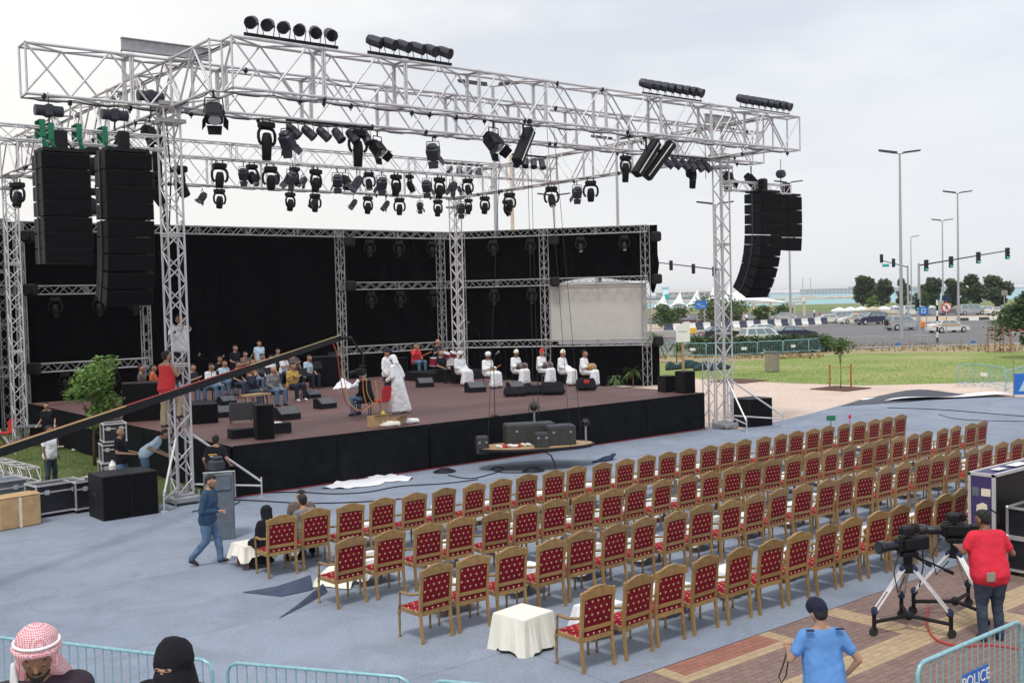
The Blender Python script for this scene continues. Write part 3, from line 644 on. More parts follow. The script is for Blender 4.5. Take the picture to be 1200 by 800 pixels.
# second truss
for u, k, rr, lab, s in ((312,'mhl',10,'large spot light hanging left under the second truss',1.),(419,'mhl',-10,'large spot light hanging under the second truss beside the six cans',1.),
                      (336,'fr',-60,'tilted flood light between the two large spots of the second truss',.95),(733,'mhl',0,'large spot light under the second truss left of the long strip lights',.9),
                      (812,'mhl',25,'large spot light under the right part of the second truss',.95),(808,'mh2',70,'moving light beside the large spot at the right part of the second truss',.8),
                      (442,'fr2',20,'black flood light with yoke under the second truss right of the six cans',1.),(507,'fr',-50,'tilted flood light hanging alone left of the corner tower',.95),(852,'fr2',-30,'black flood light at the head of the right tower',1.1),(880,'fr2',40,'black flood light right of the right tower head',1.1)):
    put(k, GYz(u, 26.3, ZH), R(rr), lab, None, s)
for u, k, rr, lab, s in ((250,'fr2',-20,'big black flood light under the left corner of the front truss',1.05),(578,'fr2',15,'big black flood light under the middle of the front truss',1.15),
                      (613,'st',20,'long tilted strip light under the middle of the front truss',1.),(757,'st',-10,'long tilted strip light under the front truss, left one of the pair at right',1.05),(772,'st',-30,'long tilted strip light under the front truss, right one of the pair at right',1.1)):
    put(k, GYz(u, 23.3, ZH), R(rr), lab, None, s)
# left side truss and around the left tower
for i, (u, z, k, s, lab) in enumerate(((183, ZH-.5,'mhl',.85,'large spot light on the left front tower top'),(175,ZH,'fr2',.9,'black flood light just left of the left front tower'),(182,ZH-1.4,'mh2',1.,'moving light hanging low left of the left front tower'),
                               (210,ZH-1.2,'mh2',.95,'moving light seen through the left front tower'),(20,ZH-.2,'mh',1.05,'moving light at the far left edge under the rear of the left side truss'),(108,ZH,'mh2',.95,'moving light between the two left speaker hangs, upper'),(107,ZH-1.2,'mh',.95,'moving light between the two left speaker hangs, lower'))):
    p = GXz(u, 10.75, z) if u < 150 else GYz(u, 27.2, z)
    put(k, p, R(30*i), lab, None, s)
# dim fixtures in the backdrop bays
def nwall(a, bb, f, off): a, bb = Vector((*a,0)), Vector((*bb,0)); d = bb-a; n = Vector((-d.y,d.x,0)).normalized(); n = n if n.y < 0 else -n; return a+d*f+n*off
for bn, (a, bb), fs in (('left of the corner columns', (C3, CC), (.25,.52,.84)), ('right of the corner columns', (CC, CM), (.12,.47,.85))):
    for zn, z in (('upper', WZ-.55), ('middle', 5.6)):
        for i, f in enumerate(fs): p = nwall(a, bb, f, .05); p.z = z; put('mh', p, R(-30), '%s dim moving light on the %s truss of the bay %s' % (ORD[i], zn, bn), 'moving lights of the backdrop', .95)
for i, f in enumerate((.35, .78)): p = nwall(CM, CR, f, .05); p.z = WZ-.55; put('mh2', p, R(-40), '%s moving light above the pale screen' % ['left','right'][i], 'moving lights of the backdrop', .95)
for i, f in enumerate((.25, .6, .9)): p = nwall(CL, C2, f, .05); p.z = 5.6; put('mh', p, R(-30), '%s moving light on the middle truss behind the left speakers' % ORD[i], 'moving lights of the backdrop', .95)
for i, f in enumerate((.3, .7)): p = nwall(CL, C2, f, .05); p.z = 2.2; put('mh', p, R(-30), '%s moving light on the low truss behind the leafy tree' % ['left','right'][i], 'moving lights of the backdrop', .8)
def wallbox(loc, label):
    t = thing('wall_light', label, 'stage light', loc, R(-40)); b = MB(); b.bbox((0,0,0), (.55,.4,.55), .08); b.build('housing', 'black', t); b = MB(); b.cyl((0,-.19,0), (0,-.3,0), .17, .2, n=12); b.build('hood', 'black', t)
    b = MB(); b.cyl((0,-.27,0), (0,-.275,0), .15, n=12); b.build('lens', 'glass_dark', t)
for p, pn in ((C3,'left bay column'),(CC,'corner columns'),(CM,'column left of the pale screen'),(CR,'outer right column'),(CL,'left end column')):
    for z, zn in ((8.3,'top'),(5.95,'middle'),(2.5,'foot')):
        if zn == 'foot' and p not in (CR, CL): continue
        wallbox((p[0]+.25, p[1]-.45, z), 'round-hooded wall light at the %s of the %s' % (zn, pn))
# ------------------------------------------------------------ line arrays
def box_cab(t, c, w, d, h, ang, curve=0):
    rm = Matrix.Rotation(ang, 3, 'X'); b = MB(); c = Vector(c)
    pts = [Vector((-w/2, -d/2, h/2)), Vector((-w/2, -d/2, -h/2)), Vector((-w/2, d/2, -h*.45)), Vector((-w/2, d/2, h*.45))]
    b.prism([c+rm @ p for p in pts], (w, 0, 0)); o = b.build('cabinet', 'black', t)
    b = MB(); b.bbox(c+rm @ Vector((0, -d/2-.012, 0)), (w-.03, .03, h-.03), .008, rot=rm); b.build('grille', 'grille', o)
    for sx in (-1, 1): b = MB(); b.box(c+rm @ Vector((sx*(w/2+.015), 0, 0)), (.03, .06, h*1.02), rot=rm); b.build('rigging_plate', 'bluegrey', o)
def line_array(label, top, w, d, h, n, splay, rz=0):
    t = thing('speaker_array', label, 'loudspeaker', top, rz, 'hanging speaker arrays'); b = MB()
    b.box((0, 0, .06), (w*.9, d, .08)); b.bbox((0, .0, .32), (.28, .28, .45), .04); b.cyl((-.3,0,.1), (0,0,.5), .02); b.cyl((.3,0,.1), (0,0,.5), .02); b.build('flying_frame', 'black', t)
    a = 0.; p = Vector((0, 0, 0))
    for i in range(n):
        a += splay[i]; dn = Vector((0, -math.sin(a), -math.cos(a))) if False else Vector((0, math.sin(a), -math.cos(a)))
        c = p+dn*(h/2+.012); box_cab(t, c, w, d, h, a); p = p+dn*(h+(.006 if i % 3 else .022))
    return t
sp = R(1)
line_array('shorter straight one of the two black speaker arrays hanging at the left', GY(71, 181, 25.3), 1.06, .75, .345, 7, [0,0,0,0,0,0,0])
line_array('longer one of the two black speaker arrays hanging at the left, curved at its foot', GY(144, 181, 25.3), 1.10, .75, .375, 9, [0,0,0,.01,.02,.04,.07,.09,.1])
line_array('long curved black speaker array hanging at the right', GY(894, 227, 24.3), 1.2, .75, .36, 10, [0,0,.01,.02,.05,.07,.09,.10,.11,.12])
line_array('short straight black speaker array hanging behind the long one at the right', GY(921, 231, 25.0), .95, .75, .50, 4, [0,0,.03,.05])
for lab, p, q in (('short slim truss carrying the two left speaker arrays, tied with green straps', (5.2, 25.4, 8.83), (9.9, 25.4, 8.83)), ('short slim truss carrying the right speaker arrays', (30.15, 24.6, 8.72), (33.7, 24.6, 8.72))):
    truss(lab, p, q, .32, .32, .36, .022, .012, name='speaker_truss', single=False, spig=2)
def strap(p, s=1.):
    b = MB(); b.box((0,-.19,.0), (.12, .02, .40)); b.box((0,.19,.0), (.12, .02, .40)); b.box((0,0,.2), (.12,.38,.02)); b.box((.02,-.19,-.3), (.08,.02,.25)); b.tube([(0,-.2,-.2),(.12,-.22,-.45),(.02,-.22,-.7)], .03); o = b.build('sling', 'green_strap', label=p[1], cat='strap', loc=p[0])
strap((GY(47, 152, 25.4), 'green lifting strap round the slim truss over the left array')); strap((GY(57, 156, 25.4), 'broad green lifting strap beside the chain hoist')); strap((GY(90, 157, 25.4), 'narrow green lifting strap between the two left arrays'))
strap((GY(120, 160, 25.4), 'green strap over the second left array')); 
def hoist(p, label, top, m='bluegrey', L_=.62):
    t = thing('chain_hoist', label, 'hoist', p); b = MB(); b.cyl((-L_/2,0,0), (L_/2,0,0), .13, n=12); b.bbox((0,0,0), (.2,.3,.3), .04); b.build('motor', m, t)
    b = MB(); b.cyl((L_/2,0,0), (L_/2+.02,0,0), .11, n=12); b.build('end_cap', 'white_paint', t)
    b = MB(); b.cyl((0,0,.1), (0,0,top-p[2]), .012); b.cyl((0,0,-.1), (0,0,-.55), .02); b.build('chain', 'rubber', t)
for u, v, lab in ((57,130,'black chain hoist at the left end of the second truss'),(134,135,'black chain hoist left of the left front tower'),(176,113,'black chain hoist against the left front tower top')): hoist(GY(u, v, 26.4), lab, ZB+.1)
hoist(GY(915, 204, 24.8), 'small chain hoist with hook above the right speaker truss', ZB, L_=.3)

# cable bundles dropping beside the left tower
for k, (u, x_) in enumerate(((186, .05), (189, .0), (193, -.05))):
    p = GY(u, 118, 27.3); b = MB(); b.tube([(0,0,0),(.05*k,.02,-2),(.12-.1*k,.05,-4.5),(.02*k,-.03,-7),(.1,.02,-p.z+1.0)], .035 if k == 0 else .02, 6); b.build('cable_drop', 'cable', smooth=True, label='%s black cable hanging down the left side of the left front tower' % ['thick','thin','slack thin'][k], cat='cable', loc=p)
# ------------------------------------------------------------ chairs
def make_chair():
    t = thing('banquet_armchair', 'x', 'chair', group='red and gold armchairs set out in rows'); K = .10
    def yb(z): return -(z-.50)*K if z > .5 else (z-.5)*.09
    def P(x, z, dy=0): return (x, yb(z)+dy, z)
    b = MB(); th = .042
    for s in (-1, 1):
        for z0, z1 in ((.47,.70),(.70,1.0)):
            b.prism([P(s*.272-.024, z0, -th/2), P(s*.272+.024, z0, -th/2), P(s*.272+.024, z1, -th/2), P(s*.272-.024, z1, -th/2)], (0, th, 0))
    top = [(-.303,1.0),(-.306,1.078),(-.296,1.090),(-.270,1.093),(-.250,1.076),(-.241,1.099),(-.222,1.106),(-.203,1.108),(-.188,1.088),(-.178,1.114),(-.150,1.128),(-.10,1.141),(-.05,1.150),(0,1.152)]
    top = top + [(-x, z) for x, z in top[-2::-1]]
    low = [(.236,.985),(.15,.998),(.0,1.003),(-.15,.998),(-.236,.985)]
    # crest rail as strips between the scalloped edge and the straight lower edge
    vs, fs = [], []
    n = len(top)
    for i, (x, z) in enumerate(top):
        xl = max(-.30, min(.30, x)); zl = .985 if abs(xl) > .2 else .995
        vs += [P(x, z, -th/2-.004), P(xl, zl, -th/2-.004), P(x, z, th/2), P(xl, zl, th/2)]
    for i in range(n-1):
        a, c = i*4, i*4+4
        fs += [(a, a+1, c+1, c), (a+2, c+2, c+3, a+3), (a, c, c+2, a+2), (a+1, a+3, c+3, c+1)]
    fs += [(0, 2, 3, 1), ((n-1)*4, (n-1)*4+1, (n-1)*4+3, (n-1)*4+2)]
    b.add(vs, fs)
    for z0, z1 in ((.545,.603),): b.prism([P(-.25, z0, -th/2+.004), P(.25, z0, -th/2+.004), P(.25, z1, -th/2+.004), P(-.25, z1, -th/2+.004)], (0, th-.008, 0))
    b.build('back_frame', 'gilt_wood', t)
    b = MB(); pts = []
    def pad(u, v):
        x = -.25+.5*u; z = .60+.392*v; e = math.sin(math.pi*u)*math.sin(math.pi*v); return Vector(P(x, z, -.008-.012*e**.5))
    b.grid(6, 6, pad); b.grid(6, 6, lambda u, v: pad(1-u, v)+Vector((0, .03+.03*math.sin(math.pi*u)*math.sin(math.pi*v), 0)))
    b.build('back_panel', 'fabric_back', t, smooth=True)
    b = MB()
    def seat(u, v):
        x = (-.27+.54*u)*(1+.06*v); y = .015+.50*v; e = (math.sin(math.pi*min(1,max(0,u)))*math.sin(math.pi*v))**.35; return Vector((x, y, .455+.065*e))
    b.grid(10, 8, seat); b.build('seat', 'fabric_seat', t, smooth=True)
    b = MB(); b.prism([(-.245, -.012, .475), (.245, -.012, .475), (.245, -.004, .54), (-.245, -.004, .54)], (0, .03, 0)); b.build('seat_back_edge', 'fabric_back', t)
    b = MB(); b.box((0, .0, .435), (.52, .04, .06)); b.box((0, .51, .435), (.58, .04, .07)); b.box((-.282, .255, .436), (.036, .49, .06)); b.box((.282, .255, .436), (.036, .49, .06)); b.box((0,.255,.45),(.5,.46,.02)); b.build('seat_frame', 'gilt_wood', t)
    for s in (-1, 1):
        b = MB(); b.prism([(s*.272-.02, -.02, .47), (s*.272+.02, -.02, .47), (s*.272+.02, .02, .47), (s*.272-.02, .02, .47)], (s*.005, -.045, -.47)); b.build('leg', 'gilt_wood', t)
        b = MB(); b.lathe([(.024,.41),(.027,.36),(.018,.34),(.021,.22),(.016,.06),(.024,.035),(.018,0)][::-1], (s*.287, .505, 0), n=7); b.build('leg', 'gilt_wood', t)
        b = MB(); b.tube([P(s*.275,.745),(s*.29,.06,.725),(s*.318,.2,.70),(s*.325,.34,.705),(s*.318,.42,.70),(s*.312,.445,.675),(s*.325,.43,.62),(s*.318,.44,.54),(s*.296,.48,.44)], [.021,.021,.022,.024,.024,.019,.018,.018,.018], 6); b.build('armrest', 'gilt_wood', t, smooth=True)
    return t
CH = snapshot(make_chair()); first = [True]
def chair(x, y, label, rz=0., grp=True):
    rz += random.gauss(0, R(2.2)); loc = (x+random.gauss(0,.014), y+random.gauss(0,.028), 0)
    if first[0]:
        first[0] = False; o = CH[0]; o.location = loc; o.rotation_euler = (0,0,rz); o['label'] = label; return o
    return dup(CH, loc, rz, label)
rows = (('nearest row', 9.76, 10.36, 23), ('second row from the camera', 8.86, 12.86, 27), ('third row from the camera', 8.9, 15.29, 29), ('farthest row by the stage', 8.92, 17.93, 29))
for rn, x0, y0, n in rows:
    for i in range(n): chair(x0+i*.7535 + (0 if i or rn[0] != 's' else 0), y0, 'red and gold armchair, %s from the left end of the %s' % (ORD[i] if i < 30 else 'last', rn))
# low tables with white cloths in front of the rows
def cloth_table(x, y, label, L_=1.1, W_=.5, H_=.46, m='white_cloth', rz=0., drop=.28, legs=True, group='low white tables between the rows'):
    t = thing('cloth_table', label, 'table', (x, y, 0), rz, group); b = MB()
    b.box((0,0,H_-.03), (L_-.04, W_-.04, .03)); b.build('tabletop', 'wood_tan', t)
    b = MB(); n = 40; per = []
    for i in range(n):
        a = 2*math.pi*i/n; c, s = math.cos(a), math.sin(a); k = 1/max(abs(c), abs(s)); per.append((c*k*L_/2, s*k*W_/2, a))
    vs = [(px*.98, py*.98, H_) for px, py, a in per]+[(px, py, H_-.02) for px, py, a in per]
    for px, py, a in per:
        f = .03+.035*math.sin(a*9); corner = abs(abs(px)-L_/2)+abs(abs(py)-W_/2); z = H_-drop-(.10 if corner < .12 else 0)
        d = math.hypot(px, py); vs.append((px*(1+(.05+f)/d), py*(1+(.05+f)/d), z))
    fs = [tuple(range(n))]+[(j*n+i, (j+1)*n+i, (j+1)*n+(i+1)%n, j*n+(i+1)%n) for j in range(2) for i in range(n)]
    b.add(vs, fs); b.build('tablecloth', m, t, smooth=False)
    if legs:
        for sx in (-1, 1):
            for sy in (-1, 1): b = MB(); b.lathe([(.02,0),(.03,.1),(.022,.25),(.035,H_-.045)], (sx*(L_/2-.1), sy*(W_/2-.08), 0), n=6); b.build('leg', 'wood_red', t)
    return t
for rn, x0, y0, n in rows:
    k = 0; x = x0+1.05
    while x < x0+n*.7535-1:
        cloth_table(x, y0+1.0, 'low white-clothed table, %s from the left in front of the %s' % (ORD[k], rn), .66, .42, .46, drop=.24); x += 1.507*1.0; k += 1
g = G(613, 716, .52); cloth_table(g.x, g.y, 'small square table under a long cream cloth beside the nearest row', .62, .62, .52, 'cream_cloth', R(8), .47, True, None)
g = G(290, 636, .45); cloth_table(g.x+.1, g.y, 'small white-clothed table left of the woman in black', .6, .6, .45, 'cream_cloth', 0, .2, True, None)
# bottles and tissue boxes on the tables
bt = MB(); bt.lathe([(.03,0),(.032,.13),(.012,.18),(.013,.21)], n=8); btm = bt.mesh('bottle', 'lens'); nb = 0
bl = MB(); bl.bbox((0,0,.05), (.22,.12,.10), .01); blm = bl.mesh('tissue_box', 'white_paint')
for rn, x0, y0, n in rows:
    for k in range(6):
        x = x0+.75+1.507*k*2.2
        if x > x0+n*.75-1: break
        obj('tissue_box', blm, label='%s white tissue box from the left before the %s' % (ORD[k], rn), cat='box', group='tissue boxes on the low tables', loc=(x+.2, y0+1., .472))

# ------------------------------------------------------------ people
CLOUD = bpy.data.textures.new('cloth_folds', 'CLOUDS'); CLOUD.noise_scale = .13; CLOUD.noise_depth = 2
_ico = {}
def ico(sub):
    if sub not in _ico:
        bm = bmesh.new(); bmesh.ops.create_icosphere(bm, subdivisions=sub, radius=1); _ico[sub] = [v.co.copy() for v in bm.verts]; bm.free()
    return _ico[sub]
def hulls_mesh(name, hulls, m):
    V, Fc = [], []
    for h in hulls:
        bm = bmesh.new()
        for c, r in h:
            c = Vector(c)
            for q in ico(2 if r > .05 else 1): bm.verts.new(c+q*r)
        res = bmesh.ops.convex_hull(bm, input=bm.verts)
        bad = list({v for v in res['geom_interior'] + res['geom_unused'] if isinstance(v, bmesh.types.BMVert) and v.is_valid})
        if bad: bmesh.ops.delete(bm, geom=bad, context='VERTS')
        bmesh.ops.recalc_face_normals(bm, faces=bm.faces)
        bm.verts.index_update(); n = len(V); V += [v.co.copy() for v in bm.verts]; Fc += [tuple(v.index+n for v in f.verts) for f in bm.faces]; bm.free()
    me = bpy.data.meshes.new(name); me.from_pydata(V, [], Fc); me.materials.append(M[m]); return me
REM = []
def soft(name, hulls, m, parent, vox, fold=0., sm=3):
    o = obj(name, hulls_mesh(name, hulls, m), parent); r = o.modifiers.new('r', 'REMESH'); r.mode = 'VOXEL'; r.voxel_size = vox; r.use_smooth_shade = True
    s = o.modifiers.new('s', 'SMOOTH'); s.factor = .5; s.iterations = sm
    if fold: d = o.modifiers.new('d', 'DISPLACE'); d.texture = CLOUD; d.strength = fold; d.mid_level = .5; d.texture_coords = 'LOCAL'
    REM.append(o); return o
def pose(kind, lean=0, **kw):
    V = Vector
    J = dict(pel=V((0,0,.93)), ch=V((0,.0,1.30)), nk=V((0,-.01,1.47)), hd=V((0,.02,1.63)))
    for s, n in ((-1,'L'),(1,'R')):
        J['sh'+n] = V((s*.185,-.01,1.41)); J['el'+n] = V((s*.235,-.03,1.13)); J['wr'+n] = V((s*.24,.07,.90)); J['hip'+n] = V((s*.095,0,.90)); J['kn'+n] = V((s*.11,.02,.49)); J['an'+n] = V((s*.12,-.02,.08))
    if kind == 'walk':
        J['knL'] = V((-.10,.20,.52)); J['anL'] = V((-.10,.30,.10)); J['knR'] = V((.10,-.04,.50)); J['anR'] = V((.10,-.34,.14))
    if kind == 'sit':
        dz = -.43
        for k in J: J[k] = J[k]+V((0,0,dz))
        for s, n in ((-1,'L'),(1,'R')): J['hip'+n] = V((s*.10,.02,.52)); J['kn'+n] = V((s*.17,.45,.53)); J['an'+n] = V((s*.17,.43,.08)); J['el'+n] = V((s*.25,.06,.72)); J['wr'+n] = V((s*.13,.32,.64))
        J['pel'] = V((0,0,.54))
    if lean:
        rm = Matrix.Rotation(R(-lean), 3, 'X'); p = J['pel'].copy()
        for k in ('ch','nk','hd','shL','shR','elL','elR','wrL','wrR'): J[k] = p+rm @ (J[k]-p)
    J['hyaw'], J['hpit'] = kw.pop('hyaw', 0), kw.pop('hpit', 0)
    for k, v in kw.items(): J[k] = V(v)
    J['kind'] = kind; return J
def person(label, loc, rz, J, skin='skin_tan', top=('shirt','white_cloth','short'), bottom='denim', hair='hair_black', hat=None, shoe='shoe', h=1.75, vox=.018, fat=1., eyes=False, beard=False, fingers=None):
    t = thing('person', label, 'person', loc, rz); t.scale = (h/1.75,)*3; V = Vector
    hm = Matrix.Rotation(R(J['hyaw']), 3, 'Z') @ Matrix.Rotation(R(-J['hpit']), 3, 'X'); hd = J['hd']
    H = lambda x, y, z: hd+hm @ V((x, y, z))
    f = fat; B = []
    B.append([(H(0,-.012,.028), .098), (H(0,.035,.02), .075)]); B.append([(H(0,.02,.0), .08), (H(0,.05,-.075), .042), (H(0,-.02,-.03), .07)]); B.append([(H(0,.10,.01), .011), (H(0,.118,-.018), .017)])
    for s in (-1, 1): B.append([(H(s*.094,-.01,.0), .018), (H(s*.09,-.008,-.03), .013)])
    B.append([(H(0,-.02,-.05), .056), (J['nk'], .062)])
    B.append([(J['shL'], .06), (J['shR'], .06), (J['nk'], .06)]); B.append([(J['shL'], .058), (J['shR'], .058), (J['ch']+V((-.06,.02,-.03)), .08), (J['ch']+V((.06,.02,-.03)), .08)]); B.append([(J['ch']+V((-.06,.02,-.03)), .08), (J['ch']+V((.06,.02,-.03)), .08), (J['pel']+V((-.05,0,.08)), .08), (J['pel']+V((.05,0,.08)), .08)])
    B.append([(J['pel']+V((0,0,.08)), .09), (J['hipL'], .085), (J['hipR'], .085)])
    for n, s in (('L',-1),('R',1)):
        B.append([(J['sh'+n], .058), (J['el'+n], .042)]); B.append([(J['el'+n], .043), (J['wr'+n], .028)]); B.append([(J['hip'+n], .088), (J['kn'+n], .056)]); B.append([(J['kn'+n], .057), (J['an'+n], .038)])
        fd = (J['an'+n]-J['kn'+n]); fw_ = V((0,1,0)) if J['kind'] != 'walk' or n == 'L' else V((0,.85,-.35))
        d = (J['wr'+n]-J['el'+n]).normalized(); sd = d.cross(V((0,0,1))); sd = sd.normalized() if sd.length > .3 else V((0,1,0)); up_ = sd.cross(d)
        sd2 = V((0,1,0)) if abs(d.y) < .6 else V((1,0,0)); sd2 = (sd2-d*sd2.dot(d)).normalized(); nrm = d.cross(sd2)
        w_ = J['wr'+n]; pm_ = w_+d*.085; B.append([(w_, .024), (w_+d*.03+sd2*.022, .018), (pm_+sd2*.03, .014), (pm_-sd2*.03, .013), (w_+d*.03-sd2*.02, .018)])
        cur = nrm*(.5 if n == 'L' else -.5)
        for k, (o_, ln) in enumerate(((.031,.062),(.011,.073),(-.010,.068),(-.030,.052))):
            a_ = pm_+sd2*o_; m_ = a_+(d*1+cur*.35).normalized()*ln*.5; B.append([(a_, .0105), (m_, .0095)]); B.append([(m_, .0095), (m_+(d*.8+cur*1.1).normalized()*ln*.5, .008)])
        a_ = w_+d*.03+sd2*.03; m_ = a_+(d*.7+sd2*.8).normalized()*.04; B.append([(a_, .014), (m_, .011)]); B.append([(m_, .011), (m_+(d*.95+sd2*.2).normalized()*.032, .009)])
    soft('body', B, skin, t, vox if vox < .013 else min(vox, .0145), sm=2)
    kind, tm, sl = top; C_ = []
    g_ = .016
    if kind in ('shirt', 'tank'):
        hem = J['pel']+V((0,0,-.02))
        C_.append([(J['shL']+V((.01,0,0)), (.066+g_*(kind=='shirt'))*(.5+.5*f)), (J['shR']-V((.01,0,0)), (.066+g_*(kind=='shirt'))*(.5+.5*f)), (J['ch']+V((-.09,.02,-.03)), .105*f+g_), (J['ch']+V((.09,.02,-.03)), .105*f+g_), (J['nk']+V((0,-.01,-.06)), .06)])
        C_.append([(J['ch']+V((-.09,.02,-.03)), .105*f+g_), (J['ch']+V((.09,.02,-.03)), .105*f+g_), (hem+V((-.085,.01,.05)), .105*f+g_+.016), (hem+V((.085,.01,.05)), .105*f+g_+.016), (hem+V((-.09,0,-.0)), .108*f+g_+.016), (hem+V((.09,0,-.0)), .108*f+g_+.016)])
        if kind == 'shirt':
            for n in 'LR':
                e = J['sh'+n].lerp(J['el'+n], .62 if sl == 'short' else 1.); C_.append([(J['sh'+n], (.072+g_*.5)*(.6+.4*f)), (e, (.058+g_*.4)*(.6+.4*f))])
                if sl == 'long': C_.append([(J['el'+n], .052+g_*.4), (J['el'+n].lerp(J['wr'+n], .94), .038+g_*.3)])
    if kind == 'robe':
        C_.append([(J['shL'], .085*(.4+.6*f)), (J['shR'], .085*(.4+.6*f)), (J['ch']+V((-.09,.02,-.03)), .12*f), (J['ch']+V((.09,.02,-.03)), .12*f), (J['nk']+V((0,-.01,-.05)), .065), (J['pel']+V((-.09,0,.05)), .13*f), (J['pel']+V((.09,0,.05)), .13*f)])
        for n in 'LR': C_.append([(J['sh'+n], .085), (J['el'+n], .075)]); C_.append([(J['el'+n], .075), (J['el'+n].lerp(J['wr'+n], .9), .062)])
        if J['kind'] == 'sit':
            C_.append([(J['pel']+V((-.09,0,.05)), .13), (J['pel']+V((.09,0,.05)), .13), (J['knL'], .095), (J['knR'], .095), (J['hipL'], .11), (J['hipR'], .11)])
            C_.append([(J['knL'], .095), (J['knR'], .095), (J['anL']+V((-.05,.05,.03)), .07), (J['anR']+V((.05,.05,.03)), .07), (J['anL']+V((-.03,-.10,.05)), .06), (J['anR']+V((.03,-.10,.05)), .06)])
        else:
            C_.append([(J['pel']+V((-.09,0,.05)), .14*f), (J['pel']+V((.09,0,.05)), .14*f), (J['anL']+V((-.07,.08,.02)), .07), (J['anR']+V((.07,.08,.02)), .07), (J['anL']+V((-.06,-.10,.02)), .07), (J['anR']+V((.06,-.10,.02)), .07)])
    soft({'shirt':'shirt','tank':'vest','robe':'robe'}[kind], C_, tm, t, vox, fold=.028 if vox < .016 else .04, sm=3)
    if bottom:
        D_ = [[(J['pel']+V((-.07,0,.0)), .106*f+.004), (J['pel']+V((.07,0,.0)), .106*f+.004), (J['hipL'], .112*f), (J['hipR'], .112*f)]]
        for n in 'LR': D_.append([(J['hip'+n], .108*f), (J['kn'+n], .078)]); D_.append([(J['kn'+n], .078), (J['an'+n]+V((0,0,.02)), .063)])
        soft('trousers', D_, bottom, t, vox, fold=.03)
    Sh = []
    for n in 'LR':
        a_ = J['an'+n]; dn = (a_-J['kn'+n]).normalized(); fdir = V((0,1,0))-dn*dn.y; fdir = (fdir.normalized()*.9+V((0,.3,0))).normalized() if J['kind']=='walk' else V((0,1,0))
        Sh.append([(a_+V((0,-.03,-.035)), .042), (a_+fdir*.13+V((0,0,-.048 if J['kind']!='walk' else -.03)), .033), (a_, .045)])
    for s_ in Sh: soft('shoe', [s_], shoe, t, .014, sm=1)
    if hair: soft('hair', [[(H(0,-.038,.048), .098), (H(0,.004,.088), .066), (H(0,-.048,-.01), .076)]], hair, t, .014, fold=.012, sm=2)
    if hat == 'ghutra': soft('headscarf', [[(H(0,-.02,.045), .112), (H(0,.03,.06), .09)], [(H(0,-.04,.02), .10), (H(-.09,-.05,-.13), .04), (H(.09,-.05,-.13), .04), (H(0,-.09,-.16), .05)]], 'white_cloth', t, .015, fold=.02)
    if hat == 'cap': soft('cap', [[(H(0,-.01,.055), .103), (H(0,.0,.095), .085)]], 'cream_cloth', t, .014, sm=1)
    if hat == 'redcap': soft('cap', [[(H(0,-.01,.055), .103), (H(0,.0,.105), .08)]], 'red_cloth', t, .014, sm=1)
    if hat == 'turban': soft('turban', [[(H(0,-.01,.06), .115), (H(0,.02,.08), .10)], [(H(-.06,-.0,.08), .07), (H(.06,.0,.08), .07)]], 'white_cloth', t, .014, fold=.02, sm=1)
    if hat == 'beret': soft('beret', [[(H(0,-.005,.075), .108), (H(-.02,.0,.09), .108), (H(0,-.05,.05), .09)]], 'beret', t, .012, sm=2)
    if hat == 'visor': soft('cap', [[(H(0,-.01,.06), .105)], [(H(0,.05,.06), .07), (H(0,.17,.045), .05)]], 'navy', t, .014, sm=1)
    if hat == 'hijab': soft('headscarf', [[(H(0,-.02,.03), .125), (H(0,.0,-.03), .115)], [(H(0,-.03,-.0), .11), (J['nk']+V((0,0,-.08)), .14)]], 'black_cloth', t, .015, fold=.02)
    if eyes:
        b = MB()
        for s in (-1, 1): b.ball(H(s*.033, .0885, .010), .0105, 8, 6)
        b.build('eyes', 'eye_white', t, smooth=True); b = MB()
        for s in (-1, 1): b.ball(H(s*.033, .0935, .006), .0075, 6, 5)
        b.build('pupils', 'black_gloss', t, smooth=True)
        soft('brows', [[(H(s*.018,.098,.034), .0055), (H(s*.052,.086,.036), .0045)] for s in (-1,1)], 'hair_black', t, .005, sm=1)
        soft('mouth', [[(H(-.02,.098,-.055), .005), (H(.02,.098,-.055), .005), (H(0,.102,-.057), .006)]], 'brown_cloth', t, .004, sm=1)
    if beard: soft('beard', [[(H(-.05,.035,-.07), .014), (H(0,.075,-.088), .032), (H(.05,.035,-.07), .014)], [(H(-.025,.098,-.042), .008), (H(.025,.098,-.042), .008)]], 'hair_black', t, .009, fold=.006, sm=1)
    return t
V = Vector
def plain_seat(loc, rz, label, hgt=.44, m='black_cloth'):
    t = thing('folding_chair', label, 'chair', loc, rz); b = MB(); b.bbox((0,.2,hgt), (.42,.42,.05), .02); b.build('seat', m, t); b = MB(); b.bbox((0,-.03,hgt+.32), (.42,.04,.36), .015); b.build('backrest', m, t)
    for sx in (-1,1):
        b = MB(); b.cyl((sx*.2,-.04,0), (sx*.2,-.03,hgt+.45), .013); b.build('leg', 'black', t); b = MB(); b.cyl((sx*.2,.40,0), (sx*.2,.38,hgt), .013); b.build('leg', 'black', t)
    return t
def st(u, v, dz=0): return G(u, v, SZ+.002+dz)
FACE = R(180)     # facing the audience
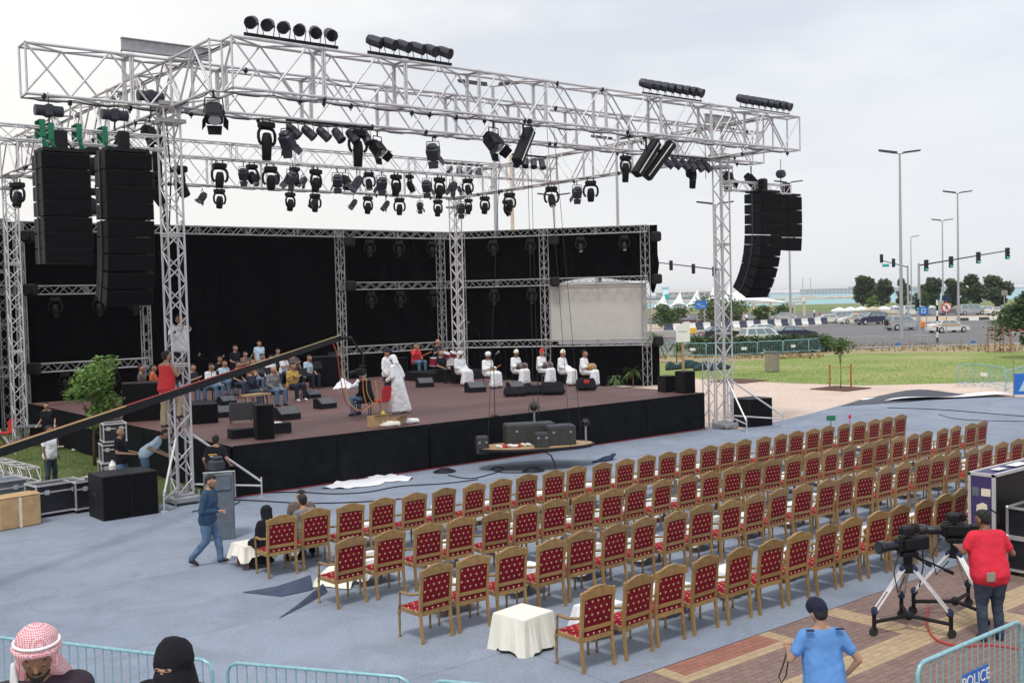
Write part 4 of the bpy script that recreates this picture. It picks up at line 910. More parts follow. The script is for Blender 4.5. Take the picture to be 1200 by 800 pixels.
# guests and crew on the carpet
g = G(245, 662); person('man in denim jacket and jeans walking past the grey cabinet, looking at his hands', (g.x, g.y, 0), R(-132), pose('walk', 6, hpit=25, elL=(-.25,-.02,1.10), wrL=(-.12,.22,1.05), elR=(.25,-.02,1.10), wrR=(.10,.24,1.08), knL=(-.10,.16,.52), anL=(-.10,.20,.10), knR=(.10,.0,.50), anR=(.10,-.30,.14)), top=('shirt','denim_jacket','long'), vox=.013, fat=1.12, eyes=True, beard=True)
person('woman in black robe and headscarf sitting low beside the first armchair of the farthest row', (9.0, 18.4, 0), R(6), pose('sit', 12, hpit=5), top=('robe','black_cloth','long'), bottom=None, hair=None, hat='hijab', h=1.62, vox=.016)
person('man in dark jacket and black cap sitting in the second armchair with his back turned', (9.80, 18.42, 0), R(8), pose('sit', 14, hpit=10), top=('shirt','grey_cloth','long'), bottom='black_cloth', hat=None, h=1.75, vox=.016)
person('man in brown-grey jacket leaning towards the seated man, facing the camera', (10.15, 19.35, 0), R(155), pose('sit', 22, hpit=10), top=('shirt','brown_cloth','long'), bottom='black_cloth', h=1.78, vox=.016, eyes=True)
plain_seat((10.15, 19.35, 0), R(170), 'black stool chair under the man in the brown-grey jacket')
# crew by the left side of the stage
g = G(60, 571); person('man in white shirt with blue stripes and jeans standing on the grass', (g.x, g.y-.0, 0), R(-150), pose('stand', 0, hyaw=20, elR=(.25,.02,1.12), anL=(-.2,-.05,.08), knL=(-.16,.0,.49)), top=('shirt','white_cloth','short'), bottom='denim_dark', vox=.016, skin='skin_brown')
g = G(58, 528); person('man in black T-shirt standing by a table on the grass', (g.x, g.y, 0), R(145), pose('stand', 8, wrL=(-.30,.22,.95), wrR=(.30,.22,.95)), top=('shirt','black_cloth','short'), bottom='black_cloth', vox=.018)
g = G(145, 590); person('man in black T-shirt looking up behind the black subwoofer pair', (g.x, g.y, .22), R(-128), pose('stand', -4, hpit=-38, wrL=(-.15,.32,1.08), wrR=(.15,.34,1.08)), top=('shirt','black_cloth','short'), bottom='denim', vox=.016, skin='skin_tan', eyes=True)
g = G(178, 588); person('man in light blue T-shirt bending forward beside the left tower', (g.x-.15, g.y, .36), R(-118), pose('stand', 48, hpit=30, wrL=(-.16,.62,.80), wrR=(.16,.64,.82)), top=('shirt','ltblue_cloth','short'), bottom='denim', vox=.016)
g = G(254, 591); p_ = person('man at the stage edge in black T-shirt with yellow and white print on its back', (g.x, g.y, 0), R(-42), pose('stand', 10, elL=(-.30,.02,1.15), elR=(.30,.02,1.15), wrL=(-.30,.18,.95), wrR=(.32,.18,1.0)), top=('shirt','black_cloth','short'), bottom='black_cloth', vox=.016)
b = MB(); 
for k, (mm, z, w_) in enumerate((('yellow_paint', 1.30, .22), ('white_paint', 1.25, .15))):
    q = MB()
    for j in range(9): x0 = -w_/2+w_*j/9; q.box((x0+.008, -.158-.0*(z-1.2), z+random.uniform(-.004,.004)), (w_/9-.006, .012, .026), rot=Matrix.Rotation(R(-8),3,'X'))
    q.build('back_print', mm, p_)
# climbers on the tower
person('man in red sleeveless vest and khaki trousers climbing the left front tower', (10.12, 26.25, 1.98), R(-70), pose('stand', 3, hyaw=-10, elL=(-.24,.12,1.20), wrL=(-.12,.40,1.36), elR=(.24,.12,1.20), wrR=(.12,.38,1.42), knR=(.12,.26,.62), anR=(.12,.22,.28)), top=('tank','red_cloth','none'), bottom='khaki', vox=.014, skin='skin_tan', h=1.93)
person('man in white T-shirt and dark trousers high inside the left front tower', (10.72, 26.72, 3.05), R(150), pose('stand', 0, elL=(-.26,.10,1.42), wrL=(-.18,.34,1.60), elR=(.26,.10,1.2), wrR=(.12,.30,1.3)), top=('shirt','white_cloth','short'), bottom='navy', vox=.018, skin='skin_brown')
# people behind, near the stage left stairs
for u, v, lab, m_, hr in ((181, 492, 'person in orange shirt behind the red-vested climber', 'orange_cloth', 'hair_black'), (167, 491, 'long-haired person in dark red top beyond the leafy tree', 'brown_cloth', 'hair_black')):
    g = st(u, v); g = GD(u, v-8, 36); person(lab, (g.x, g.y, SZ), R(-120), pose('stand', 0), top=('shirt', m_, 'short'), bottom='navy', hair=hr, vox=.02)
# musicians, left group: (u,v feet, facing, top material, label, kind)
for u, v, rz, m_, lab, bm_, ex in (
    (207, 472, 200, 'grey_cloth', 'violin player in grey top sitting behind the left tower, leftmost of the seated orchestra', 'denim', {}),
    (252, 470, 205, 'white_cloth', 'young man in white T-shirt and jeans sitting among the orchestra', 'denim', {}),
    (283, 466, 210, 'black_cloth', 'man in black shirt sitting with a fiddle behind the camera jib', 'denim_dark', {}),
    (300, 461, 205, 'brown_cloth', 'man in brown top sitting behind the striped-shirt player', 'denim', {}),
    (322, 455, 200, 'white_cloth', 'violinist in patterned white shirt sitting half hidden by the jib', 'denim_dark', {}),
    (300, 478, 215, 'navy', 'zither player in dark striped shirt with a hand on his chin', 'denim_dark', dict(elR=(.2,.2,.78), wrR=(.06,.24,1.05))),
    (326, 476, 195, 'grey_cloth', 'bald man in grey cardigan sitting with a flute', 'denim', dict(bald=1)),
    (349, 470, 195, 'yellow_cloth', 'man in yellow shirt sitting with his arms folded', 'navy', dict(wrL=(.08,.24,.84), wrR=(-.08,.24,.84))),
    (367, 455, 200, 'ltblue_cloth', 'man in pale blue shirt sitting at the right end of the orchestra', 'navy', {})):
    g = st(u, v); bald = ex.pop('bald', 0)
    person(lab, (g.x, g.y+.45, SZ), R(rz), pose('sit', 8, hpit=8, **ex), top=('shirt', m_, 'long' if m_ in ('grey_cloth','navy') else 'short'), bottom=bm_, hair=None if bald else 'hair_black', vox=.017, h=1.92, shoe='white_shoe' if 'yellow' in lab else 'shoe')
    plain_seat((g.x, g.y+.45, SZ), R(rz), 'black chair under the '+lab.split(',')[0].split(' sitting')[0].split(' with')[0])
for u, v, rz, m_, bm_, lab in ((231, 471, 205, 'navy', 'denim', 'man in navy shirt and jeans sitting just right of the left tower'), (268, 464, 200, 'ltblue_cloth', 'denim', 'man in pale blue shirt sitting behind the young man in white'),
    (312, 452, 195, 'grey_cloth', 'denim_dark', 'man in grey checked shirt in the second row behind the zither player'), (338, 452, 205, 'white_cloth', 'denim_dark', 'man in white shirt sitting between the bald man and the yellow shirt'),
    (292, 447, 190, 'brown_cloth', 'navy', 'man in brown shirt in the back row left of the blue checked man'), (330, 442, 195, 'navy', 'navy', 'man in navy shirt in the back row under the jib'), (262, 456, 205, 'black_cloth', 'denim_dark', 'man in black sitting at the back beside the boom microphone'), (350, 448, 190, 'brown_cloth', 'navy', 'man in dark brown sitting behind the yellow shirt')):
    g = st(u, v); person(lab, (g.x, g.y+.45, SZ), R(rz), pose('sit', 6, hpit=8, elR=(.22,.12,.75), wrR=(.0,.3,.85)), top=('shirt', m_, 'short'), bottom=bm_, vox=.018, h=1.92); plain_seat((g.x, g.y+.45, SZ), R(rz), 'dark chair under the '+lab.split(' sitting')[0].split(' in the')[0])
for u, v, rz, m_, lab, ex in ((277, 455, 200, 'black_cloth', 'man in black T-shirt standing with an oud behind the orchestra', dict(wrL=(-.1,.3,1.15), wrR=(.2,.3,1.05))), (305, 445, 185, 'ltblue_cloth', 'man in light blue checked shirt standing at the back of the orchestra', {})):
    g = st(u, v); person(lab, (g.x, g.y, SZ), R(rz), pose('stand', 0, **ex), top=('shirt', m_, 'short'), bottom='navy', vox=.018, h=1.92, eyes=False)
# white-haired man and the walkers
g = st(432, 487); person('white-haired man in black jacket and jeans sitting with his back to the seats', (g.x, g.y, SZ), R(25), pose('sit', 14), top=('shirt','black_cloth','long'), bottom='denim', hair='hair_grey', vox=.015, h=1.95); plain_seat((g.x, g.y, SZ), R(50), 'black chair under the white-haired man')
g = st(467, 484); person('man in long white robe and headscarf walking away across the stage', (g.x, g.y, SZ), R(30), pose('walk', 9, hpit=20, knL=(-.09,.1,.5), anL=(-.08,.12,.08), knR=(.09,-.02,.5), anR=(.08,-.20,.10), elL=(-.24,.05,1.12), wrL=(-.2,.25,1.0), elR=(.28,-.04,1.12), wrR=(.22,.1,1.02)), top=('robe','white_cloth','long'), bottom=None, hair=None, hat='ghutra', vox=.014, h=1.92)
g = st(463, 470); person('man in white shirt and dark cap facing the robed walker', (g.x-.1, g.y+.35, SZ), R(215), pose('stand', 0), top=('shirt','white_cloth','long'), bottom='navy', hat='visor', vox=.018, h=1.92)
g = st(494, 442); person('man in red shirt and jeans sitting with a guitar, hand at his mouth', (g.x, g.y+.45, SZ+.15), R(185), pose('sit', 0, elR=(.25,.15,.82), wrR=(.05,.22,1.12), wrL=(-.1,.3,.7)), top=('shirt','red_cloth','long'), bottom='denim', vox=.016, h=1.95); plain_seat((g.x, g.y+.45, SZ+.15), R(185), 'black stool under the man in the red shirt')
g = st(524, 449); person('man in black shirt sitting with a keyboard on his lap', (g.x, g.y+.45, SZ), R(190), pose('sit', 4), top=('shirt','black_cloth','short'), bottom='black_cloth', vox=.017, h=1.92, hair=None); plain_seat((g.x, g.y+.45, SZ), R(190), 'black chair under the keyboard player')
wm = ((547, 452, 'ghutra', 'first from the left, with a reddish scarf', 'white_cloth'), (580, 455, 'turban', 'second from the left, playing a lute', 'white_cloth'), (613, 451, 'cap', 'third from the left, holding a drum', 'white_cloth'), (643, 450, 'redcap', 'fourth from the left, in a red cap', 'white_cloth'), (668, 452, 'cap', 'fifth from the left, hands on his knees', 'white_cloth'), (694, 453, None, 'rightmost of the row, beating a painted drum', 'white_cloth'))
for i, (u, v, hat, lab, m_) in enumerate(wm):
    g = st(u, v); rz = R(187+i*4)
    person('white-robed seated musician, '+lab, (g.x, g.y+.5, SZ), rz, pose('sit', 4, hpit=6, wrL=(-.13,.30,.74 if i in (1,2,3,5) else .64), wrR=(.15,.28,.76 if i in (1,2,3,5) else .64)), top=('robe', m_, 'long'), bottom=None, hair='hair_black' if hat is None else None, hat=hat, vox=.015, h=1.95, skin='skin_brown' if i < 3 else 'skin_tan')
    plain_seat((g.x, g.y+.5, SZ), rz, 'dark chair under the white-robed musician, '+lab.split(',')[0])
    if i in (2, 3, 5):
        t = thing('hand_drum', 'barrel hand drum on the lap of the white-robed musician, '+lab.split(',')[0], 'drum', (g.x, g.y+.5, SZ+.78), rz)
        b = MB(); b.lathe([(.14,-.26),(.17,-.12),(.18,0),(.17,.12),(.14,.26)], (0,.34,0), n=14, axis=(1,0,0)); b.build('shell', 'drum_orange' if i == 5 else 'drum_brown', t, smooth=True)
        b = MB()
        for s_ in (-.24,.24,-.2,.2): b.lathe([(.152,-.008),(.158,0),(.152,.008)], (s_,.34,0), n=14, axis=(1,0,0))
        b.build('hoop', 'alu_dull', t)
    if i == 1:
        t = thing('lute', 'small lute across the lap of the second white-robed musician', 'lute', (g.x, g.y+.5, SZ+.78), rz); b = MB(); b.ball((.08,.32,0), .17, 10, 8, (1,.5,.85)); b.build('bowl', 'wood_tan', t, smooth=True); b = MB(); b.cyl((-.05,.33,.02), (-.48,.36,.16), .022); b.build('neck', 'wood_red', t)
g = G(564, 424, SZ+.4); g = Vector((29.0, 41.2, SZ+.42)); person('drummer in dark blue shirt behind the drum kit', tuple(g), R(195), pose('sit', 4, wrL=(-.2,.35,.85), wrR=(.2,.35,.85)), top=('shirt','navy','short'), bottom='navy', vox=.018, h=1.92, hair=None)
plain_seat((29.0, 41.2, SZ+.42), R(195), 'round drum stool chair behind the kit')
# foreground
g = G(968, 895); pol = person('policeman in light blue shirt and dark beret seen from behind, holding a strap', (g.x, g.y, 0), R(-34), pose('stand', 11, hyaw=6, hpit=26, elL=(-.37,.04,1.16), wrL=(-.31,.26,1.20), elR=(.38,-.02,1.14), wrR=(.27,.06,.96)), top=('shirt','blue_shirt','short'), bottom='navy', hat='beret', vox=.011, fat=1.1, skin='skin_tan', h=1.70)
b = MB(); 
for s in (-1,1): b.bbox((s*.165, -.02, 1.492), (.09,.05,.012), .004)
b.build('shoulder_mark', 'navy', pol)
t = thing('strap', 'dark looped strap hanging from the policeman\'s left hand', 'strap', tuple(pol.location), R(-34)); b = MB(); b.tube([(-.26,.36,1.16),(-.27,.35,1.02),(-.30,.35,.84),(-.35,.35,.77),(-.38,.35,.84),(-.33,.35,.96),(-.27,.36,1.14)], .008); b.build('band', 'rubber', t)
b = MB(); b.bbox((-.26,.37,1.18), (.1,.06,.07), .015); b.build('buckle', 'wood_tan', t)
g = G(1161, 750); red = person('camera operator in bright red T-shirt and jeans seen from behind', (g.x, g.y, 0), R(-32), pose('stand', 12, hyaw=22, hpit=25, elL=(-.32,.10,1.20), wrL=(-.26,.36,1.22), elR=(.36,.04,1.16), wrR=(.36,.26,1.18)), top=('shirt','crimson_shirt','short'), bottom='denim_dark', vox=.011, fat=1.42, skin='skin_brown', h=1.83)
b = MB(); b.bbox((-.12,-.215,.93), (.12,.03,.13), .01); b.build('radio_pack', 'bin_tan', red)
b = MB(); b.tube([(-.12,.0,1.60),(-.12,.0,1.72),(0,-.0,1.80),(.12,.0,1.72),(.12,0,1.60)], .012); b.build('headset_band', 'black', red)
# two spectators on the stand where the photograph was taken
DK = 1.35
stand = thing('spectator_stand', 'raised grey deck of the spectator stand below the two foreground figures', 'stand', (0, 0, 0), HEAD-math.pi/2); b = MB(); b.bbox((-1.7, 4.45, DK-.06), (5.5, 5.4, .12), .02); b.build('deck', 'concrete', stand)
for x in (-4.2, -1.7, .8):
    for y in (1.9, 6.5): b = MB(); b.cyl((x, y, 0), (x, y, DK-.12), .05); b.build('post', 'alu_dull', stand)
g = GD(42, 762, 6.0); sc_ = (g.z-DK)/1.63
man = person('man in dark purple robe with a red and white checked headscarf, looking down', (g.x, g.y, DK), R(172), pose('stand', 6, hpit=20, hyaw=-12, hd=(0,.06,1.62)), top=('robe','purple_black','long'), bottom=None, hair=None, vox=.011, eyes=True, beard=True, skin='skin_brown', h=1.75*sc_, fat=1.3)
hm = Matrix.Rotation(R(-12), 3, 'Z') @ Matrix.Rotation(R(-20), 3, 'X'); hd0 = V((0,.06,1.62)); HH = lambda x, y, z: hd0+hm @ V((x, y, z))
def checked():
    m = bpy.data.materials.new('checked_scarf'); m.use_nodes = True; t = m.node_tree; b = t.nodes['Principled BSDF']; b.inputs['Roughness'].default_value = .9
    tcn = nn(t, 'ShaderNodeTexCoord'); 
    acc = None
    for ax in ('X','Y','Z'):
        wv = nn(t, 'ShaderNodeTexWave', bands_direction=ax); wv.inputs['Scale'].default_value = 30; wv.inputs['Distortion'].default_value = .6; t.links.new(tcn.outputs['Object'], wv.inputs[0])
        if acc is None: acc = wv.outputs[1]
        else:
            q = nn(t, 'ShaderNodeMath', operation='MULTIPLY'); t.links.new(acc, q.inputs[0]); t.links.new(wv.outputs[1], q.inputs[1]); acc = q.outputs[0]
    r = nn(t, 'ShaderNodeValToRGB'); r.color_ramp.elements[0].position = .03; r.color_ramp.elements[0].color = (.74,.55,.57,1); r.color_ramp.elements[1].position = .16; r.color_ramp.elements[1].color = (.62,.10,.15,1)
    t.links.new(acc, r.inputs[0]); t.links.new(r.outputs[0], b.inputs['Base Color']); M['checked_scarf'] = m
checked()
sc2 = soft('headscarf', [[(HH(0,-.025,.055), .116), (HH(0,.012,.092), .088)], [(HH(-.07,.0,-.02), .05), (HH(-.11,-.02,-.16), .05), (HH(-.10,-.08,-.22), .07)], [(HH(.07,-.0,-.02), .045), (HH(.09,.04,-.16), .035), (HH(.07,-.08,-.24), .07)], [(HH(0,-.07,0), .1), (HH(0,-.12,-.2), .09)]], 'checked_scarf', man, .009, fold=.02, sm=2)
soft('headscarf_roll', [[(HH(math.cos(a)*.110, math.sin(a)*.112-.010, .055+.022*math.sin(a)), .020), (HH(math.cos(a+.4)*.110, math.sin(a+.4)*.112-.010, .055+.022*math.sin(a+.4)), .020)] for a in [i*.4 for i in range(16)]], 'checked_scarf', man, .007, fold=.012, sm=2)
soft('scarf_border', [[(HH(math.cos(a)*.112, math.sin(a)*.110-.010, .088+.022*math.sin(a)), .010), (HH(math.cos(a+.3)*.112, math.sin(a+.3)*.110-.010, .088+.022*math.sin(a+.3)), .010)] for a in [i*.3-.3 for i in range(13)]]+[[(HH(.112,.05,.0), .014), (HH(.125,.055,-.1), .014), (HH(.10,.09,-.2), .02)]], 'white_cloth', man, .006, sm=2)
g = GD(205, 777, 6.3); sc_ = (g.z-DK)/1.60
wom = person('woman veiled in black with only her eyes showing', (g.x, g.y, DK), R(128), pose('stand', 3, hpit=0, hyaw=0, hd=(0,.03,1.60)), top=('robe','black_cloth','long'), bottom=None, hair=None, vox=.011, skin='skin_tan', h=1.75*sc_)
hm = Matrix.Identity(3); hd0 = V((0,.03,1.60))
soft('veil', [[(HH(0,-.025,.045), .125), (HH(0,.0,.09), .09), (HH(0,.03,.03), .098), (HH(0,.02,.08), .08)], [(HH(-.02,.055,.062), .053), (HH(.02,.055,.062), .053), (HH(0,-.02,.06), .1)], [(HH(0,.035,-.05), .093), (HH(0,.098,-.040), .045), (HH(0,-.03,-.05), .12), (HH(0,.07,-.16), .07), (HH(0,-.05,-.22), .13), (HH(-.1,-.02,-.24), .08), (HH(.1,-.02,-.24), .08)]], 'black_cloth', wom, .008, fold=.018, sm=2)
soft('eye_opening', [[(HH(-.04,.100,.008), .019), (HH(.04,.100,.008), .019), (HH(0,.118,.006), .014)]], 'skin_tan', wom, .006, sm=1)
b = MB(); [b.ball(HH(s*.030, .118, .010), .0085, 8, 6, (1.7,.6,.8)) for s in (-1,1)]; b.build('eyes', 'black_gloss', wom, smooth=True)
def spline(P_, n=6):
    q = []
    for i in range(len(P_)-1):
        a, b_, c, d = P_[max(i-1,0)], P_[i], P_[i+1], P_[min(i+2, len(P_)-1)]
        for k in range(n): t_ = k/n; q.append(.5*((2*b_)+(c-a)*t_+(2*a-5*b_+4*c-d)*t_*t_+(3*b_-a-3*c+d)*t_**3))
    return q+[P_[-1]]
# ------------------------------------------------------------ props on and around the stage
def wedge(u, v, label, rz=R(180), s=1., dz=0):
    g = st(u, v, dz); t = thing('floor_monitor', label, 'monitor speaker', (g.x, g.y, SZ+.003+dz), rz, 'floor monitors on the stage'); w_, d, h = .72*s, .58*s, .40*s
    # the sloping face looks back at the performers (local +Y)
    prof = [(-d/2, 0), (d/2, 0), (d/2, h*.45), (-.06*s, h), (-d/2, h*.9)]
    b = MB(); b.prism([(-w_/2, y, z) for y, z in prof], (w_, 0, 0)); b.build('cabinet', 'black', t)
    b = MB(); b.prism([(-w_/2+.03, d/2-.01, h*.47), (-w_/2+.03, -.04*s, h*.99), (w_/2-.03, -.04*s, h*.99), (w_/2-.03, d/2-.01, h*.47)], (0, .018, .012)); b.build('grille', 'wedge_grey', t)
    b = MB(); b.box((0, -d/2-.006, h*.5), (.16*s, .012, .06*s)); b.build('handle', 'grille', t)
for u, v, rz, s, lab in ((381, 478, 15, .9, 'floor monitor nearest the white cloth heap at the left'), (336, 491, 10, 1., 'large floor monitor beside the zither table'), (264, 488, 5, .9, 'floor monitor behind the leaning music easel'), (366, 466, 10, .75, 'small floor monitor at the right of the yellow-shirted man'),
                   (498, 453, -10, .95, 'floor monitor in front of the red-shirted guitarist'), (557, 459, -5, 1., 'floor monitor in front of the first white-robed musician'), (604, 457, -5, .85, 'floor monitor behind the black bags'), (266, 474, 10, .8, 'floor monitor under the jib beside the left tower')):
    wedge(u, v, lab, R(rz+170), s)
def bag(u, v, label, w_=.9, d=.5, h=.38):
    g = st(u, v); soft('bag', [[((-w_/2+.1, -d/2+.1, .12), .1), ((w_/2-.1, -d/2+.1, .12), .1), ((w_/2-.1, d/2-.1, .12), .1), ((-w_/2+.1, d/2-.1, .12), .1), ((-w_/2+.12, 0, h-.1), .1), ((w_/2-.14, 0, h-.12), .1)]], 'black_cloth', None, .022, fold=.06)
    o = REM[-1]; o.name = 'equipment_bag'; o.location = (g.x, g.y, SZ); o.rotation_euler = (0,0,R(-30)); o['label'] = label; o['category'] = 'bag'
bag(604, 464, 'long black bag lying leftmost before the white-robed row'); bag(627, 462, 'black bag before the third white-robed musician'); bag(648, 462, 'bulky black bag before the fourth white-robed musician', .9, .6, .5); bag(687, 457, 'black bag with a red tag before the rightmost white-robed musician', .8, .5, .5)
g = st(687, 457); b = MB(); b.bbox((0,-.27,.36), (.22,.03,.14), .02); b.build('tag', 'red_paint', label='red and white tag on the black bag before the rightmost white-robed musician', cat='tag', loc=(g.x-.1, g.y-.08, SZ+.02), rz=R(-35))
def cabinet(label, loc, size, rz=0, name='speaker', m='black', cat='loudspeaker', grille=True, wheels=False, split=1):
    w_, d, h = size; t = thing(name, label, cat, loc, rz)
    for i in range(split):
        x = -w_/2+w_/split*(i+.5); b = MB(); b.bbox((x, 0, h/2), (w_/split-.012, d, h), .015); b.build('cabinet', m, t)
        if grille: b = MB(); b.bbox((x, -d/2-.008, h/2), (w_/split-.07, .022, h-.07), .01); b.build('grille', 'grille', t)
    for sx in (-1,1): b = MB(); b.box((sx*(w_/2+.004), 0, h*.55), (.012, .16, .09)); b.build('handle', 'rubber', t)
    return t
g = G(146, 611); cabinet('pair of wide black subwoofers standing on the carpet left of the left front tower', (8.87, 26.02, 0), (1.36, .98, 1.06), R(1), split=2)
g = G(890, 497); cabinet('black subwoofer on the carpet right of the right front tower', (32.5, 25.5, 0), (1.15, 1.0, 1.05), R(-10))
cabinet('black box loudspeaker on the right stage corner, lower left one', (30.05, 27.6, SZ), (.5,.5,.62), R(-10)); cabinet('black box loudspeaker on the right stage corner, taller one', (30.15, 26.75, SZ), (.55,.55,.82), R(-10))
g = st(312, 514); cabinet('upright black loudspeaker at the front edge of the stage', (g.x, g.y+.12, SZ), (.50,.48,.95), R(-15))
g = st(288, 513); cabinet('low flat black box lying at the stage edge left of the upright loudspeaker', (g.x, g.y+.2, SZ), (.75,.4,.26), R(-5), name='flat_box', cat='box', grille=False)
g = st(329, 508); cabinet('open black equipment case with white papers beside the upright loudspeaker', (g.x, g.y+.2, SZ), (.72,.4,.30), R(-5), name='equipment_case', cat='case', grille=False)
b = MB(); b.bbox((0,0,0), (.4,.25,.02), .005); b.build('papers', 'white_paint', label='white papers on the black case at the stage edge', cat='papers', loc=(g.x-.1, g.y+.18, SZ+.315))
for u, v, lab, sz in ((385, 453, 'large black amplifier cabinet behind the end of the jib', (1.3,.7,1.35)), (243, 496, 'black rack box beside the left tower on the stage', (.85,.6,.62)), (243, 484, 'upper black rack box behind the left tower', (.85,.6,.4)), (545, 449, 'black amplifier between the keyboard player and the robed row', (.8,.5,.75)), (470, 440, 'black amplifier behind the robed walker', (.9,.5,.9))):
    g = st(u, v); cabinet(lab, (g.x, g.y+.3, SZ), sz, R(-15), name='amplifier', cat='amplifier')
# easel / music stands / mic stands
def mic(loc, label, h=1.5, boom=None, m='black'):
    t = thing('microphone_stand', label, 'microphone', loc); b = MB(); b.cyl((0,0,0), (0,0,.02), .14, n=12); b.build('base', m, t); b = MB(); b.cyl((0,0,0), (0,0,h), .012); b.build('pole', m, t)
    if boom: b = MB(); b.cyl((0,0,h), Vector((0,0,h))+Vector(boom), .010); b.build('boom', m, t); e = Vector((0,0,h))+Vector(boom)
    else: e = Vector((0,0,h))
    b = MB(); b.cyl(e, e+Vector((0,-.12,.06)), .018, .026); b.ball(e+Vector((0,-.14,.07)), .032, 8, 6); b.build('microphone', 'alu_dull', t)
for u, v, h, bm_, lab in ((580, 487, 1.75, (.1,.0,.2), 'microphone stand at the front of the stage before the second white-robed musician'), (249, 470, 1.5, (-.5,0,.3), 'boom microphone stand behind the left tower'), (262, 462, 1.55, None, 'microphone stand among the orchestra'), (563, 435, 2.0, (-.7,.1,.5), 'tall boom microphone stand over the drum kit'), (593, 445, 1.3, (-.3,0,.3), 'boom microphone before the lute player'), (662, 450, .9, (-.3,0,.1), 'short microphone stand beside the fifth white-robed musician')):
    g = st(u, v); mic((g.x, g.y, SZ), lab, h, bm_)
g = st(288, 496); t = thing('music_easel', 'leaning dark grey panel on a folding stand before the zither player', 'easel', (g.x, g.y+.2, SZ), R(160)); b = MB(); rm = Matrix.Rotation(R(-22), 3, 'X'); b.bbox(rm @ Vector((0,0,.42)), (.85,.04,.62), .015, rot=rm); b.build('panel', 'wedge_grey', t)
for s in (-1,1): b = MB(); b.cyl((s*.38,.1,0), (s*.36,-.2,.75), .016); b.cyl((s*.3,-.45,0), (s*.3,-.15,.6), .014); b.build('leg', 'black', t)
g = st(305, 485); t = thing('zither_table', 'flat zither on a stand before the striped-shirt player', 'zither', (g.x-.05, g.y+.15, SZ), R(15)); b = MB(); b.prism([(-.55,-.18,.62),(.5,-.18,.62),(.3,.2,.62),(-.5,.2,.62)], (0,0,.07)); b.build('body', 'wood_tan', t)
for x in (-.4,.35):
    b = MB(); b.cyl((x,-.1,0), (x,.0,.62), .018); b.build('leg', 'cream_cloth', t)
for i, (u, v, rz) in enumerate(((318,466,20),(355,468,-20),(374,456,10),(392,440,0))):
    g = st(u, v); t = thing('music_stand', 'black music stand, %s from the left among the orchestra' % ORD[i], 'music stand', (g.x, g.y+.1, SZ), R(rz)); b = MB(); b.cyl((0,0,.0), (0,0,.95), .012); b.build('pole', 'black', t); b = MB(); rm = Matrix.Rotation(R(-25),3,'X'); b.bbox((0,0,1.05), (.5,.015,.34), .005, rot=rm); b.build('tray', 'black', t)
    b = MB(); 
    for k in range(3): a = k*2.1; b.cyl((0,0,.25), (.28*math.cos(a), .28*math.sin(a), 0), .009)
    b.build('tripod_foot', 'black', t)
for i, (u, v, tl) in enumerate(((276, 440, 40), (292, 448, -35), (322, 448, -60), (342, 462, 25))):
    g = st(u, v); t = thing('fiddle_bow' if i else 'oud', ['oud held by the standing man in black', 'fiddle bow held up by the man behind the jib', 'fiddle held by the violinist in patterned white shirt', 'flute held by the bald man'][i], ['oud','bow','fiddle','flute'][i], (g.x-.05, g.y-.2+.1*i, SZ+1.05-.1*(i>0)), R(200)); rm = Matrix.Rotation(R(tl),3,'Y')
    b = MB(); b.cyl(rm @ Vector((0,0,-.35)), rm @ Vector((0,0,.5)), .016); b.build('neck', 'wood_tan', t)
    if i in (0,2): b = MB(); b.ball(rm @ Vector((0,0,-.3)), .17 if i == 0 else .12, 10, 8, (1,.45,1.2)); b.build('bowl', 'wood_red', t, smooth=True)
g = st(494, 440); t = thing('guitar', 'guitar across the lap of the man in the red shirt', 'guitar', (g.x, g.y+.08, SZ+.95), R(185)); b = MB(); b.lathe([(.0,-.04),(.19,-.038),(.19,.038),(0,.04)], (.1,0,0), n=14, axis=(0,1,0)); b.build('body', 'black_gloss', t); b = MB(); b.box((-.4,0,.1), (.75,.03,.05), rot=Matrix.Rotation(R(15),3,'Y')); b.build('neck', 'wood_red', t)
g = st(524, 447); t = thing('keyboard', 'pale keyboard on the lap of the man in black', 'keyboard', (g.x, g.y+.08, SZ+.70), R(190)); b = MB(); b.bbox((0,0,0), (.85,.28,.06), .01); b.build('body', 'black', t); b = MB(); b.bbox((0,.06,.035), (.75,.13,.012), .003); b.build('keys', 'white_paint', t)
# drum kit
t = thing('drum_kit', 'drum kit with dark red shells behind the robed musicians', 'drums', (28.85, 40.25, SZ+.42), R(190))
def drum(c, r, h, ax, nm='drum'):
    b = MB(); b.lathe([(r,-h/2),(r,h/2)], c, n=16, axis=ax); o = b.build(nm, 'red_skin_drum', t, smooth=False); b = MB(); a = Vector(ax).normalized(); c = Vector(c)
    for s in (-1,1): b.lathe([(r*1.03,-.015),(r*1.05,0),(r*1.03,.015)], c+a*(s*h/2), n=16, axis=ax)
    b.build('hoop', 'alu', o); b = MB(); b.cyl(c+a*(h/2+.004), c+a*(h/2+.01), r*.97, n=16); b.cyl(c-a*(h/2+.004), c-a*(h/2+.01), r*.97, n=16); b.build('drum_skin', 'white_paint', o)
drum((0,.1,.3), .29, .4, (0,1,0)); drum((-.25,.2,.75), .17, .2, (0,.5,1)); drum((.22,.2,.75), .17, .2, (0,.5,1)); drum((.6,-.2,.45), .2, .35, (0,.1,1)); drum((-.6,-.2,.6), .18, .14, (0,.1,1))
for x, y, z in ((-.75,.25,1.15),(.75,.25,1.2),(-.95,-.2,.9)):
    b = MB(); b.lathe([(.0,.012),(.2,.004),(.2,0),(0,.005)], (x,y,z), n=16, axis=(0,-.2,1)); b.build('cymbal', 'wood_tan', t); b = MB(); b.cyl((x,y,z), (x*.9,y,0), .012); b.build('cymbal_stand', 'alu_dull', t)
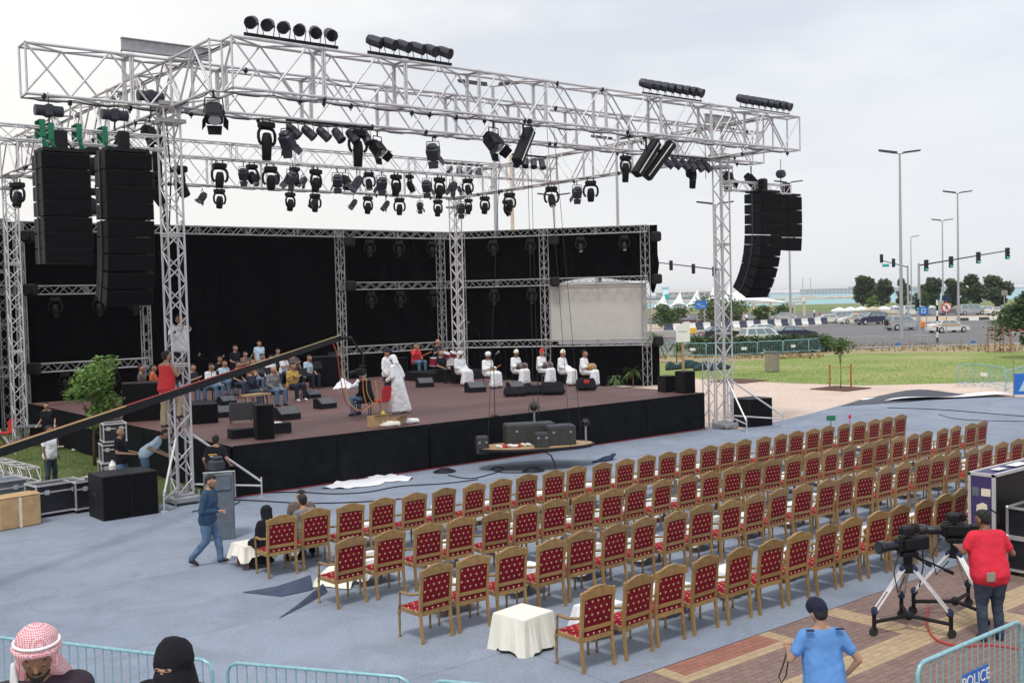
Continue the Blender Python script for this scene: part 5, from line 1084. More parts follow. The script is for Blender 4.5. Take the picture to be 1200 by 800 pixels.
# red chair near the stage front
def red_chair(loc, rz, label):
    t = thing('red_chair', label, 'chair', loc, rz); b = MB(); b.bbox((0,.22,.46), (.44,.44,.07), .025); b.build('seat', 'red_cloth', t); b = MB(); rm = Matrix.Rotation(R(8),3,'X')
    b.prism([(-.2,-.02,.5),(.2,-.02,.5),(.22,-.06,.85),(.15,-.07,.95),(-.15,-.07,.95),(-.22,-.06,.85)], (0,-.04,0)); b.build('backrest', 'red_cloth', t)
    for sx in (-1,1):
        b = MB(); b.cyl((sx*.2,-.05,0), (sx*.2,-.01,.6), .014); b.build('leg', 'wood_tan', t); b = MB(); b.cyl((sx*.2,.44,0), (sx*.19,.4,.45), .014); b.build('leg', 'wood_tan', t)
g = st(452, 486); red_chair((g.x, g.y, SZ), R(15), 'red padded chair beside the robed walker on the stage')
g = G(76, 520); red_chair((g.x, g.y, 0), R(160), 'red padded chair on the grass behind the table'); g = G(14, 520); red_chair((g.x, g.y, 0), R(120), 'red padded chair at the left edge by the column truss')
# rubbish heap of bags and boxes
g = st(455, 498)
for i, (dx, dy, sz, m_, nm, lab) in enumerate(((-.35,0,(.5,.4,.32),'cardboard','box','open tan cardboard box in the heap by the robed walker'), (.25,-.1,(.55,.35,.22),'wood_tan','box','flattened brown box in the heap by the robed walker'), (0,.25,(.35,.3,.45),'yellow_cloth','bag','yellow carrier bag sticking out of the heap by the robed walker'), (-.15,-.3,(.6,.35,.16),'cream_cloth','bag','cream plastic bag at the front of the heap by the robed walker'), (.7,-.1,(.5,.35,.14),'white_cloth','bag','white and blue plastic bag at the right end of the heap'))):
    w_, d, h = sz
    if nm == 'box':
        t = thing('cardboard_box', lab, 'box', (g.x+dx, g.y+dy, SZ), R(20*i)); b = MB()
        for c, s_ in (((0,-d/2,h/2),(w_,.01,h)),((0,d/2,h/2),(w_,.01,h)),((-w_/2,0,h/2),(.01,d-.02,h)),((w_/2,0,h/2),(.01,d-.02,h)),((0,0,.01),(w_-.02,d-.02,.01))): b.box(c, s_)
        b.build('body', m_, t); b = MB(); b.prism([(-w_/2,-d/2,h),(w_/2,-d/2,h),(w_/2,-d/2-.16,h+.06),(-w_/2,-d/2-.16,h+.06)], (0,.0,.008)); b.build('flap', m_, t)
    else:
        soft('plastic_bag', [[((-w_/2+.06,-d/2+.06,.06),.06),((w_/2-.06,-d/2+.06,.06),.06),((w_/2-.06,d/2-.06,.06),.06),((-w_/2+.06,d/2-.06,.06),.06),((0,0,h-.05),.05)]], m_, None, .022, fold=.10, sm=1); o = REM[-1]; o.location = (g.x+dx, g.y+dy, SZ); o['label'] = lab; o['category'] = 'bag'
g = st(403, 455); soft('cloth_heap', [[((-.5,0,.04),.05),((.5,.1,.04),.05),((.1,-.3,.03),.04),((0,.1,.38),.06)], [((.3,-.1,.03),.05),((1.0,.1,.03),.05),((.7,0,.28),.06)]], 'white_cloth', None, .03, fold=.12, sm=1); o = REM[-1]; o.location = (g.x, g.y, SZ); o['label'] = 'white cloth heap on the stage under the jib camera'; o['category'] = 'cloth'
# white sheet lying in front of the stage
g = G(435, 566); poly = [gp((375,572),(400,563),(425,560),(455,555),(468,556),(485,559),(478,564),(450,566),(440,570),(405,573))[0]] and [tuple(G(u, v))[:2] for u, v in ((375,573),(400,564),(428,559),(455,555),(466,558),(485,560),(478,564),(452,565),(444,569),(405,573))]
bm = bmesh.new(); vs = [bm.verts.new((x-g.x, y-g.y, .012)) for x, y in poly]; f = bm.faces.new(vs); bmesh.ops.triangulate(bm, faces=[f]); 
for _ in range(5): bmesh.ops.subdivide_edges(bm, edges=[e for e in bm.edges if e.calc_length() > .12], cuts=1, use_grid_fill=False)
bmesh.ops.triangulate(bm, faces=bm.faces)
for v_ in bm.verts: v_.co.z += .045*abs(mnoise.noise(V((v_.co.x*2.2, v_.co.y*3.1, 1))))*2+.02*abs(mnoise.noise(v_.co*6))
me = bpy.data.meshes.new('white_sheet'); bm.to_mesh(me); bm.free(); me.materials.append(M['white_cloth'])
obj('white_sheet', me, label='crumpled white sheet lying on the carpet in front of the stage', cat='cloth', loc=(g.x, g.y, 0))
soft('blue_cloth', [[((-.5,0,.03),.03),((.45,.12,.05),.04),((.1,-.12,.02),.03),((.5,.0,.18),.03)]], 'flag_blue', None, .02, fold=.08, sm=1); o = REM[-1]; g = G(708, 540); o.location = (g.x, g.y, 0); o['label'] = 'crumpled dark blue cloth on the carpet behind the farthest chair row'; o['category'] = 'cloth'
for u, v, lab in ((521,553,'flat dark coil of cable on the carpet before the stage'), (625,552,'dark cable coil under the hanging platform')):
    g = G(u, v); b = MB()
    for k in range(5): b.tube([(math.cos(a)*(.34-.04*k), math.sin(a)*(.30-.04*k), .02+.018*k) for a in [i*.45 for i in range(15)]], .014)
    b.build('cable_coil', 'cable', label=lab, cat='cable', loc=(g.x, g.y, 0))
def cable(name, label, pts, r=.016, m='cable', z=.016):
    P_ = [Vector((*tuple(G(u, v))[:2], z)) for u, v in pts]; q = []
    for i in range(len(P_)-1):
        a, b_, c, d = P_[max(i-1,0)], P_[i], P_[i+1], P_[min(i+2, len(P_)-1)]
        for k in range(6):
            t_ = k/6; q.append(.5*((2*b_)+(c-a)*t_+(2*a-5*b_+4*c-d)*t_*t_+(3*b_-a-3*c+d)*t_**3))
    q.append(P_[-1]); b = MB(); o_ = q[0].copy(); b.tube([p-o_ for p in q], r, 5); b.build(name, m, label=label, cat='cable', loc=o_)
cable('cable', 'dark cable running along the carpet from the left tower towards the platform shadow', [(310,578),(350,577),(390,579),(430,577),(470,570),(520,567),(560,562)])
cable('cable', 'second dark cable on the carpet, nearer the chairs', [(240,585),(300,587),(360,590),(430,588),(500,582)]); cable('cable', 'looping dark cable between the coil and the platform', [(525,557),(550,561),(575,556),(590,550),(585,547),(576,550),(590,554),(615,554)])
cable('cable', 'short dark cable end lying left on the carpet', [(281,588),(268,594),(240,597),(225,600)])
cable('red_cable', 'thin red cable curving over the bricks past the camera tripods', [(1088,712),(1086,730),(1092,745),(1105,754),(1130,758),(1160,757),(1200,762)], .02, 'red_cable')
cable('cable', 'dark cable lying on the right part of the carpet', [(1040,478),(1100,480),(1150,484),(1200,488)]); cable('cable', 'thin dark cable crossing the right carpet corner', [(1100,486),(1130,492),(1200,494)], .012)
# carpet flaps turned up
def flap(label, pts, m='flap_blue', h=.10, under='cream_cloth'):
    P_ = [G(u, v) for u, v in pts]; o_ = P_[0].copy(); a, b_, c, d = [p-o_ for p in P_]
    b = MB(); b.grid(10, 5, lambda u, v: (a*(1-u)+b_*u)*(1-v)+(d*(1-u)+c*u)*v+Vector((0,0,.012+h*math.sin(math.pi*u)**2*v+.02*math.sin(u*9)*v)))
    t = thing('carpet_flap', label, 'carpet', o_); b.build('underside', m, t, smooth=True); 
    b = MB(); b.grid(10, 5, lambda u, v: (a*(1-u)+b_*u)*(1-v)+(d*(1-u)+c*u)*v+Vector((0,0,.006+h*.93*math.sin(math.pi*u)**2*v+.02*math.sin(u*9)*v))); b.build('pile_side', 'g_carpet', t, smooth=True)
flap('dark turned-up carpet flap left of the third row', [(284,694),(330,699),(367,691),(362,681)], h=.20); flap('dark narrow carpet fold below the upper flap', [(326,725),(352,712),(384,694),(374,691)], h=.14)
flap('large dark carpet wave turned up at the far right edge of the carpet', [(985,476),(1075,470),(1135,462),(1015,466)], h=.32, m='bluegrey')
g = G(362, 690); b = MB(); b.grid(8, 8, lambda u, v: Vector((u*.75, v*.55+.1*math.sin(u*5), .02+.30*math.sin(u*2.6)*v))); b.build('paper_sheet', 'cream_cloth', smooth=True, label='curled white sheet beside the first chair of the third row', cat='sheet', loc=(g.x, g.y, 0), rz=R(-40))
g = G(1098, 466); t = thing('rolled_sheet', 'long white sheet lying along the far carpet edge', 'sheet', (g.x, g.y, 0), R(-28)); b = MB(); b.grid(16, 4, lambda u, v: Vector((u*7-3.5, v*1.6-.8, .03+.06*math.sin(u*8)+.12*(1-v)*math.sin(u*3)))); b.build('sheet', 'white_cloth', t, smooth=True)
# ------------------------------------------------------------ hanging platform
P0 = G(628, 547); P0.z = .62; t = thing('hanging_platform', 'oval wooden platform hanging on wires before the stage, loaded with black boxes', 'platform', P0, R(-28))
b = MB(); n = 28; ring = [(1.75*math.cos(2*math.pi*i/n), .85*math.sin(2*math.pi*i/n)) for i in range(n)]; b.prism([(x, y, 0) for x, y in ring], (0,0,.05)); b.build('deck', 'wood_tan', t)
b = MB(); b.tube([(x*1.02, y*1.02, .0) for x, y in ring]+[(ring[0][0]*1.02, ring[0][1]*1.02, 0)], .05, 8); b.build('rim', 'black', t)
for x, y in ((-1.5,-.3),(-.2,-.8),(.3,.8),(1.5,.3),(.9,-.7)): b = MB(); b.cyl((x,y,.03), (x*.55,y*.5,9.4), .008, n=5); b.build('wire', 'rubber', t)
b = MB(); b.tube([(0,-.8,0),(.25,-.95,-.15),(.35,-1.0,-.4),(.36,-1.02,-.6)], .025); b.build('cable', 'cable', t)
def onplat(name, label, cat, loc, size, rz=0, m='bin_grey'):
    rm = Matrix.Rotation(R(-28), 3, 'Z'); p = P0+rm @ V(loc); o = thing(name, label, cat, p, R(-28)+rz); w_, d, h = size; b = MB(); b.bbox((0,0,h/2), size, .02); b.build('body', m, o)
    b = MB(); b.bbox((0,0,h+.012), (w_-.06, d-.06, .02), .006); b.build('lid', 'bluegrey', o); b = MB()
    for s in (-1,1): b.box((s*w_*.3, -d/2-.006, h*.7), (.07,.012,.05))
    b.build('latch', 'alu_dull', o); return o
mat('dark_case', (.035,.036,.034), .6, var=.25)
onplat('equipment_case', 'large dark box at the back of the hanging platform', 'case', (-.1,.35,.05), (1.5,.7,.60), 0, 'dark_case'); onplat('equipment_case', 'dark box with bars on its lid on the right of the hanging platform', 'case', (.72,-.15,.05), (.85,.6,.56), 0, 'dark_case')
onplat('equipment_case', 'small upright dark box at the front of the hanging platform', 'case', (.05,-.62,.05), (.4,.3,.42), 0, 'dark_case'); onplat('equipment_case', 'dark upright lamp box at the left end of the hanging platform', 'case', (-1.62,-.1,-.12), (.36,.32,.5), 0, 'dark_case')
rm = Matrix.Rotation(R(-28), 3, 'Z')
SNg = None
for (x, y, z, s, lab) in ((.05,.3,1.15,.48,'round lamp standing on top of the large dark box of the platform'), (1.6,.15,.62,.4,'small lamp on a stalk at the right end of the platform')):
    p = P0+rm @ V((x, y, z)); t = thing('spot_lamp', lab, 'lamp', p, R(150)); b = MB(); b.ball((0,0,0), .27*s, 12, 9); b.build('globe', 'black_gloss', t, smooth=True); b = MB(); b.tube([(-.32*s,0,-.35*s),(-.36*s,0,0),(-.2*s,0,.3*s),(.2*s,0,.3*s),(.36*s,0,0),(.32*s,0,-.35*s)], .025*s); b.build('yoke', 'bluegrey', t); b = MB(); b.cyl((0,0,-.25*s), (0,0,-(z-.58 if z > 1 else z-.06)), .03); b.build('stalk', 'alu_dull', t); b = MB(); b.cyl((0,-.2*s,0), (0,-.275*s,0), .15*s, n=12); b.build('lens', 'lens', t)
rng = random.Random(3)
for i in range(7):
    p = P0+rm @ V((-1.15+i*.15, -.28+rng.uniform(-.08,.08), .10)); a = rng.uniform(0,3); b = MB(); d = V((math.cos(a)*.11, math.sin(a)*.11, 0)); b.cyl(-d, d, .042, n=8); b.build('can', ['white_paint','red_paint','cream_cloth'][i%3], label='%s can, %s from the left, lying on the hanging platform' % (['white','red','cream'][i%3], ORD[i]), cat='can', group='cans on the hanging platform', loc=p)
# ------------------------------------------------------------ camera jib
A_ = GD(-260, 616, 15.5); B_ = GD(398, 396, 34); t = thing('camera_jib', 'long black camera jib arm rising from the left edge over the stage', 'camera crane', A_)
d = B_-A_; b = MB(); s_ = V((-d.y, d.x, 0)).normalized()
def sec(f): return .17*(1-f)+.14*f
pts = []
b = MB(); x_, y_, z_ = basis(d)
vs = []
for f in (0,1):
    c = d*f; h = [.085,.078][f]; w_ = [.08,.055][f]
    for sx, sy in ((-1,-1),(1,-1),(1,1),(-1,1)): vs.append(c+s_*(sx*w_)+V((0,0,1))*(sy*h+ (0)))
b.add(vs, [(0,3,2,1),(4,5,6,7),(0,1,5,4),(1,2,6,5),(2,3,7,6),(3,0,4,7)]); b.build('arm', 'black', t)
b = MB(); b.cyl(V((0,0,.098))+s_*-.04, d+V((0,0,.090))+s_*-.03, .015); b.build('red_cable', 'red_cable', t); b = MB(); b.cyl(V((0,0,.098))+s_*-.08, d*.42+V((0,0,.098))+s_*-.08, .016); b.build('yellow_cable', 'yellow_cable', t); b = MB(); b.cyl(d*.7+V((0,0,.098))+s_*-.07, d*1.+V((0,0,.098))+s_*-.05, .015); b.build('yellow_cable', 'yellow_cable', t)
e = d.copy(); q = rgt.copy(); q.z = 0; q.normalize(); U = V((0,0,1))
b = MB(); b.cyl(e-q*.1, e+q*.4+U*-.0, .05); b.cyl(e+q*.35, e+q*.75-U*.6, .035); b.cyl(e+q*.75-U*.6, e+q*.72-U*.95, .04); b.build('remote_head', 'black', t)
b = MB(); b.bbox(e+q*.65-U*1.1, (.36,.25,.22), .04, rz=.5); b.cyl(e+q*.5-U*1.1, e+q*.3-U*1.15, .07, .08, n=12); b.bbox(e+q*.7-U*.92, (.2,.15,.1), .03); b.build('television_camera', 'black', t)
for k, (m_, o_) in enumerate((('red_cable',0),('yellow_cable',.12))):
    b = MB(); b.tube(spline([e-d.normalized()*.6+U*.1, e+q*(-.25+o_)-U*.1, e+q*(-.1+o_)-U*.5, e+q*(-.0+o_)-U*1.4, e+q*(.15+o_)-U*2.1, e+q*(.5+o_)-U*2.35, e+q*(.8+o_)-U*2.2]), .017); b.build('hanging_cable', m_, t, smooth=True)
    b = MB(); b.tube(spline([e+q*(.7+o_)-U*1.3, e+q*(.72+o_)-U*1.8, e+q*(.85+o_*2)-U*2.2, e+q*(1.15)-U*(2.0-o_), e+q*1.1-U*1.4]), .013); b.build('looped_cable', m_ if k else 'orange_paint', t, smooth=True)
b = MB(); b.cyl((0,0,-A_.z), (0,0,0), .12); b.bbox((0,0,-A_.z+.1), (.9,.9,.2), .05); b.build('pedestal', 'black', t)
# ------------------------------------------------------------ things on the left
def flight_case(label, loc, size, rz, m='case_black', edge='alu', inner=True, wheels=True):
    w_, d, h = size; t = thing('flight_case', label, 'case', loc, rz); z0 = .1 if wheels else 0
    b = MB(); b.box((0,0,z0+h/2), (w_-.02, d-.02, h-.02)); b.build('panels', m, t); r = .018; b = MB()
    for sx in (-1,1):
        for sy in (-1,1): b.box((sx*w_/2, sy*d/2, z0+h/2), (r*2, r*2, h))
    for sz in (0,1):
        for sy in (-1,1): b.box((0, sy*d/2, z0+h*sz), (w_+r, r*2.1, r*2.1))
        for sx in (-1,1): b.box((sx*w_/2, 0, z0+h*sz), (r*2.2, d+r, r*2.2))
    for sy in (-1,1): b.box((0, sy*(d/2+.002), z0+h*.74), (w_, .02, .035))
    b.build('metal_edge', edge, t)
    b = MB()
    for sx in (-1,1):
        for sy in (-1,1):
            for sz in (0,1): b.ball((sx*w_/2, sy*d/2, z0+h*sz), .035, 6, 5)
    b.build('corner', 'alu', t)
    for sx in (-.28,.28): b = MB(); b.bbox((sx*w_, -d/2-.012, z0+h*.74), (.11,.02,.11), .005); b.build('latch', 'alu', t)
    if wheels:
        for sx in (-1,1):
            for sy in (-1,1): b = MB(); b.cyl((sx*(w_/2-.1)-.02, sy*(d/2-.1), .05), (sx*(w_/2-.1)+.02, sy*(d/2-.1), .05), .05, n=10); b.build('wheel', 'rubber', t)
    return t
rzL = math.atan2(*(lambda a, b_: (b_.y-a.y, b_.x-a.x))(G(38,608), G(86,600)))
g = (G(38,609)+G(86,600))/2; flight_case('black flight case with bright metal edges on the carpet at the left', (g.x+.15, g.y+.3, 0), (1.18,.62,.68), rzL)
g = (G(88,602)+G(120,597))/2; flight_case('black flight case half hidden behind the subwoofer pair', (g.x+.2, g.y+.35, 0), (1.1,.6,.66), rzL)
g = G(8,603); flight_case('grey-lidded flight case behind the cardboard box at the left edge', (g.x-.1, g.y+.55, 0), (1.25,.7,.70), rzL, m='bin_grey')
g = G(16, 619); t = thing('cardboard_box', 'battered tan cardboard box at the left edge of the carpet', 'box', (g.x+.1, g.y+.25, 0), rzL+.05); b = MB(); b.bbox((0,0,.36), (.98,.6,.72), .03); b.build('body', 'cardboard', t)
b = MB(); b.prism([(-.49,-.3,.725),(.49,-.3,.725),(.5,-.02,.76),(-.48,-.02,.75)], (0,0,.012)); b.build('flap', 'cardboard', t); b = MB(); b.prism([(-.49,.3,.727),(.49,.3,.727),(.5,.03,.74),(-.48,.03,.75)], (0,0,.012)); b.build('flap', 'cardboard', t); b = MB(); b.box((0,-.303,.36), (.06,.006,.7)); b.build('tape', 'paper', t)
p, q_ = G(-12, 551), G(40, 566); truss('square truss section lying on the grass at the left edge', (p.x, p.y, .03), (q_.x, q_.y, .03), .4, .4, .4, .026, .014, name='truss_section', single=False)
b = MB(); p, q_ = G(-10, 510), G(18, 532); b.cyl((0,0,.7), (q_-p)+V((0,0,.03)), .05); b.build('metal_bar', 'alu', label='slanting metal bar leaning over the grass at the left edge', cat='bar', loc=p)
# rack of gear and table left of the stage
for i, (u, v, zz, lab) in enumerate(((128, 562, 0, 'lower black equipment rack with bright metal edges beside the stage'), (130, 560, .62, 'middle black equipment rack with bright metal edges beside the stage'), (131, 560, 1.22, 'top black equipment rack with bright metal edges beside the stage'))):
    g = G(131, 565); t = flight_case(lab, (g.x+.05*i, g.y, zz), (.62,.6,.5), R(-10), wheels=(i == 0))
g = G(133, 578); b = MB(); b.lathe([(.09,0),(.1,.22),(.06,.28),(.035,.33),(.03,.36)], n=12); b.build('jug', 'white_paint', label='white plastic jug beside the equipment racks', cat='jug', loc=(g.x, g.y, .55))
cabinet('black table box carrying the white jug', (g.x, g.y, 0), (.5,.4,.55), 0, name='table_box', cat='box', grille=False)
g = G(105, 520); t = thing('trestle_table', 'dark trestle table on the grass before the man in black', 'table', (g.x-1.2, g.y+1.0, 0), R(-25)); b = MB(); b.bbox((0,0,.74), (2.2,.75,.05), .01); b.build('tabletop', 'bin_grey', t)
for x in (-.9,.9): b = MB(); b.cyl((x,-.3,0), (x,-.25,.72), .04); b.build('leg', 'bin_grey', t); b = MB(); b.cyl((x,.3,0), (x,.25,.72), .04); b.build('leg', 'bin_grey', t)
for i, (u, v) in enumerate(((98,527),(74,508),(65,525),(95,562))): g = G(u, v); b = MB(); b.bbox((0,0,.03), (.8,.18,.05), .01); b.build('board', 'paper', label='pale board lying on the grass, %s from the stage' % ORD[i], cat='board', loc=(g.x, g.y, 0), rz=R(-40+i*25))
cabinet('dark equipment rack on the grass behind the leafy tree', tuple(GD(168, 520, 35.))[:2]+(0,), (1.2,.8,2.6), R(-20), name='equipment_rack', cat='rack'); 
# grey loudspeaker trolley beside the walking man
g = G(264, 632); t = cabinet('tall grey plastic bin-shaped loudspeaker cabinet standing behind the walking man', (g.x, g.y+.25, 0), (.62,.5,1.42), R(-20), m='bin_grey', grille=False, name='grey_cabinet', cat='cabinet')
b = MB(); b.bbox((0,-.26,1.22), (.5,.03,.3), .02); b.build('lid_panel', 'bin_grey', t); b = MB(); b.tube([(.33,-.2,.9),(.33,-.2,1.46),(-.33,-.2,1.46)], .02); b.build('handle_bar', 'alu_dull', t); b = MB(); b.box((-.15,-.262,.6), (.16,.012,.12)); b.box((-.12,-.262,.42), (.05,.012,.3)); b.build('paper_tag', 'paper', t)
g2 = G(262, 632); b = MB(); b.bbox((0,0,.13), (.30,.28,.24), .04); b.bbox((0.03,-.0,.29), (.2,.2,.08), .03); b.build('monitor', 'bluegrey', label='small grey monitor on top of the grey cabinet', cat='monitor', loc=(g2.x, g2.y+.25, 1.45), rz=R(10))
# ------------------------------------------------------------ television cameras on tripods
def tripod_cam(label, g, rz, hh=.92, lens_dir=1):
    t = thing('camera_tripod', label, 'tripod camera', (g.x, g.y, 0), rz); tips = [V((.62*math.cos(a), .62*math.sin(a), 0)) for a in (R(210), R(330), R(90))]
    b = MB()
    for p in tips: b.cyl(V((0,0,.22)), p+V((0,0,.20)), .028); 
    b.ball((0,0,.22), .07, 8, 6); b.build('dolly', 'black', t)
    for p in tips:
        b = MB(); b.cyl(p*.98+V((0,0,.1)), p*.98+V((0,0,.36)), .03); b.build('caster_stem', 'black', t); b = MB(); b.cyl(p+V((-.02,0,.065)), p+V((.02,0,.065)), .065, n=12); b.build('wheel', 'rubber', t)
        top = p.normalized()*.09+V((0,0,hh)); bot = p*.96+V((0,0,.36)); sd = (top-bot).cross(V((0,0,1))).normalized()*.035; b = MB()
        b.cyl(bot+sd, top+sd, .017); b.cyl(bot-sd, top-sd, .017); b.cyl(bot*.55+top*.45, top, .022); b.build('leg', 'alu', t); b = MB(); b.bbox(bot, (.1,.1,.12), .03); b.bbox(top, (.09,.09,.1), .02); b.build('leg_clamp', 'flag_blue', t)
    b = MB(); b.cyl((0,0,hh-.05), (0,0,hh+.06), .10, n=12); b.cyl((0,0,hh+.05), (0,0,hh+.17), .065, n=12); b.bbox((0,0,hh+.22), (.2,.26,.08), .02); b.build('fluid_head', 'black', t)
    b = MB(); b.cyl((.05,-.1,hh+.18), (.28,-.62,hh-.08), .014); b.cyl((.24,-.54,hh-.04), (.30,-.66,hh-.1), .026); b.cyl((-.05,-.1,hh+.18), (-.22,-.55,hh-.05), .014); b.cyl((-.2,-.48,hh-.02), (-.25,-.6,hh-.08), .026); b.build('pan_bar', 'black', t)
    z = hh+.36; b = MB(); b.bbox((0,-.02,z), (.15,.44,.20), .03); b.bbox((0,-.28,z), (.13,.14,.2), .02); b.bbox((-.1,.0,z+.02), (.05,.25,.15), .01); b.build('camera_body', 'black', t)
    b = MB(); b.lathe([(.06,0),(.068,.10),(.068,.2),(.09,.23),(.095,.32)], (0,.20,z), n=14, axis=(0,1,0)); b.build('lens_barrel', 'black_gloss', t); b = MB(); b.cyl((0,.525,z), (0,.53,z), .085, n=14); b.build('lens', 'glass_dark', t)
    b = MB(); b.bbox((0,.02,z+.2), (.18,.2,.14), .03); b.bbox((0,-.12,z+.22), (.17,.10,.13), .03); b.cyl((0,.0,z+.1), (0,0,z+.18), .03); b.build('viewfinder', 'black', t); b = MB(); b.cyl((-.06,.2,z+.14), (-.06,-.12,z+.14), .02); b.build('grip', 'rubber', t)
    b = MB(); b.tube([(-.05,.2,z-.1),(-.12,.35,z-.35),(-.14,.3,z-.65),(-.05,.1,hh-.1)], .010); b.tube([(.05,-.3,z),(.15,-.4,z-.4),(.12,-.3,z-.7)], .010); b.build('camera_cable', 'rubber', t, smooth=True)
g = (G(1023,746)+G(1104,750)+G(1068,720))/3; tripod_cam('black television camera on a silver-legged tripod, the left one of two', g, R(70)); g = (G(1128,728)+G(1065,722)+G(1165,712))/3; tripod_cam('television camera on a tripod at the red-shirted operator, the right one of two', g, R(40), .95)
# big flight cases at the right
def open_case():
    t = thing('road_case', 'large purple road case standing open at the right edge with stickers on its end', 'case', (17.68, 9.0, 0), R(0)); w_, d, h = 3.2, .42, 1.80
    b = MB()
    b.box((.0,0,h/2), (.03,d,h)); b.box((w_/2,0,h-.015), (w_-.04,d,.03)); b.box((w_,0,h/2), (.03,d,h)); b.build('shell', 'purple_case', t)
    b = MB(); b.box((w_/2,d/2-.015,h/2-.02), (w_-.04,.03,h-.06)); b.build('inner_panel', 'case_black', t)
    b = MB()
    for x in (0,w_):
        for y in (-d/2,d/2): b.box((x,y,h/2), (.05,.05,h+.02))
    for y in (-d/2,d/2): b.box((w_/2,y,h), (w_+.05,.05,.05))
    b.box((0,0,h), (.05,d+.04,.052)); b.box((0,0,.05), (.05,d+.04,.052)); b.build('metal_edge', 'alu', t)
    for y, z, w2, h2, m_, nm in ((-.08,1.50,.16,.13,'paper','sticker'), (.10,1.50,.12,.15,'bin_grey','sticker'), (.02,.82,.22,.14,'alu_dull','latch_plate')): b = MB(); b.box((-.018,y,z), (.008,w2,h2)); b.build(nm, m_, t)
    b = MB(); pts = [(-.1,.12),(-.02,.15),(.08,.10),(.09,-.02),(.04,-.10),(.05,-.17),(-.02,-.16),(-.06,-.05),(-.11,0)]; b.prism([(-.024,y,1.17+z) for y, z in pts], (.008,0,0)); b.build('sticker', 'paper', t)
    b = MB(); b.prism([(-.03,y*.5+.02,1.12+z*.5) for y, z in pts], (.008,0,0)); b.build('sticker_print', 'orange_cloth', t)
    b = MB(); b.box((w_/2-.3,0,h+.028), (.5,.2,.004)); b.box((w_/2-1.0,0,h+.028), (.3,.15,.004)); b.build('top_label', 'white_paint', t); return t
open_case()
for i, (x, y, z, sz, lab) in enumerate(((18.95,8.45,0,(1.5,.75,.55),'lower black flight case in front of the open purple road case'), (19.0,8.5,.67,(1.45,.7,.50),'upper black flight case stacked before the open purple road case'))): flight_case(lab, (x, y, z), sz, 0, wheels=(i == 0))
g = V((18.95, 8.5, 1.18)); soft('coat', [[((-.4,-.1,.05),.06),((.4,.1,.05),.06),((.2,0,.22),.08),((-.1,.1,.18),.07)]], 'purple_black', None, .02, fold=.08); o = REM[-1]; o.location = g; o['label'] = 'dark cloth thrown on top of the black flight cases'; o['category'] = 'cloth'
TXT = []
# ------------------------------------------------------------ crowd barriers
def barrier(label, p, q, H_=1.05, m='cyan_rail', pitch=.125, sign=None, group='crowd barriers', feet=True, name='crowd_barrier', r=.021):
    p, q = V((p[0], p[1], 0)), V((q[0], q[1], 0)); d = q-p; L_ = d.length; t = thing(name, label, 'barrier', p, math.atan2(d.y, d.x), group)
    rr = .12; b = MB(); b.tube([(0,0,.18),(0,0,H_-rr),(rr*.3,0,H_-rr*.3),(rr,0,H_),(L_-rr,0,H_),(L_-rr*.3,0,H_-rr*.3),(L_,0,H_-rr),(L_,0,.18),(L_,0,.16)], r, 8); b.cyl((0,0,.2), (L_,0,.2), r*.9); b.build('frame', m, t, smooth=True)
    n = round(L_/pitch); bm_ = MB(); bm_.cyl((0,0,.2), (0,0,H_-.01), .0085, n=6, caps=False); me = bm_.mesh('bar', m, smooth=True)
    for i in range(1, n): obj('bar', me, t, loc=(L_*i/n, 0, 0))
    if feet:
        for x in (.35, L_-.35): b = MB(); b.tube([(x,-.32,.012),(x,-.15,.06),(x,0,.16),(x,.15,.06),(x,.32,.012)], .016); b.build('foot', m, t)
    b = MB(); b.tube([(L_+.01,0,.55),(L_+.07,0,.55),(L_+.07,0,.45)], .01); b.tube([(L_+.01,0,.8),(L_+.07,0,.8),(L_+.07,0,.7)], .01); b.build('hook', m, t)
    if sign:
        x, z, w_, h = sign[:4]; b = MB(); b.bbox((x, -.022, z), (w_, .012, h), .004); o = b.build('sign_plate', sign[5], t)
        if sign[4]:
            cu = bpy.data.curves.new('text', 'FONT'); cu.body = sign[4]; cu.size = h*.85; cu.align_x = 'CENTER'; cu.align_y = 'CENTER'; cu.extrude = .002; cu.materials.append(M['white_paint'])
            to = bpy.data.objects.new('lettering', cu); col.objects.link(to); to.parent = o; to.location = (x, -.031, z); to.rotation_euler = (R(90), 0, 0); TXT.append(to)
    return t
d1 = V((4.69-3.67, 11.33-13.17, 0)).normalized()
barrier('pale cyan crowd barrier behind the two foreground spectators', (3.55, 13.4), (4.75, 11.28)); barrier('pale cyan crowd barrier right of the veiled woman', (4.86, 11.12), (6.08, 9.30)); barrier('pale cyan crowd barrier whose top just shows at the lower picture edge', (6.2, 9.1), (7.4, 7.3))
barrier('pale cyan crowd barrier at the left edge behind the man in the checked scarf', (2.2, 15.6), (3.4, 13.55))
barrier('pale cyan crowd barrier with a blue sign at the lower right corner', (10.25, 5.93), (12.5, 5.90), sign=(1.15, .62, .55, .22, 'POLICE', 'blue_sign'), r=.026); barrier('pale cyan crowd barrier continuing at the right picture edge', (12.6, 5.88), (14.9, 5.85))

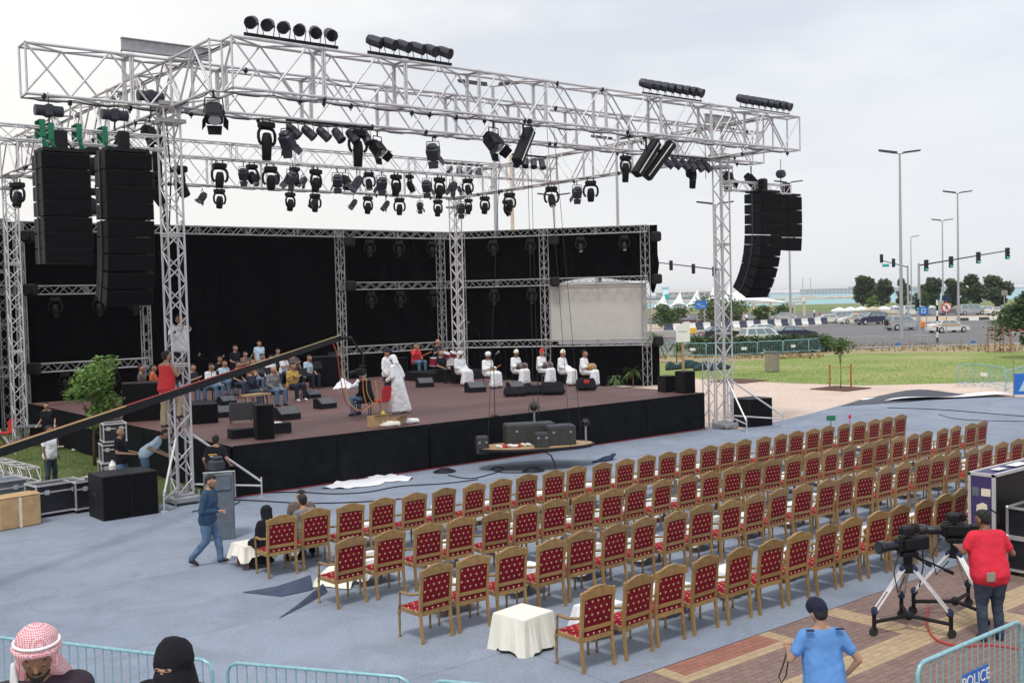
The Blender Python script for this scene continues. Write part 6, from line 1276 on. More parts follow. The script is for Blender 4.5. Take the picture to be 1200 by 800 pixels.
# ------------------------------------------------------------ vegetation
def leaves(n, blobs, size, rng, up=.3):
    b = MB(); tot = sum(r[0]*r[1]*r[2] for _, r in blobs)
    for c, r in blobs:
        k = int(n*r[0]*r[1]*r[2]/tot)
        for _ in range(k):
            d = V((rng.gauss(0,1), rng.gauss(0,1), rng.gauss(0,1))).normalized()*(rng.random()**.42)*rng.uniform(.85,1.18)
            p = V(c)+V((d.x*r[0], d.y*r[1], d.z*r[2])); a = V((rng.gauss(0,1), rng.gauss(0,1), rng.gauss(0,up))).normalized(); s = a.cross(V((rng.gauss(0,1), rng.gauss(0,1), rng.gauss(0,1)))).normalized(); l = size*rng.uniform(.6,1.3)
            b.add([p-a*l*.5, p+s*l*.28, p+a*l*.5, p-s*l*.28], [(0,1,2,3)])
    return b
def tree(label, base, h, cr, leafm, n=1500, leaf=.3, seed=1, trunk=.12, name='tree', low=.35, cat='tree', shape=1.):
    rng = random.Random(seed); t = thing(name, label, cat, base); blobs = []; b = MB(); top = h*.78
    b.tube([(0,0,0),(rng.uniform(-.03,.03)*h,0,h*.3),(0,rng.uniform(-.03,.03)*h,top)], [trunk, trunk*.75, trunk*.25], 7)
    for i in range(9):
        a = rng.uniform(0,6.28); z = h*(low+(.98-low)*((i+.5)/9)); k = math.sin(math.pi*min(.97,max(.1,(z/h-low)/(1.06-low))))**.6; rr = cr*(.25+.55*rng.random())*k*shape
        c = V((math.cos(a)*rr, math.sin(a)*rr, z*.97)); s_ = cr*(.42+.2*rng.random())*(.65+.35*k); blobs.append((c, (s_, s_, s_*.8)))
        b.tube([(0,0,z*.6),(c.x*.5,c.y*.5,z*.8),tuple(c)], [trunk*.4, trunk*.25, trunk*.08], 5)
    b.build('trunk', 'bark', t, smooth=True); leaves(n, blobs, leaf, rng).build('crown', leafm, t); return t
g = G(120, 547); tree('small leafy light green tree on the grass left of the stage', (g.x-.05, g.y+.6, 0), 3.55, 1.05, 'leaf_light', 2300, .15, 5, .06, low=.40)
TG = 'trees along the waterfront'
protos = []
for i, (u, vb, vt, wd) in enumerate(((1012,361,327,26),(1037,361,332,26),(1058,361,328,16),(1091,361,328,24),(1117,361,330,22),(1141,360,325,25),(1168,359,324,30))):
    dep = 300-8*i; p = far(u, dep); h = (vb-vt)/FPX*dep; t = tree('%s dark green tree from the left along the waterfront' % ORD[i], (p[0], p[1], 0), h*1.08, wd/FPX*dep*.56, 'leaf_far', 4600, .9, 30+i, .28, low=.22, shape=.85); t['group'] = TG
for i, (u, d_, h, r, m_) in enumerate(((1025,290,3.6,1.9,'leaf_light'),(1075,270,4,2.2,'leaf_mid'),(1085,255,4.5,1.8,'leaf_mid'),(860,190,4,3,'leaf_mid'),(832,185,4.6,4.,'leaf_mid'),(845,184,3.6,3,'leaf_mid'),(892,196,2.6,1.8,'leaf_mid'),(915,200,2.4,2.6,'leaf_mid'),(780,165,3.4,2.4,'leaf_mid'),(795,175,2.8,2.,'leaf_dark'),(1130,285,2.5,2.5,'leaf_dark'),(1060,280,5,2,'leaf_dark'))):
    p = far(u, d_); t = tree('%s bush of the green promenade strip, counted from the list of bushes left to right' % ORD[i] if False else ['small round light green tree by the waterfront','green bush behind the traffic lights','slim green bush left of the round prohibition sign','green bush hidden behind the right tower','broad bright green bush right of the blue road sign','low green bush beside the right tower','low bush under the white tent','wide low bush beneath the curved speaker array','green bush at the right edge of the backdrop','small dark bush left of the blue road sign','low dark bush between two waterfront trees','dark slender tree beside the tall lamp post'][i], (p[0], p[1], 0), h, r, m_, 900, .5, 60+i, .12, name='bush' if h < 4.6 else 'tree', cat='bush', low=.1)
# right edge trees
p = far(1206, 74); tree('dark green tree leaning in at the right picture edge', (p[0], p[1], 0), 5.2, 1.6, 'leaf_dark', 3500, .3, 91, .12, low=.25)
g = G(1172, 412); t = tree('thin young tree between stakes on the dry verge', (g.x, g.y, 0), 3.3, 1.9, 'leaf_mid', 700, .28, 92, .04, low=.45)
g = G(985, 455); tree('young staked tree in a square soil bed on the pink paving', (g.x, g.y, 0), 2.55, .85, 'leaf_mid', 700, .15, 93, .025, low=.78, shape=.8)
b = MB(); b.bbox((0,0,.02), (2.2,2.2,.06), .02); b.build('soil_bed', 'soil', label='square reddish soil bed round the young staked tree', cat='soil bed', loc=(g.x, g.y, -.03))
for i, dx in enumerate((-.55,.55)): b = MB(); b.cyl((0,0,0), (0,0,1.25), .04, n=8); b.build('stake', 'wood_red', label='%s reddish stake of the young tree in the soil bed' % ['left','right'][i], cat='stake', loc=(g.x+dx*rt0.x, g.y+dx*rt0.y, 0))
b = MB(); b.cyl((-.55*rt0.x,-.55*rt0.y,1.1), (.55*rt0.x,.55*rt0.y,1.1), .02); b.build('tie_bar', 'wood_tan', label='crossbar tying the two stakes of the young tree', cat='bar', loc=(g.x, g.y, 0))
g = G(866, 446); b = MB(); b.bbox((0,0,.02), (2.4,2.4,.06), .02); b.build('soil_bed', 'soil', label='square soil bed behind the right front tower', cat='soil bed', loc=(g.x, g.y, -.03))
for i, (u, dx) in enumerate(((1158,0),(1166,0),(1176,0),(1184,0))): g = G(u, 413); b = MB(); b.cyl((0,0,0), (0,0,2.), .05); b.build('stake', 'wood_red', label='%s stake from the left round the thin young tree on the verge' % ORD[i], cat='stake', loc=(g.x, g.y, 0))
# palm-like potted plants behind the right stage corner
def palm(label, g, h, seed):
    rng = random.Random(seed); t = thing('plant', label, 'plant', g); b = MB(); b.cyl((0,0,0), (0,0,h*.6), .04, .03); b.build('stem', 'bark', t); b = MB()
    for i in range(26):
        a = rng.uniform(0,6.28); e = rng.uniform(.2,1.2); L_ = h*rng.uniform(.3,.5); pts = []; o = V((0,0,h*rng.uniform(.5,.66)))
        for k in range(5): f = k/4; pts.append(o+V((math.cos(a)*L_*f, math.sin(a)*L_*f, L_*(e*f-1.1*f*f))))
        s = V((-math.sin(a), math.cos(a), 0))
        for k in range(4): w0, w1 = .10*math.sin(math.pi*(k+.15)/4.3), .10*math.sin(math.pi*(k+1.15)/4.3); b.add([pts[k]-s*w0, pts[k]+s*w0, pts[k+1]+s*w1, pts[k+1]-s*w1], [(0,1,2,3)])
    b.build('frond', 'leaf_mid', t); return t
g = G(755, 468); palm('young palm-like plant left of the box loudspeakers', (g.x+2, g.y+4, 0), 1.9, 3).scale = (.62,)*3; g = G(768, 462); palm('young palm-like plant nearer the outer right column', (g.x+2.5, g.y+4, 0), 2.1, 4).scale = (.7,)*3
g = G(768, 425); palm('sparse young plant on the verge right of the backdrop', (g.x, g.y, 0), 3.0, 5); g = G(793, 425); palm('small sparse plant beside the white notice board', (g.x, g.y, 0), 2.2, 6)
# verge: tufts of dry and green plants
rng = random.Random(5); b = MB()
for _ in range(1500):
    u = rng.uniform(600,1500); p = G(u, rng.uniform(402.5, 411.5) if u > 965 else rng.uniform(415, 420.5), 0); 
    for k in range(3): a = rng.uniform(0,6.28); q = V((math.cos(a), math.sin(a), 0)); h = rng.uniform(.05,.24); b.add([p-q*.07, p+q*.07, p+V((rng.uniform(-.1,.1),rng.uniform(-.1,.1),h))], [(0,1,2)])
b.build('verge_plants', 'dry_plant', kind='stuff', label='dry low plants growing on the verge behind the lawn')
b = MB()
for _ in range(7000):
    x, y = rng.uniform(-2,12), rng.uniform(28,46); p = V((x,y,-.01)); a = rng.uniform(0,6.28); q = V((math.cos(a), math.sin(a), 0)); h = rng.uniform(.03,.09); b.add([p-q*.02, p+q*.02, p+V((rng.uniform(-.03,.03),rng.uniform(-.03,.03),h))], [(0,1,2)])
b.build('grass_tufts', 'grass_blade', kind='stuff', label='tufts of green grass left of the stage')
b = MB()
for _ in range(5000):
    u, v = rng.uniform(820,1260), rng.uniform(421,450); p = G(u, v, -.02); a = rng.uniform(0,6.28); q = V((math.cos(a), math.sin(a), 0)); h = rng.uniform(.02,.06); b.add([p-q*.03, p+q*.03, p+V((rng.uniform(-.05,.05),rng.uniform(-.05,.05),h))], [(0,1,2)])
b.build('lawn_tufts', 'leaf_light', kind='stuff', label='tufts of grass on the lawn right of the stage')
# hedge in barriers by the road
hx = [(768,418),(798,418.5),(828,419),(858,418.5),(888,417),(918,415.5),(948,413.5),(966,412)]
for i in range(len(hx)-1): a, c = G(*hx[i]), G(*hx[i+1]); barrier('pale green barrier panel holding back the hedge, %s from the left' % ORD[i], a, c.lerp(a, .02), 1.15, 'cyan_rail', .16, group='barrier panels along the hedge', feet=False, r=.03, sign=(1.1,.65,.5,.22,None,'white_paint') if i % 2 else None, name='barrier_panel')
for i in range(13):
    u = 815+i*12.3; v = 417.5-max(0, (u-860))*.042; p = G(u, v-1.5); t = tree('%s dark green shrub from the left in the hedge behind the barrier panels' % ORD[i], (p.x, p.y, 0), 1.35+.12*random.random(), 1.0, 'leaf_far' if i % 3 else 'leaf_mid', 1000, .26, 120+i, .04, name='shrub', low=.08, cat='shrub'); t['group'] = 'shrubs of the roadside hedge'
hx = [(972,411),(1003,410.5),(1035,410),(1066,409),(1096,408.5),(1126,407.5),(1156,406),(1186,405),(1216,404)]
for i in range(len(hx)-1): a, c = G(*hx[i]), G(*hx[i+1]); barrier('grey fence panel along the verge, %s from the left' % ORD[i], a, c.lerp(a, .02), 1.15, 'alu_dull', .22, group='fence panels along the verge', feet=False, r=.03, sign=(1.3,.45,.5,.2,None,'blue_sign') if i % 3 == 2 else None, name='fence_panel')
for i, (p, q) in enumerate((((1122,453),(1141,451)),((1141,451),(1160,453)),((1160,453),(1178,457)),((1178,462),(1200,455)))): a, c = G(*p), G(*q); barrier('pale green crowd barrier on the far paving, %s from the left of the group' % ORD[i], a, c, 1.1, 'cyan_rail', .2, group='crowd barriers on the far paving', sign=(.8,.6,.5,.2,None,'white_paint') if i == 1 else None)
a = G(1188, 466); t = thing('banner', 'blue banner board on a metal frame at the right edge of the far paving', 'banner', a, HEAD-math.pi/2-.1); b = MB(); b.bbox((1.0,0,.62), (2.0,.05,.95), .01); b.build('board', 'blue_sign', t); b = MB(); b.prism([(.2,-.032,.3),(1.0,-.032,.3),(1.3,-.032,.75),(.5,-.032,.9)], (0,.004,0)); b.build('pale_print', 'ltblue_cloth', t)
b = MB(); b.tube([(0,0,0),(0,0,2.3),(2.0,0,2.3),(2.0,0,0)], .03); b.build('frame', 'bin_tan', t)
# ------------------------------------------------------------ street furniture
def lamp_post(label, base, h, arms=2, rz=0.): 
    t = thing('street_lamp', label, 'street lamp', base, rz, 'tall street lamps'); b = MB(); b.cyl((0,0,0), (0,0,h), .19, .10, n=10); b.cyl((0,0,0), (0,0,.5), .28, .26, n=10); b.build('pole', 'pole_grey', t)
    for s in ((-1,1) if arms == 2 else (1,)):
        b = MB(); b.cyl((0,0,h-.05), (s*.5,0,h+.05), .06); b.build('arm', 'pole_grey', t); b = MB(); b.prism([(s*.4,-.3,h+.02),(s*2.1,-.22,h+.22),(s*2.3,0,h+.26),(s*2.1,.22,h+.22),(s*.4,.3,h+.02)][::s], (0,0,.16)); b.build('luminaire', 'bluegrey', t)
    return t
LZ = HEAD-math.pi/2
def lampat(u, dep, top, label, arms=2):
    p = far(u, dep); hor = 351-(u-600)*.025; h = CAM_H+(hor-top)/FPX*dep; lamp_post(label, (p[0], p[1], 0), h, arms, LZ+.15)
for a_ in ((1057,108,181,'tallest double street lamp, nearest on the right side'),(1124,152,227,'double street lamp behind the right traffic lights'),(1106,205,259,'single-arm street lamp left of the second double lamp'),(1069,270,278,'small distant single-arm street lamp between the traffic masts',1),
           (585,70,103,'thick street lamp rising behind the corner columns'),(653,145,230,'double street lamp behind the right side of the backdrop'),(727,95,165,'street lamp rising behind the backdrop under the long strip lights'),(927,160,215,'street lamp pole seen below the right speaker arrays'),(841,125,240,'street lamp pole just left of the right front tower')):
    lampat(*a_)
p = far(604, 78); b = MB(); b.cyl((0,0,0), (0,0,15.5), .17, .12, n=10); b.build('flag_pole', 'sandstone', label='pinkish pole beside the thick street lamp behind the backdrop', cat='pole', loc=(p[0], p[1], 0))
def signal_head(parent, c, lit=True, rz=0, back=False):
    b = MB(); b.bbox(c, (.38,.26,1.1), .05); h = b.build('signal_head', 'bluegrey', parent)
    for k, z in enumerate((.34,0,-.34)):
        b = MB(); cc = V(c)+V((0,-.14,z)); b.cyl(cc, cc+V((0,-.02,0)), .13, n=10); b.build('lamp', 'grn_lamp' if (k == 2 and lit) else 'black_gloss', h)
        b = MB(); b.prism([(cc.x-.15,cc.y,cc.z+.05),(cc.x-.1,cc.y,cc.z+.15),(cc.x+.1,cc.y,cc.z+.15),(cc.x+.15,cc.y,cc.z+.05)], (0,-.2,-.02)); b.build('visor', 'black', h)
def mast(label, u, vbase_dep, vtop, heads, tip, lit=True, green=None):
    dep = vbase_dep; hor = lambda x: 351-(x-600)*.025; p = far(u, dep); h = CAM_H+(hor(u)-vtop)/FPX*dep; t = thing('traffic_light', label, 'traffic light', (p[0], p[1], 0), LZ, 'traffic light masts')
    b = MB(); b.cyl((0,0,0), (0,0,h+.2), .14, .11, n=10); b.build('pole', 'pole_grey', t); X = lambda x: (x-u)/FPX*dep; Zz = lambda x, v: CAM_H+(hor(x)-v)/FPX*dep
    b = MB(); b.cyl((0,0,h), (X(tip[0]),0,Zz(*tip)), .07, .05); b.build('arm', 'bluegrey', t)
    for x, v in heads: signal_head(t, (X(x),-.12,Zz(x, v)), lit)
    if green: b = MB(); b.bbox((X(green[0]),-.1,Zz(*green)), (.85,.05,.38), .01); b.build('street_plate', 'teal', t)
    return t
mast('traffic light mast with four green signals on its long right-hand arm', 1078, 102, 311, ((1086,311),(1115,307),(1147,302),(1181,297)), (1180,294)); mast('traffic light mast with two signals seen from the side and a green plate', 1065, 135, 313, ((1034,303),(1048,308)), (1034,305), False, (1039,311))
mast('traffic light mast with three dark signals left of the right front tower', 844, 118, 316, ((788,311),(814,315),(838,318)), (768,307), False)
p = far(1077, 100); t = thing('traffic_light', 'low green pedestrian-height traffic signal on the right mast', 'traffic light', (p[0]-.3, p[1], 0), LZ); b = MB(); b.cyl((0,0,0), (0,0,3.3), .06); b.build('pole', 'pole_grey', t); signal_head(t, (0,-.12,3.6))
def board(label, u, v, dep, w_, h_, m_, posts=2, foot=0, nm='road_sign', round_=False):
    p = far(u, dep); hor = 351-(u-600)*.025; z = CAM_H+(hor-v)/FPX*dep; t = thing(nm, label, 'sign', (p[0], p[1], 0), LZ); b = MB()
    if round_: b.cyl((0,0,z), (0,.04,z), w_/2, n=20)
    else: b.bbox((0,0,z), (w_,.05,h_), .01)
    b.build('plate', m_, t); b = MB()
    for x in ((-w_*.33, w_*.33) if posts == 2 else (0,)): b.cyl((x,.06,0), (x,.06,z), .05)
    b.build('post', 'pole_grey', t); return t, z
t, z = board('blue direction sign on two posts before the white canopies', 822, 357, 170, 1.85, 1.25, 'blue_sign')
b = MB(); b.box((-.3,-.03,z+.1), (.7,.01,.12)); b.box((.2,-.03,z-.25), (.9,.01,.1)); b.build('lettering', 'ltblue_cloth', t)
t, z = board('blue square parking sign left of the striped post', 1083, 364, 98, .92, .72, 'blue_sign'); b = MB(); b.bbox((0,-.03,z), (.42,.012,.42), .01); b.build('pictogram', 'ltblue_cloth', t); b = MB(); b.bbox((0,-.04,z), (.2,.012,.26), .01); b.build('pictogram', 'blue_sign', t)
t, z = board('dark blue sign above the round prohibition sign', 1110, 349, 101, .85, .5, 'flag_blue', 1)
t, z = board('round no pedestrians sign with a red ring on a thin post', 1110, 360, 99, .95, .95, 'red_paint', 1, round_=True)
b = MB(); b.cyl((0,-.004,z), (0,-.014,z), .37, n=20); b.build('white_disc', 'white_paint', t)
b = MB(); b.ball((0,-.03,z+.2), .05, 8, 6); b.cyl((0,-.025,z+.14), (.02,-.025,z-.02), .045); b.cyl((.02,-.025,z-.02), (-.1,-.025,z-.24), .03); b.cyl((.02,-.025,z-.02), (.14,-.025,z-.22), .03); b.cyl((0,-.025,z+.1), (.13,-.025,z+.0), .022); b.cyl((0,-.025,z+.1), (-.12,-.025,z+.02), .022); b.build('walking_figure', 'black', t)
b = MB(); b.box((0,-.055,z), (.9,.012,.07), rot=Matrix.Rotation(R(45),3,'Y')); b.build('red_bar', 'red_paint', t)
t, z = board('small grey-green sign among the waterfront trees', 1178, 343, 130, .75, .65, 'bin_tan', 1)
p = far(1099, 99); t = thing('striped_post', 'black and white striped post at the roadside', 'post', (p[0], p[1], 0), LZ)
for k in range(8): b = MB(); b.cyl((0,0,k*.5), (0,0,k*.5+.5), .09, n=10); b.build('stripe', ['black','white_paint'][k % 2], t)
p = far(1081, 115); b = MB(); b.bbox((0,0,.9), (.75,.5,.8), .15); b.build('barrel', 'orange_paint', label='orange road barrel right of the silver jeep', cat='barrel', loc=(p[0], p[1], .3))
g = G(905, 435); t = thing('litter_bin', 'square tan litter bin on the edge of the lawn', 'bin', (g.x, g.y, 0), .3); b = MB(); b.bbox((0,0,.6), (.8,.7,1.2), .03); b.build('body', 'bin_tan', t); b = MB(); b.bbox((0,0,1.23), (.88,.78,.08), .02); b.build('lid', 'bin_grey', t)
g = G(801, 434); t = thing('notice_board', 'white notice board on a wooden post behind the stage corner', 'sign', (g.x, g.y, 0), LZ); b = MB(); b.prism([(-.45,0,1.9),(.48,0,1.9),(.48,0,3.25),(.15,0,3.25),(-.45,0,2.9)], (0,.06,0)); b.build('board', 'white_paint', t); b = MB(); b.cyl((0,.1,0), (0,.1,2.3), .09); b.build('post', 'wood_tan', t); b = MB(); b.box((0,-.008,2.6), (.6,.01,.03)); b.build('text_line', 'bin_grey', t)
for i, (u, v, L_) in enumerate(((788,433,1.2),(808,431,3.),(828,433,2.4),(843,433,2.))): g = G(u, v); soft('green_net', [[((-L_/2,0,.1),.12),((L_/2,0,.1),.12),((0,.2,.38),.2)]], 'teal_dark' if 'teal_dark' in M else (mat('teal_dark', (.02,.05,.055), .9) and 'teal_dark'), None, .06, fold=.2, sm=1); o = REM[-1]; o.location = (g.x, g.y, 0); o['label'] = 'heap of dark green netting, %s from the left beside the notice board' % ORD[i]; o['category'] = 'netting'; o['group'] = 'heaps of netting'
g = G(808, 391); t = thing('roadside_box', 'yellow-topped box at the road behind the notice board', 'box', (g.x, g.y, 0), LZ); b = MB(); b.bbox((0,0,.4), (1.6,.8,.8), .05); b.build('body', 'yellow_paint', t)
g = G(776, 396); b = MB(); b.bbox((0,0,.45), (3.,.8,.9), .04); b.build('concrete_block', 'concrete', label='pale concrete block at the road right of the backdrop', cat='block', loc=(g.x, g.y, 0), rz=LZ)
# blue and white concrete road blocks
a, c = G(779, 388), G(969, 379.5); nB = 23; d = (c-a)/nB; rzb = math.atan2(d.y, d.x); L_ = d.length
def rblock(m):
    b = MB(); L2 = L_*.94/2; b.prism([(-L2,-.32,0),(-L2,-.32,.2),(-L2,-.14,.55),(-L2,-.11,1.02),(-L2,.11,1.02),(-L2,.14,.55),(-L2,.32,.2),(-L2,.32,0)][::-1], (2*L2,0,0)); return b.mesh('road_block', m)
bmw, bmb = rblock('white_paint'), rblock('flag_blue2' if 'flag_blue2' in M else (mat('flag_blue2', (.05,.06,.11), .7) and 'flag_blue2'))
for i in range(nB): p = a+d*(i+.5); obj('road_block', bmw if i % 2 else bmb, label='%s concrete road block, %s from the left along the far road edge' % (('white','dark blue')[i % 2 == 0], ORD[i]), cat='road block', group='blue and white concrete road blocks', loc=p, rz=rzb)
a, c = G(1122, 375.5), G(1262, 370.5); d = (c-a)/12
for i in range(12): p = a+d*(i+.5); b = MB(); b.bbox((0,0,.15), (d.length*.97,.5,.45), .03); b.build('kerb_stone', 'white_paint' if i % 2 else 'bluegrey', label='%s painted kerb length, %s from the left on the right traffic island' % (('white','grey')[i % 2 == 0], ORD[i]), cat='kerb', group='painted kerbs', loc=p, rz=math.atan2(d.y, d.x))
a, c = G(1186, 388), G(1240, 387); b = MB(); b.bbox((0,0,.1), ((c-a).length,.4,.3), .03); b.build('kerb_stone', 'wood_red', label='reddish kerb at the right edge of the road', cat='kerb', loc=(a+c)/2, rz=math.atan2((c-a).y, (c-a).x))
# near road kerb
a, c = G(700, 416), G(1300, 399.5); b = MB(); b.bbox(((c-a)/2), ((c-a).length,.25,.14), .02, rz=math.atan2((c-a).y, (c-a).x)); b.build('kerb', 'concrete', kind='structure', loc=a)
# ------------------------------------------------------------ cars
def paint(nm, c): mat(nm, c, .35, .1, coat=.6); return nm
for nm, c in (('car_white',(.72,.72,.68)),('car_black',(.02,.02,.025)),('car_navy',(.015,.02,.06)),('car_silver',(.42,.44,.46)),('car_purple',(.11,.05,.08)),('car_grey',(.2,.21,.22)),('car_gold',(.65,.36,.05))): paint(nm, c)
mat('lamp_red', (.6,.04,.03), .3, emit=((.9,.12,.05), .25)); mat('lamp_clear', (.7,.7,.68), .2)
def car(label, u, dep, rz, style, m_, taxi=False, name='car', w_=1.8, base=None):
    p = base or far(u, dep); t = thing(name, label, {'sedan':'car','suv':'car','pickup':'pickup','van':'van'}[style], (p[0], p[1], 0), LZ+R(rz), 'cars on the road')
    if style == 'sedan': L_, prof, cab = 4.7, [(-2.35,.45),(-2.33,.85),(-2.2,.98),(-1.3,1.02),(1.0,1.0),(2.1,.82),(2.32,.62),(2.35,.4)], [(-1.75,1.0),(-1.15,1.43),(.35,1.43),(1.15,.98)]
    elif style == 'suv': L_, prof, cab = 4.8, [(-2.35,.5),(-2.38,.95),(-2.3,1.12),(1.0,1.12),(2.15,1.02),(2.36,.8),(2.38,.45)], [(-2.25,1.1),(-2.05,1.80),(.3,1.82),(1.15,1.10)]
    elif style == 'pickup': L_, prof, cab = 5., [(-2.5,.5),(-2.5,1.15),(1.1,1.15),(2.2,1.05),(2.48,.8),(2.5,.45)], [(-.6,1.12),(-.45,1.78),(.5,1.78),(1.25,1.12)]
    else: L_, prof, cab = 5., [(-2.45,.45),(-2.48,1.1),(-2.45,1.2),(1.3,1.2),(2.3,1.05),(2.46,.8),(2.48,.42)], [(-2.42,1.18),(-2.3,2.0),(1.0,2.02),(1.95,1.14)]
    hw = w_/2; low = [(L_/2-.05,.28),(-L_/2+.05,.28)]; full = prof+low[:1]+low[1:]
    b = MB(); n = len(full); vs = []
    for y, k in ((-hw+.06,.97),(-hw,1.),(hw,1.),(hw-.06,.97)): vs += [(x*k, y, z if abs(y) == hw else z*.985+.01) for x, z in full]
    fs = [(j*n+i, (j+1)*n+i, (j+1)*n+(i+1)%n, j*n+(i+1)%n) for j in range(3) for i in range(n)]+[tuple(range(n)), tuple(range(3*n, 4*n))[::-1]]
    b.add(vs, fs); b.build('body', m_, t)
    b = MB(); c0, c1, c2, c3 = cab; ins = .22; vs = [(c0[0],-hw+.05,c0[1]),(c1[0],-hw+ins,c1[1]),(c2[0],-hw+ins,c2[1]),(c3[0],-hw+.05,c3[1])]; vs += [(x,-y,z) for x, y, z in vs]
    b.add(vs, [(0,3,2,1),(4,5,6,7),(0,1,5,4),(1,2,6,5),(2,3,7,6)]); b.build('cabin', m_, t)
    A0, A1, A2, A3 = (V(v) for v in vs[:4])
    for s in (1,-1):
        k = 3 if style in ('suv','van') else 2
        for i in range(k):
            f0, f1 = .05+(.9/k)*i+.015, .05+(.9/k)*(i+1)-.015
            def q(f, g_): lo = A0.lerp(A3, f); hi = A1.lerp(A2, f); r_ = lo.lerp(hi, g_); return V((r_.x, (r_.y-.012)*s, r_.z))
            b = MB(); pts = [q(f0,.14),q(f1,.14),q(f1,.88),q(f0,.88)]; b.add(pts, [(0,1,2,3) if s > 0 else (3,2,1,0)]); b.build('window', 'glass_car', t)
    for nm, a_, b2 in (('windscreen', A3, A2), ('rear_window', A0, A1)):
        dx = .012 if nm == 'windscreen' else -.012; lo, hi = a_.lerp(b2, .12), a_.lerp(b2, .9); b = MB(); b.add([(lo.x+dx, lo.y+.06, lo.z+.01),(lo.x+dx, -lo.y-.06, lo.z+.01),(hi.x+dx, -hi.y-.05, hi.z+.01),(hi.x+dx, hi.y+.05, hi.z+.01)], [(0,1,2,3) if dx > 0 else (3,2,1,0)]); b.build(nm, 'glass_car', t)
    rw = .33 if style == 'sedan' else .38
    for x in (-L_/2+.85, L_/2-.85):
        for s in (-1,1):
            b = MB(); b.cyl((x, s*(hw-.2), rw), (x, s*(hw+.015), rw), rw, n=16); o = b.build('wheel', 'rubber', t); b = MB(); b.cyl((x, s*(hw+.016), rw), (x, s*(hw+.03), rw), rw*.6, n=12); b.build('rim', 'alu', o)
    zz = .78 if style == 'sedan' else .95
    for s in (-1,1):
        b = MB(); b.bbox((-L_/2+.03, s*(hw-.2), zz), (.09,.3,.16), .02); b.build('tail_lamp', 'lamp_red', t); b = MB(); b.bbox((L_/2-.12, s*(hw-.25), zz-.1), (.16,.35,.14), .03); b.build('headlight', 'lamp_clear', t)
    b = MB(); b.bbox((0,0,.34), (L_+.06, w_-.1, .16), .05); b.build('bumper', 'car_grey' if style != 'sedan' else m_, t); b = MB(); b.box((-L_/2-.01,0,zz-.15), (.03,.5,.12)); b.build('number_plate', 'white_paint', t)
    if taxi:
        b = MB(); b.box((-.2, 0, zz+.10), (2.6, w_+.012, .10)); b.build('gold_stripe', 'car_gold', t); b = MB(); b.bbox((-.4,0,cab[1][1]+.09), (.3,.8,.14), .03); b.build('roof_sign', 'yellow_paint', t)
    if 'spare' in label: b = MB(); b.cyl((-L_/2-.02,0,1.), (-L_/2-.22,0,1.), .38, n=16); b.build('spare_wheel', 'rubber', t)
    return t
for a_ in (('white estate car behind the hedge with glowing tail lamps', 896, 100, 12, 'suv', 'car_white'), ('dark blue car beyond the white estate car', 931, 113, 8, 'sedan', 'car_navy'), ('black saloon car left of the right front tower', 845, 118, 14, 'sedan', 'car_black'), ('white car whose roof shows above the estate car', 897, 123, 10, 'sedan', 'car_white'),
    ('purple-brown car parked beyond the road blocks', 808, 172, 5, 'sedan', 'car_purple'), ('grey car behind the purple-brown one', 795, 178, 185, 'sedan', 'car_grey'), ('pale car beyond the road blocks under the speaker arrays', 918, 195, 178, 'sedan', 'car_silver'), ('white car at the right end of the road blocks', 968, 168, 182, 'sedan', 'car_white'), ('silver car left of the dark blue off-road car', 983, 172, 180, 'suv', 'car_silver'),
    ('white taxi with gold stripe left of the dark blue off-road car', 1001, 165, 190, 'sedan', 'car_white', True), ('dark blue off-road car facing left', 1022, 158, 193, 'suv', 'car_navy'), ('gold and white taxi right behind the off-road car', 1041, 170, 185, 'sedan', 'car_gold', True), ('silver jeep with a dark spare wheel on its back', 1060, 133, 14, 'suv', 'car_silver'), ('white taxi seen from behind at the traffic light', 1111, 122, 16, 'sedan', 'car_white', True),
    ('white pickup parked in the far row behind the jeep', 1049, 205, 4, 'pickup', 'car_white'), ('white van parked in the far row by the traffic masts', 1072, 203, 3, 'van', 'car_white'), ('silver car parked in the far row behind the round sign', 1095, 208, 6, 'sedan', 'car_silver'), ('grey car parked in the far row right of the round sign', 1116, 204, 4, 'sedan', 'car_grey'), ('silver van parked in the far row', 1139, 200, 3, 'van', 'car_silver'), ('white car between the van and the end of the far row', 1158, 210, 5, 'sedan', 'car_white'), ('white saloon near the right end of the far row', 1171, 196, 4, 'sedan', 'car_white'), ('dark car at the right end of the far row', 1194, 195, 3, 'sedan', 'car_grey')):
    car(*a_)
# ------------------------------------------------------------ promenade canopies, pergola, far shore
def canopy(label, u, dep, w_, h, peak):
    p = far(u, dep); t = thing('canopy', label, 'canopy', (p[0], p[1], 0), LZ, 'white canopies on the promenade'); b = MB()
    def fn(a, c):
        x = (a-.5)*w_; y = (c-.5)*w_; r = max(abs(a-.5), abs(c-.5))*2; e = (1-r)**1.9; arch = (1-(abs(a-.5)*2)**2)*.9 if c in (0,1) else 0
        return V((x+w_*.18*e, y, h+peak*e+(arch*.9 if r > .999 else .4*(1-r))))
    b.grid(14, 14, fn); b.build('fabric', 'tent_white', t, smooth=True)
    for sx in (-1,1):
        for sy in (-1,1): b = MB(); b.cyl((sx*w_*.48, sy*w_*.48, 0), (sx*w_*.5, sy*w_*.5, h), .22, .15); b.build('column', 'sandstone', t)
for i, (u, w_) in enumerate(((776,5.5),(795,5.8),(815,6.2),(834,6.2),(853,6.))): canopy('%s peaked white canopy from the left on the promenade' % ORD[i], u, 232, w_*.62*1.05, 2.5, 2.6+.45*i)
p = far(882, 205); t = thing('tent', 'large white tent roof below the curved speaker array', 'tent', (p[0], p[1], 0), LZ); b = MB()
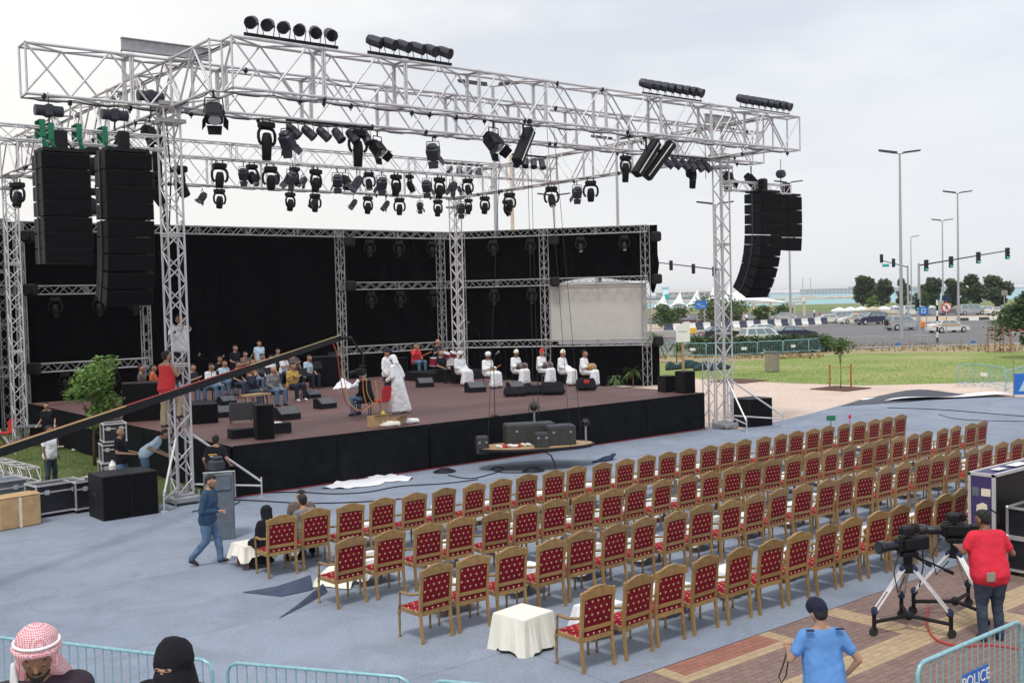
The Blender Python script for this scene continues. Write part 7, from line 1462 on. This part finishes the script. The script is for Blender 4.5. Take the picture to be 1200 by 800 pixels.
b.grid(16, 8, lambda a, c: V(((a-.5)*15, (c-.5)*9, 3.1+2.6*(1-abs(a-.35)/.65)**1.3*(1-abs(c-.5)*1.4)+.0))); b.build('fabric', 'tent_white', t, smooth=True)
for x in (-7,-2.5,2.5,7): b = MB(); b.cyl((x,-4.2,0), (x,-4.2,3.3), .15); b.build('pole', 'sandstone', t)
p = far(915, 222); t = thing('pergola', 'sand-coloured concrete pergola right of the white tent', 'pergola', (p[0], p[1], 0), LZ)
for i, x in enumerate((-9,-5.5,-2,1.5,5.)): b = MB(); b.bbox((x,0,1.45), (.45,.45,2.9), .03); b.build('column', 'sandstone', t); b = MB(); b.ball((x,0,3.5), .28, 8, 6); b.build('globe_lamp', 'white_paint', t)
b = MB(); b.bbox((-2,0,3.05), (15,.6,.35), .03); b.build('beam', 'sandstone', t)
for i in range(9):
    p = far(985+i*13, 262+3*(i % 3)); soft('sand_dune', [[((-1.9,0,.2),.35),((1.9,0,.15),.3),((0,.3,.75),.4)]], 'sandstone' if i % 4 == 3 else 'tent_white', None, .18, fold=.2, sm=2); o = REM[-1]; o.location = (p[0], p[1], 0); o.rotation_euler = (0,0,LZ); o['label'] = '%s pale low mound from the left along the shore' % ORD[i]; o['category'] = 'mound'; o['group'] = 'pale mounds along the shore'
for i, (u, d_) in enumerate(((790,215),(802,212))): p = far(u, d_); soft('rock_pile', [[((-1.6,0,.2),.4),((1.6,0,.2),.4),((0,.3,1.2),.5)]], 'sandstone', None, .2, fold=.3, sm=1); o = REM[-1]; o.location = (p[0], p[1], 0); o['label'] = '%s pile of pale rocks before the canopies' % ['left','right'][i]; o['category'] = 'rocks'
for i, (u, d_, m_) in enumerate(((876,184,'white_cloth'),(848,186,'crimson_shirt'),(868,210,'black_cloth'),(905,215,'denim_dark'),(955,214,'white_cloth'),(962,176,'red_cloth'))): p = far(u, d_); person(['person in white bending on the promenade grass','person in dark red by the blue road sign','person in black under the white tent','person in dark blue by the pergola','person in white at the pergola end','person in red among the parked cars'][i], (p[0], p[1], 0), R(90*i), pose('stand', 10 if i else 35), top=('shirt', m_, 'short'), bottom='navy', vox=.05)
def far_building(label, u, dep, w_, h, m_, n=6, nm='building', storeys=2):
    p = far(u, dep); t = thing(nm, label, 'building', (p[0], p[1], 0), LZ); b = MB(); b.bbox((0,0,h/2), (w_, 14, h), .2); b.build('wall', m_, t); b = MB(); b.box((0,0,h+.3), (w_+2, 15, .6)); b.build('roof', 'sandstone', t)
    for i in range(n):
        for k in range(storeys): b = MB(); b.box((-w_/2+w_*(i+.5)/n, -7.02, h*(k+.55)/storeys), (w_/n*.55, .1, h/storeys*.45)); b.build('window', 'glass_car', t)
mat('hazy_wall', (.45,.46,.48), .9); mat('hazy_pink', (.55,.42,.38), .9); mat('hazy_green', (.17,.2,.2), .9)
for a_ in (('long low pinkish building on the far shore', 808, 1500, 90, 9, 'hazy_pink', 12), ('grey port sheds on the far shore left of the pergola', 850, 1550, 120, 7, 'hazy_wall', 14), ('long pale terminal building across the water', 975, 2300, 130, 11, 'hazy_wall', 16), ('second pale building across the water further right', 1012, 2350, 60, 14, 'hazy_wall', 8), ('low grey building across the water behind the trees', 1075, 2400, 190, 10, 'hazy_wall', 16)): far_building(*a_)
p = far(781, 700); t = thing('control_tower', 'white and teal tower standing on the far shore', 'tower', (p[0], p[1], 0), LZ); 
for z, h, w_, m_ in ((1.5,3,3.6,'hazy_wall'),(4.5,3,4.4,'teal'),(7.8,3.6,3.6,'tent_white'),(10.2,1.2,4.4,'ltblue_cloth')): b = MB(); b.bbox((0,0,z), (w_,w_,h), .1); b.build('storey', m_, t)
for i, u in enumerate((942, 951)): p = far(u, 900); t = thing('harbour_crane', '%s thin grey mast standing in the far harbour' % ['left','right'][i], 'mast', (p[0], p[1], 0), LZ); b = MB(); b.cyl((0,0,0), (0,0,17), .5, .35); b.build('mast', 'hazy_wall', t); b = MB(); b.bbox((0,0,1), (7,4,2), .3); b.build('barge', 'hazy_wall', t)
def shoreline(name, u0, u1, dep, h, m_, step, lab):
    b = MB(); rng = random.Random(int(dep)); pts = []
    u = u0
    while u < u1: pts.append((u, h*(.5+.7*rng.random()))); u += step
    vs, fs = [], []
    for i, (u, hh) in enumerate(pts):
        for dd, z in ((0,-1),(0,hh*.6),(30,hh),(90,hh*.7),(120,-1)): p = far(u, dep+dd); vs.append((p[0], p[1], z))
        if i: 
            for k in range(4): a = (i-1)*5+k; fs.append((a, a+5, a+6, a+1))
    b.add(vs, fs); b.build(name, m_, kind='structure')
shoreline('far_shore', -900, 905, 1300, 5, 'hazy_green', 3, ''); shoreline('far_shore', -1500, 2600, 3000, 9, 'hazy_wall', 6, ''); shoreline('rocky_spit_edge', 700, 1040, 752, 1.6, 'g_spit', 4, '')
# small markers behind the chairs
g = G(974, 506); t = thing('green_marker', 'green square marker on a stick behind the farthest chair row', 'marker', (g.x, g.y, 0), LZ); b = MB(); b.bbox((0,0,.5), (.32,.03,.18), .01); b.build('plate', 'green_strap', t); b = MB(); b.cyl((0,.02,0), (0,.02,.45), .018); b.build('stick', 'green_strap', t)
g = G(996, 504); b = MB(); b.bbox((0,0,.5), (.14,.06,.12), .03); b.cyl((0,0,0), (0,0,.5), .015); b.build('pink_marker', 'crimson_shirt', label='small pink marker right of the green one behind the farthest row', cat='marker', loc=(g.x, g.y, 0))
# ------------------------------------------------------------ settle the soft meshes
bpy.context.view_layer.update(); dg = bpy.context.evaluated_depsgraph_get()
for o in TXT:
    me = bpy.data.meshes.new_from_object(o.evaluated_get(dg)); o2 = obj('lettering', me, o.parent); o2.location = o.location; o2.rotation_euler = o.rotation_euler; bpy.data.objects.remove(o)
new = [(o, bpy.data.meshes.new_from_object(o.evaluated_get(dg))) for o in REM]
for o, me in new:
    o.modifiers.clear(); o.data = me; me.polygons.foreach_set('use_smooth', [True]*len(me.polygons))

# ------------------------------------------------------------ the hazy air
b = MB(); b.box((3500, 3500, 12.0), (26000, 26000, 27.2)); hz_o = b.build('haze', 'alu', kind='stuff')
hm_ = bpy.data.materials.new('haze'); hm_.use_nodes = True; t = hm_.node_tree; t.nodes.clear(); o_ = nn(t, 'ShaderNodeOutputMaterial'); v_ = nn(t, 'ShaderNodeVolumePrincipled'); v_.inputs['Color'].default_value = (.93,.95,1,1); v_.inputs['Density'].default_value = .00013; t.links.new(v_.outputs[0], o_.inputs['Volume'])
hz_o.data.materials.clear(); hz_o.data.materials.append(hm_)
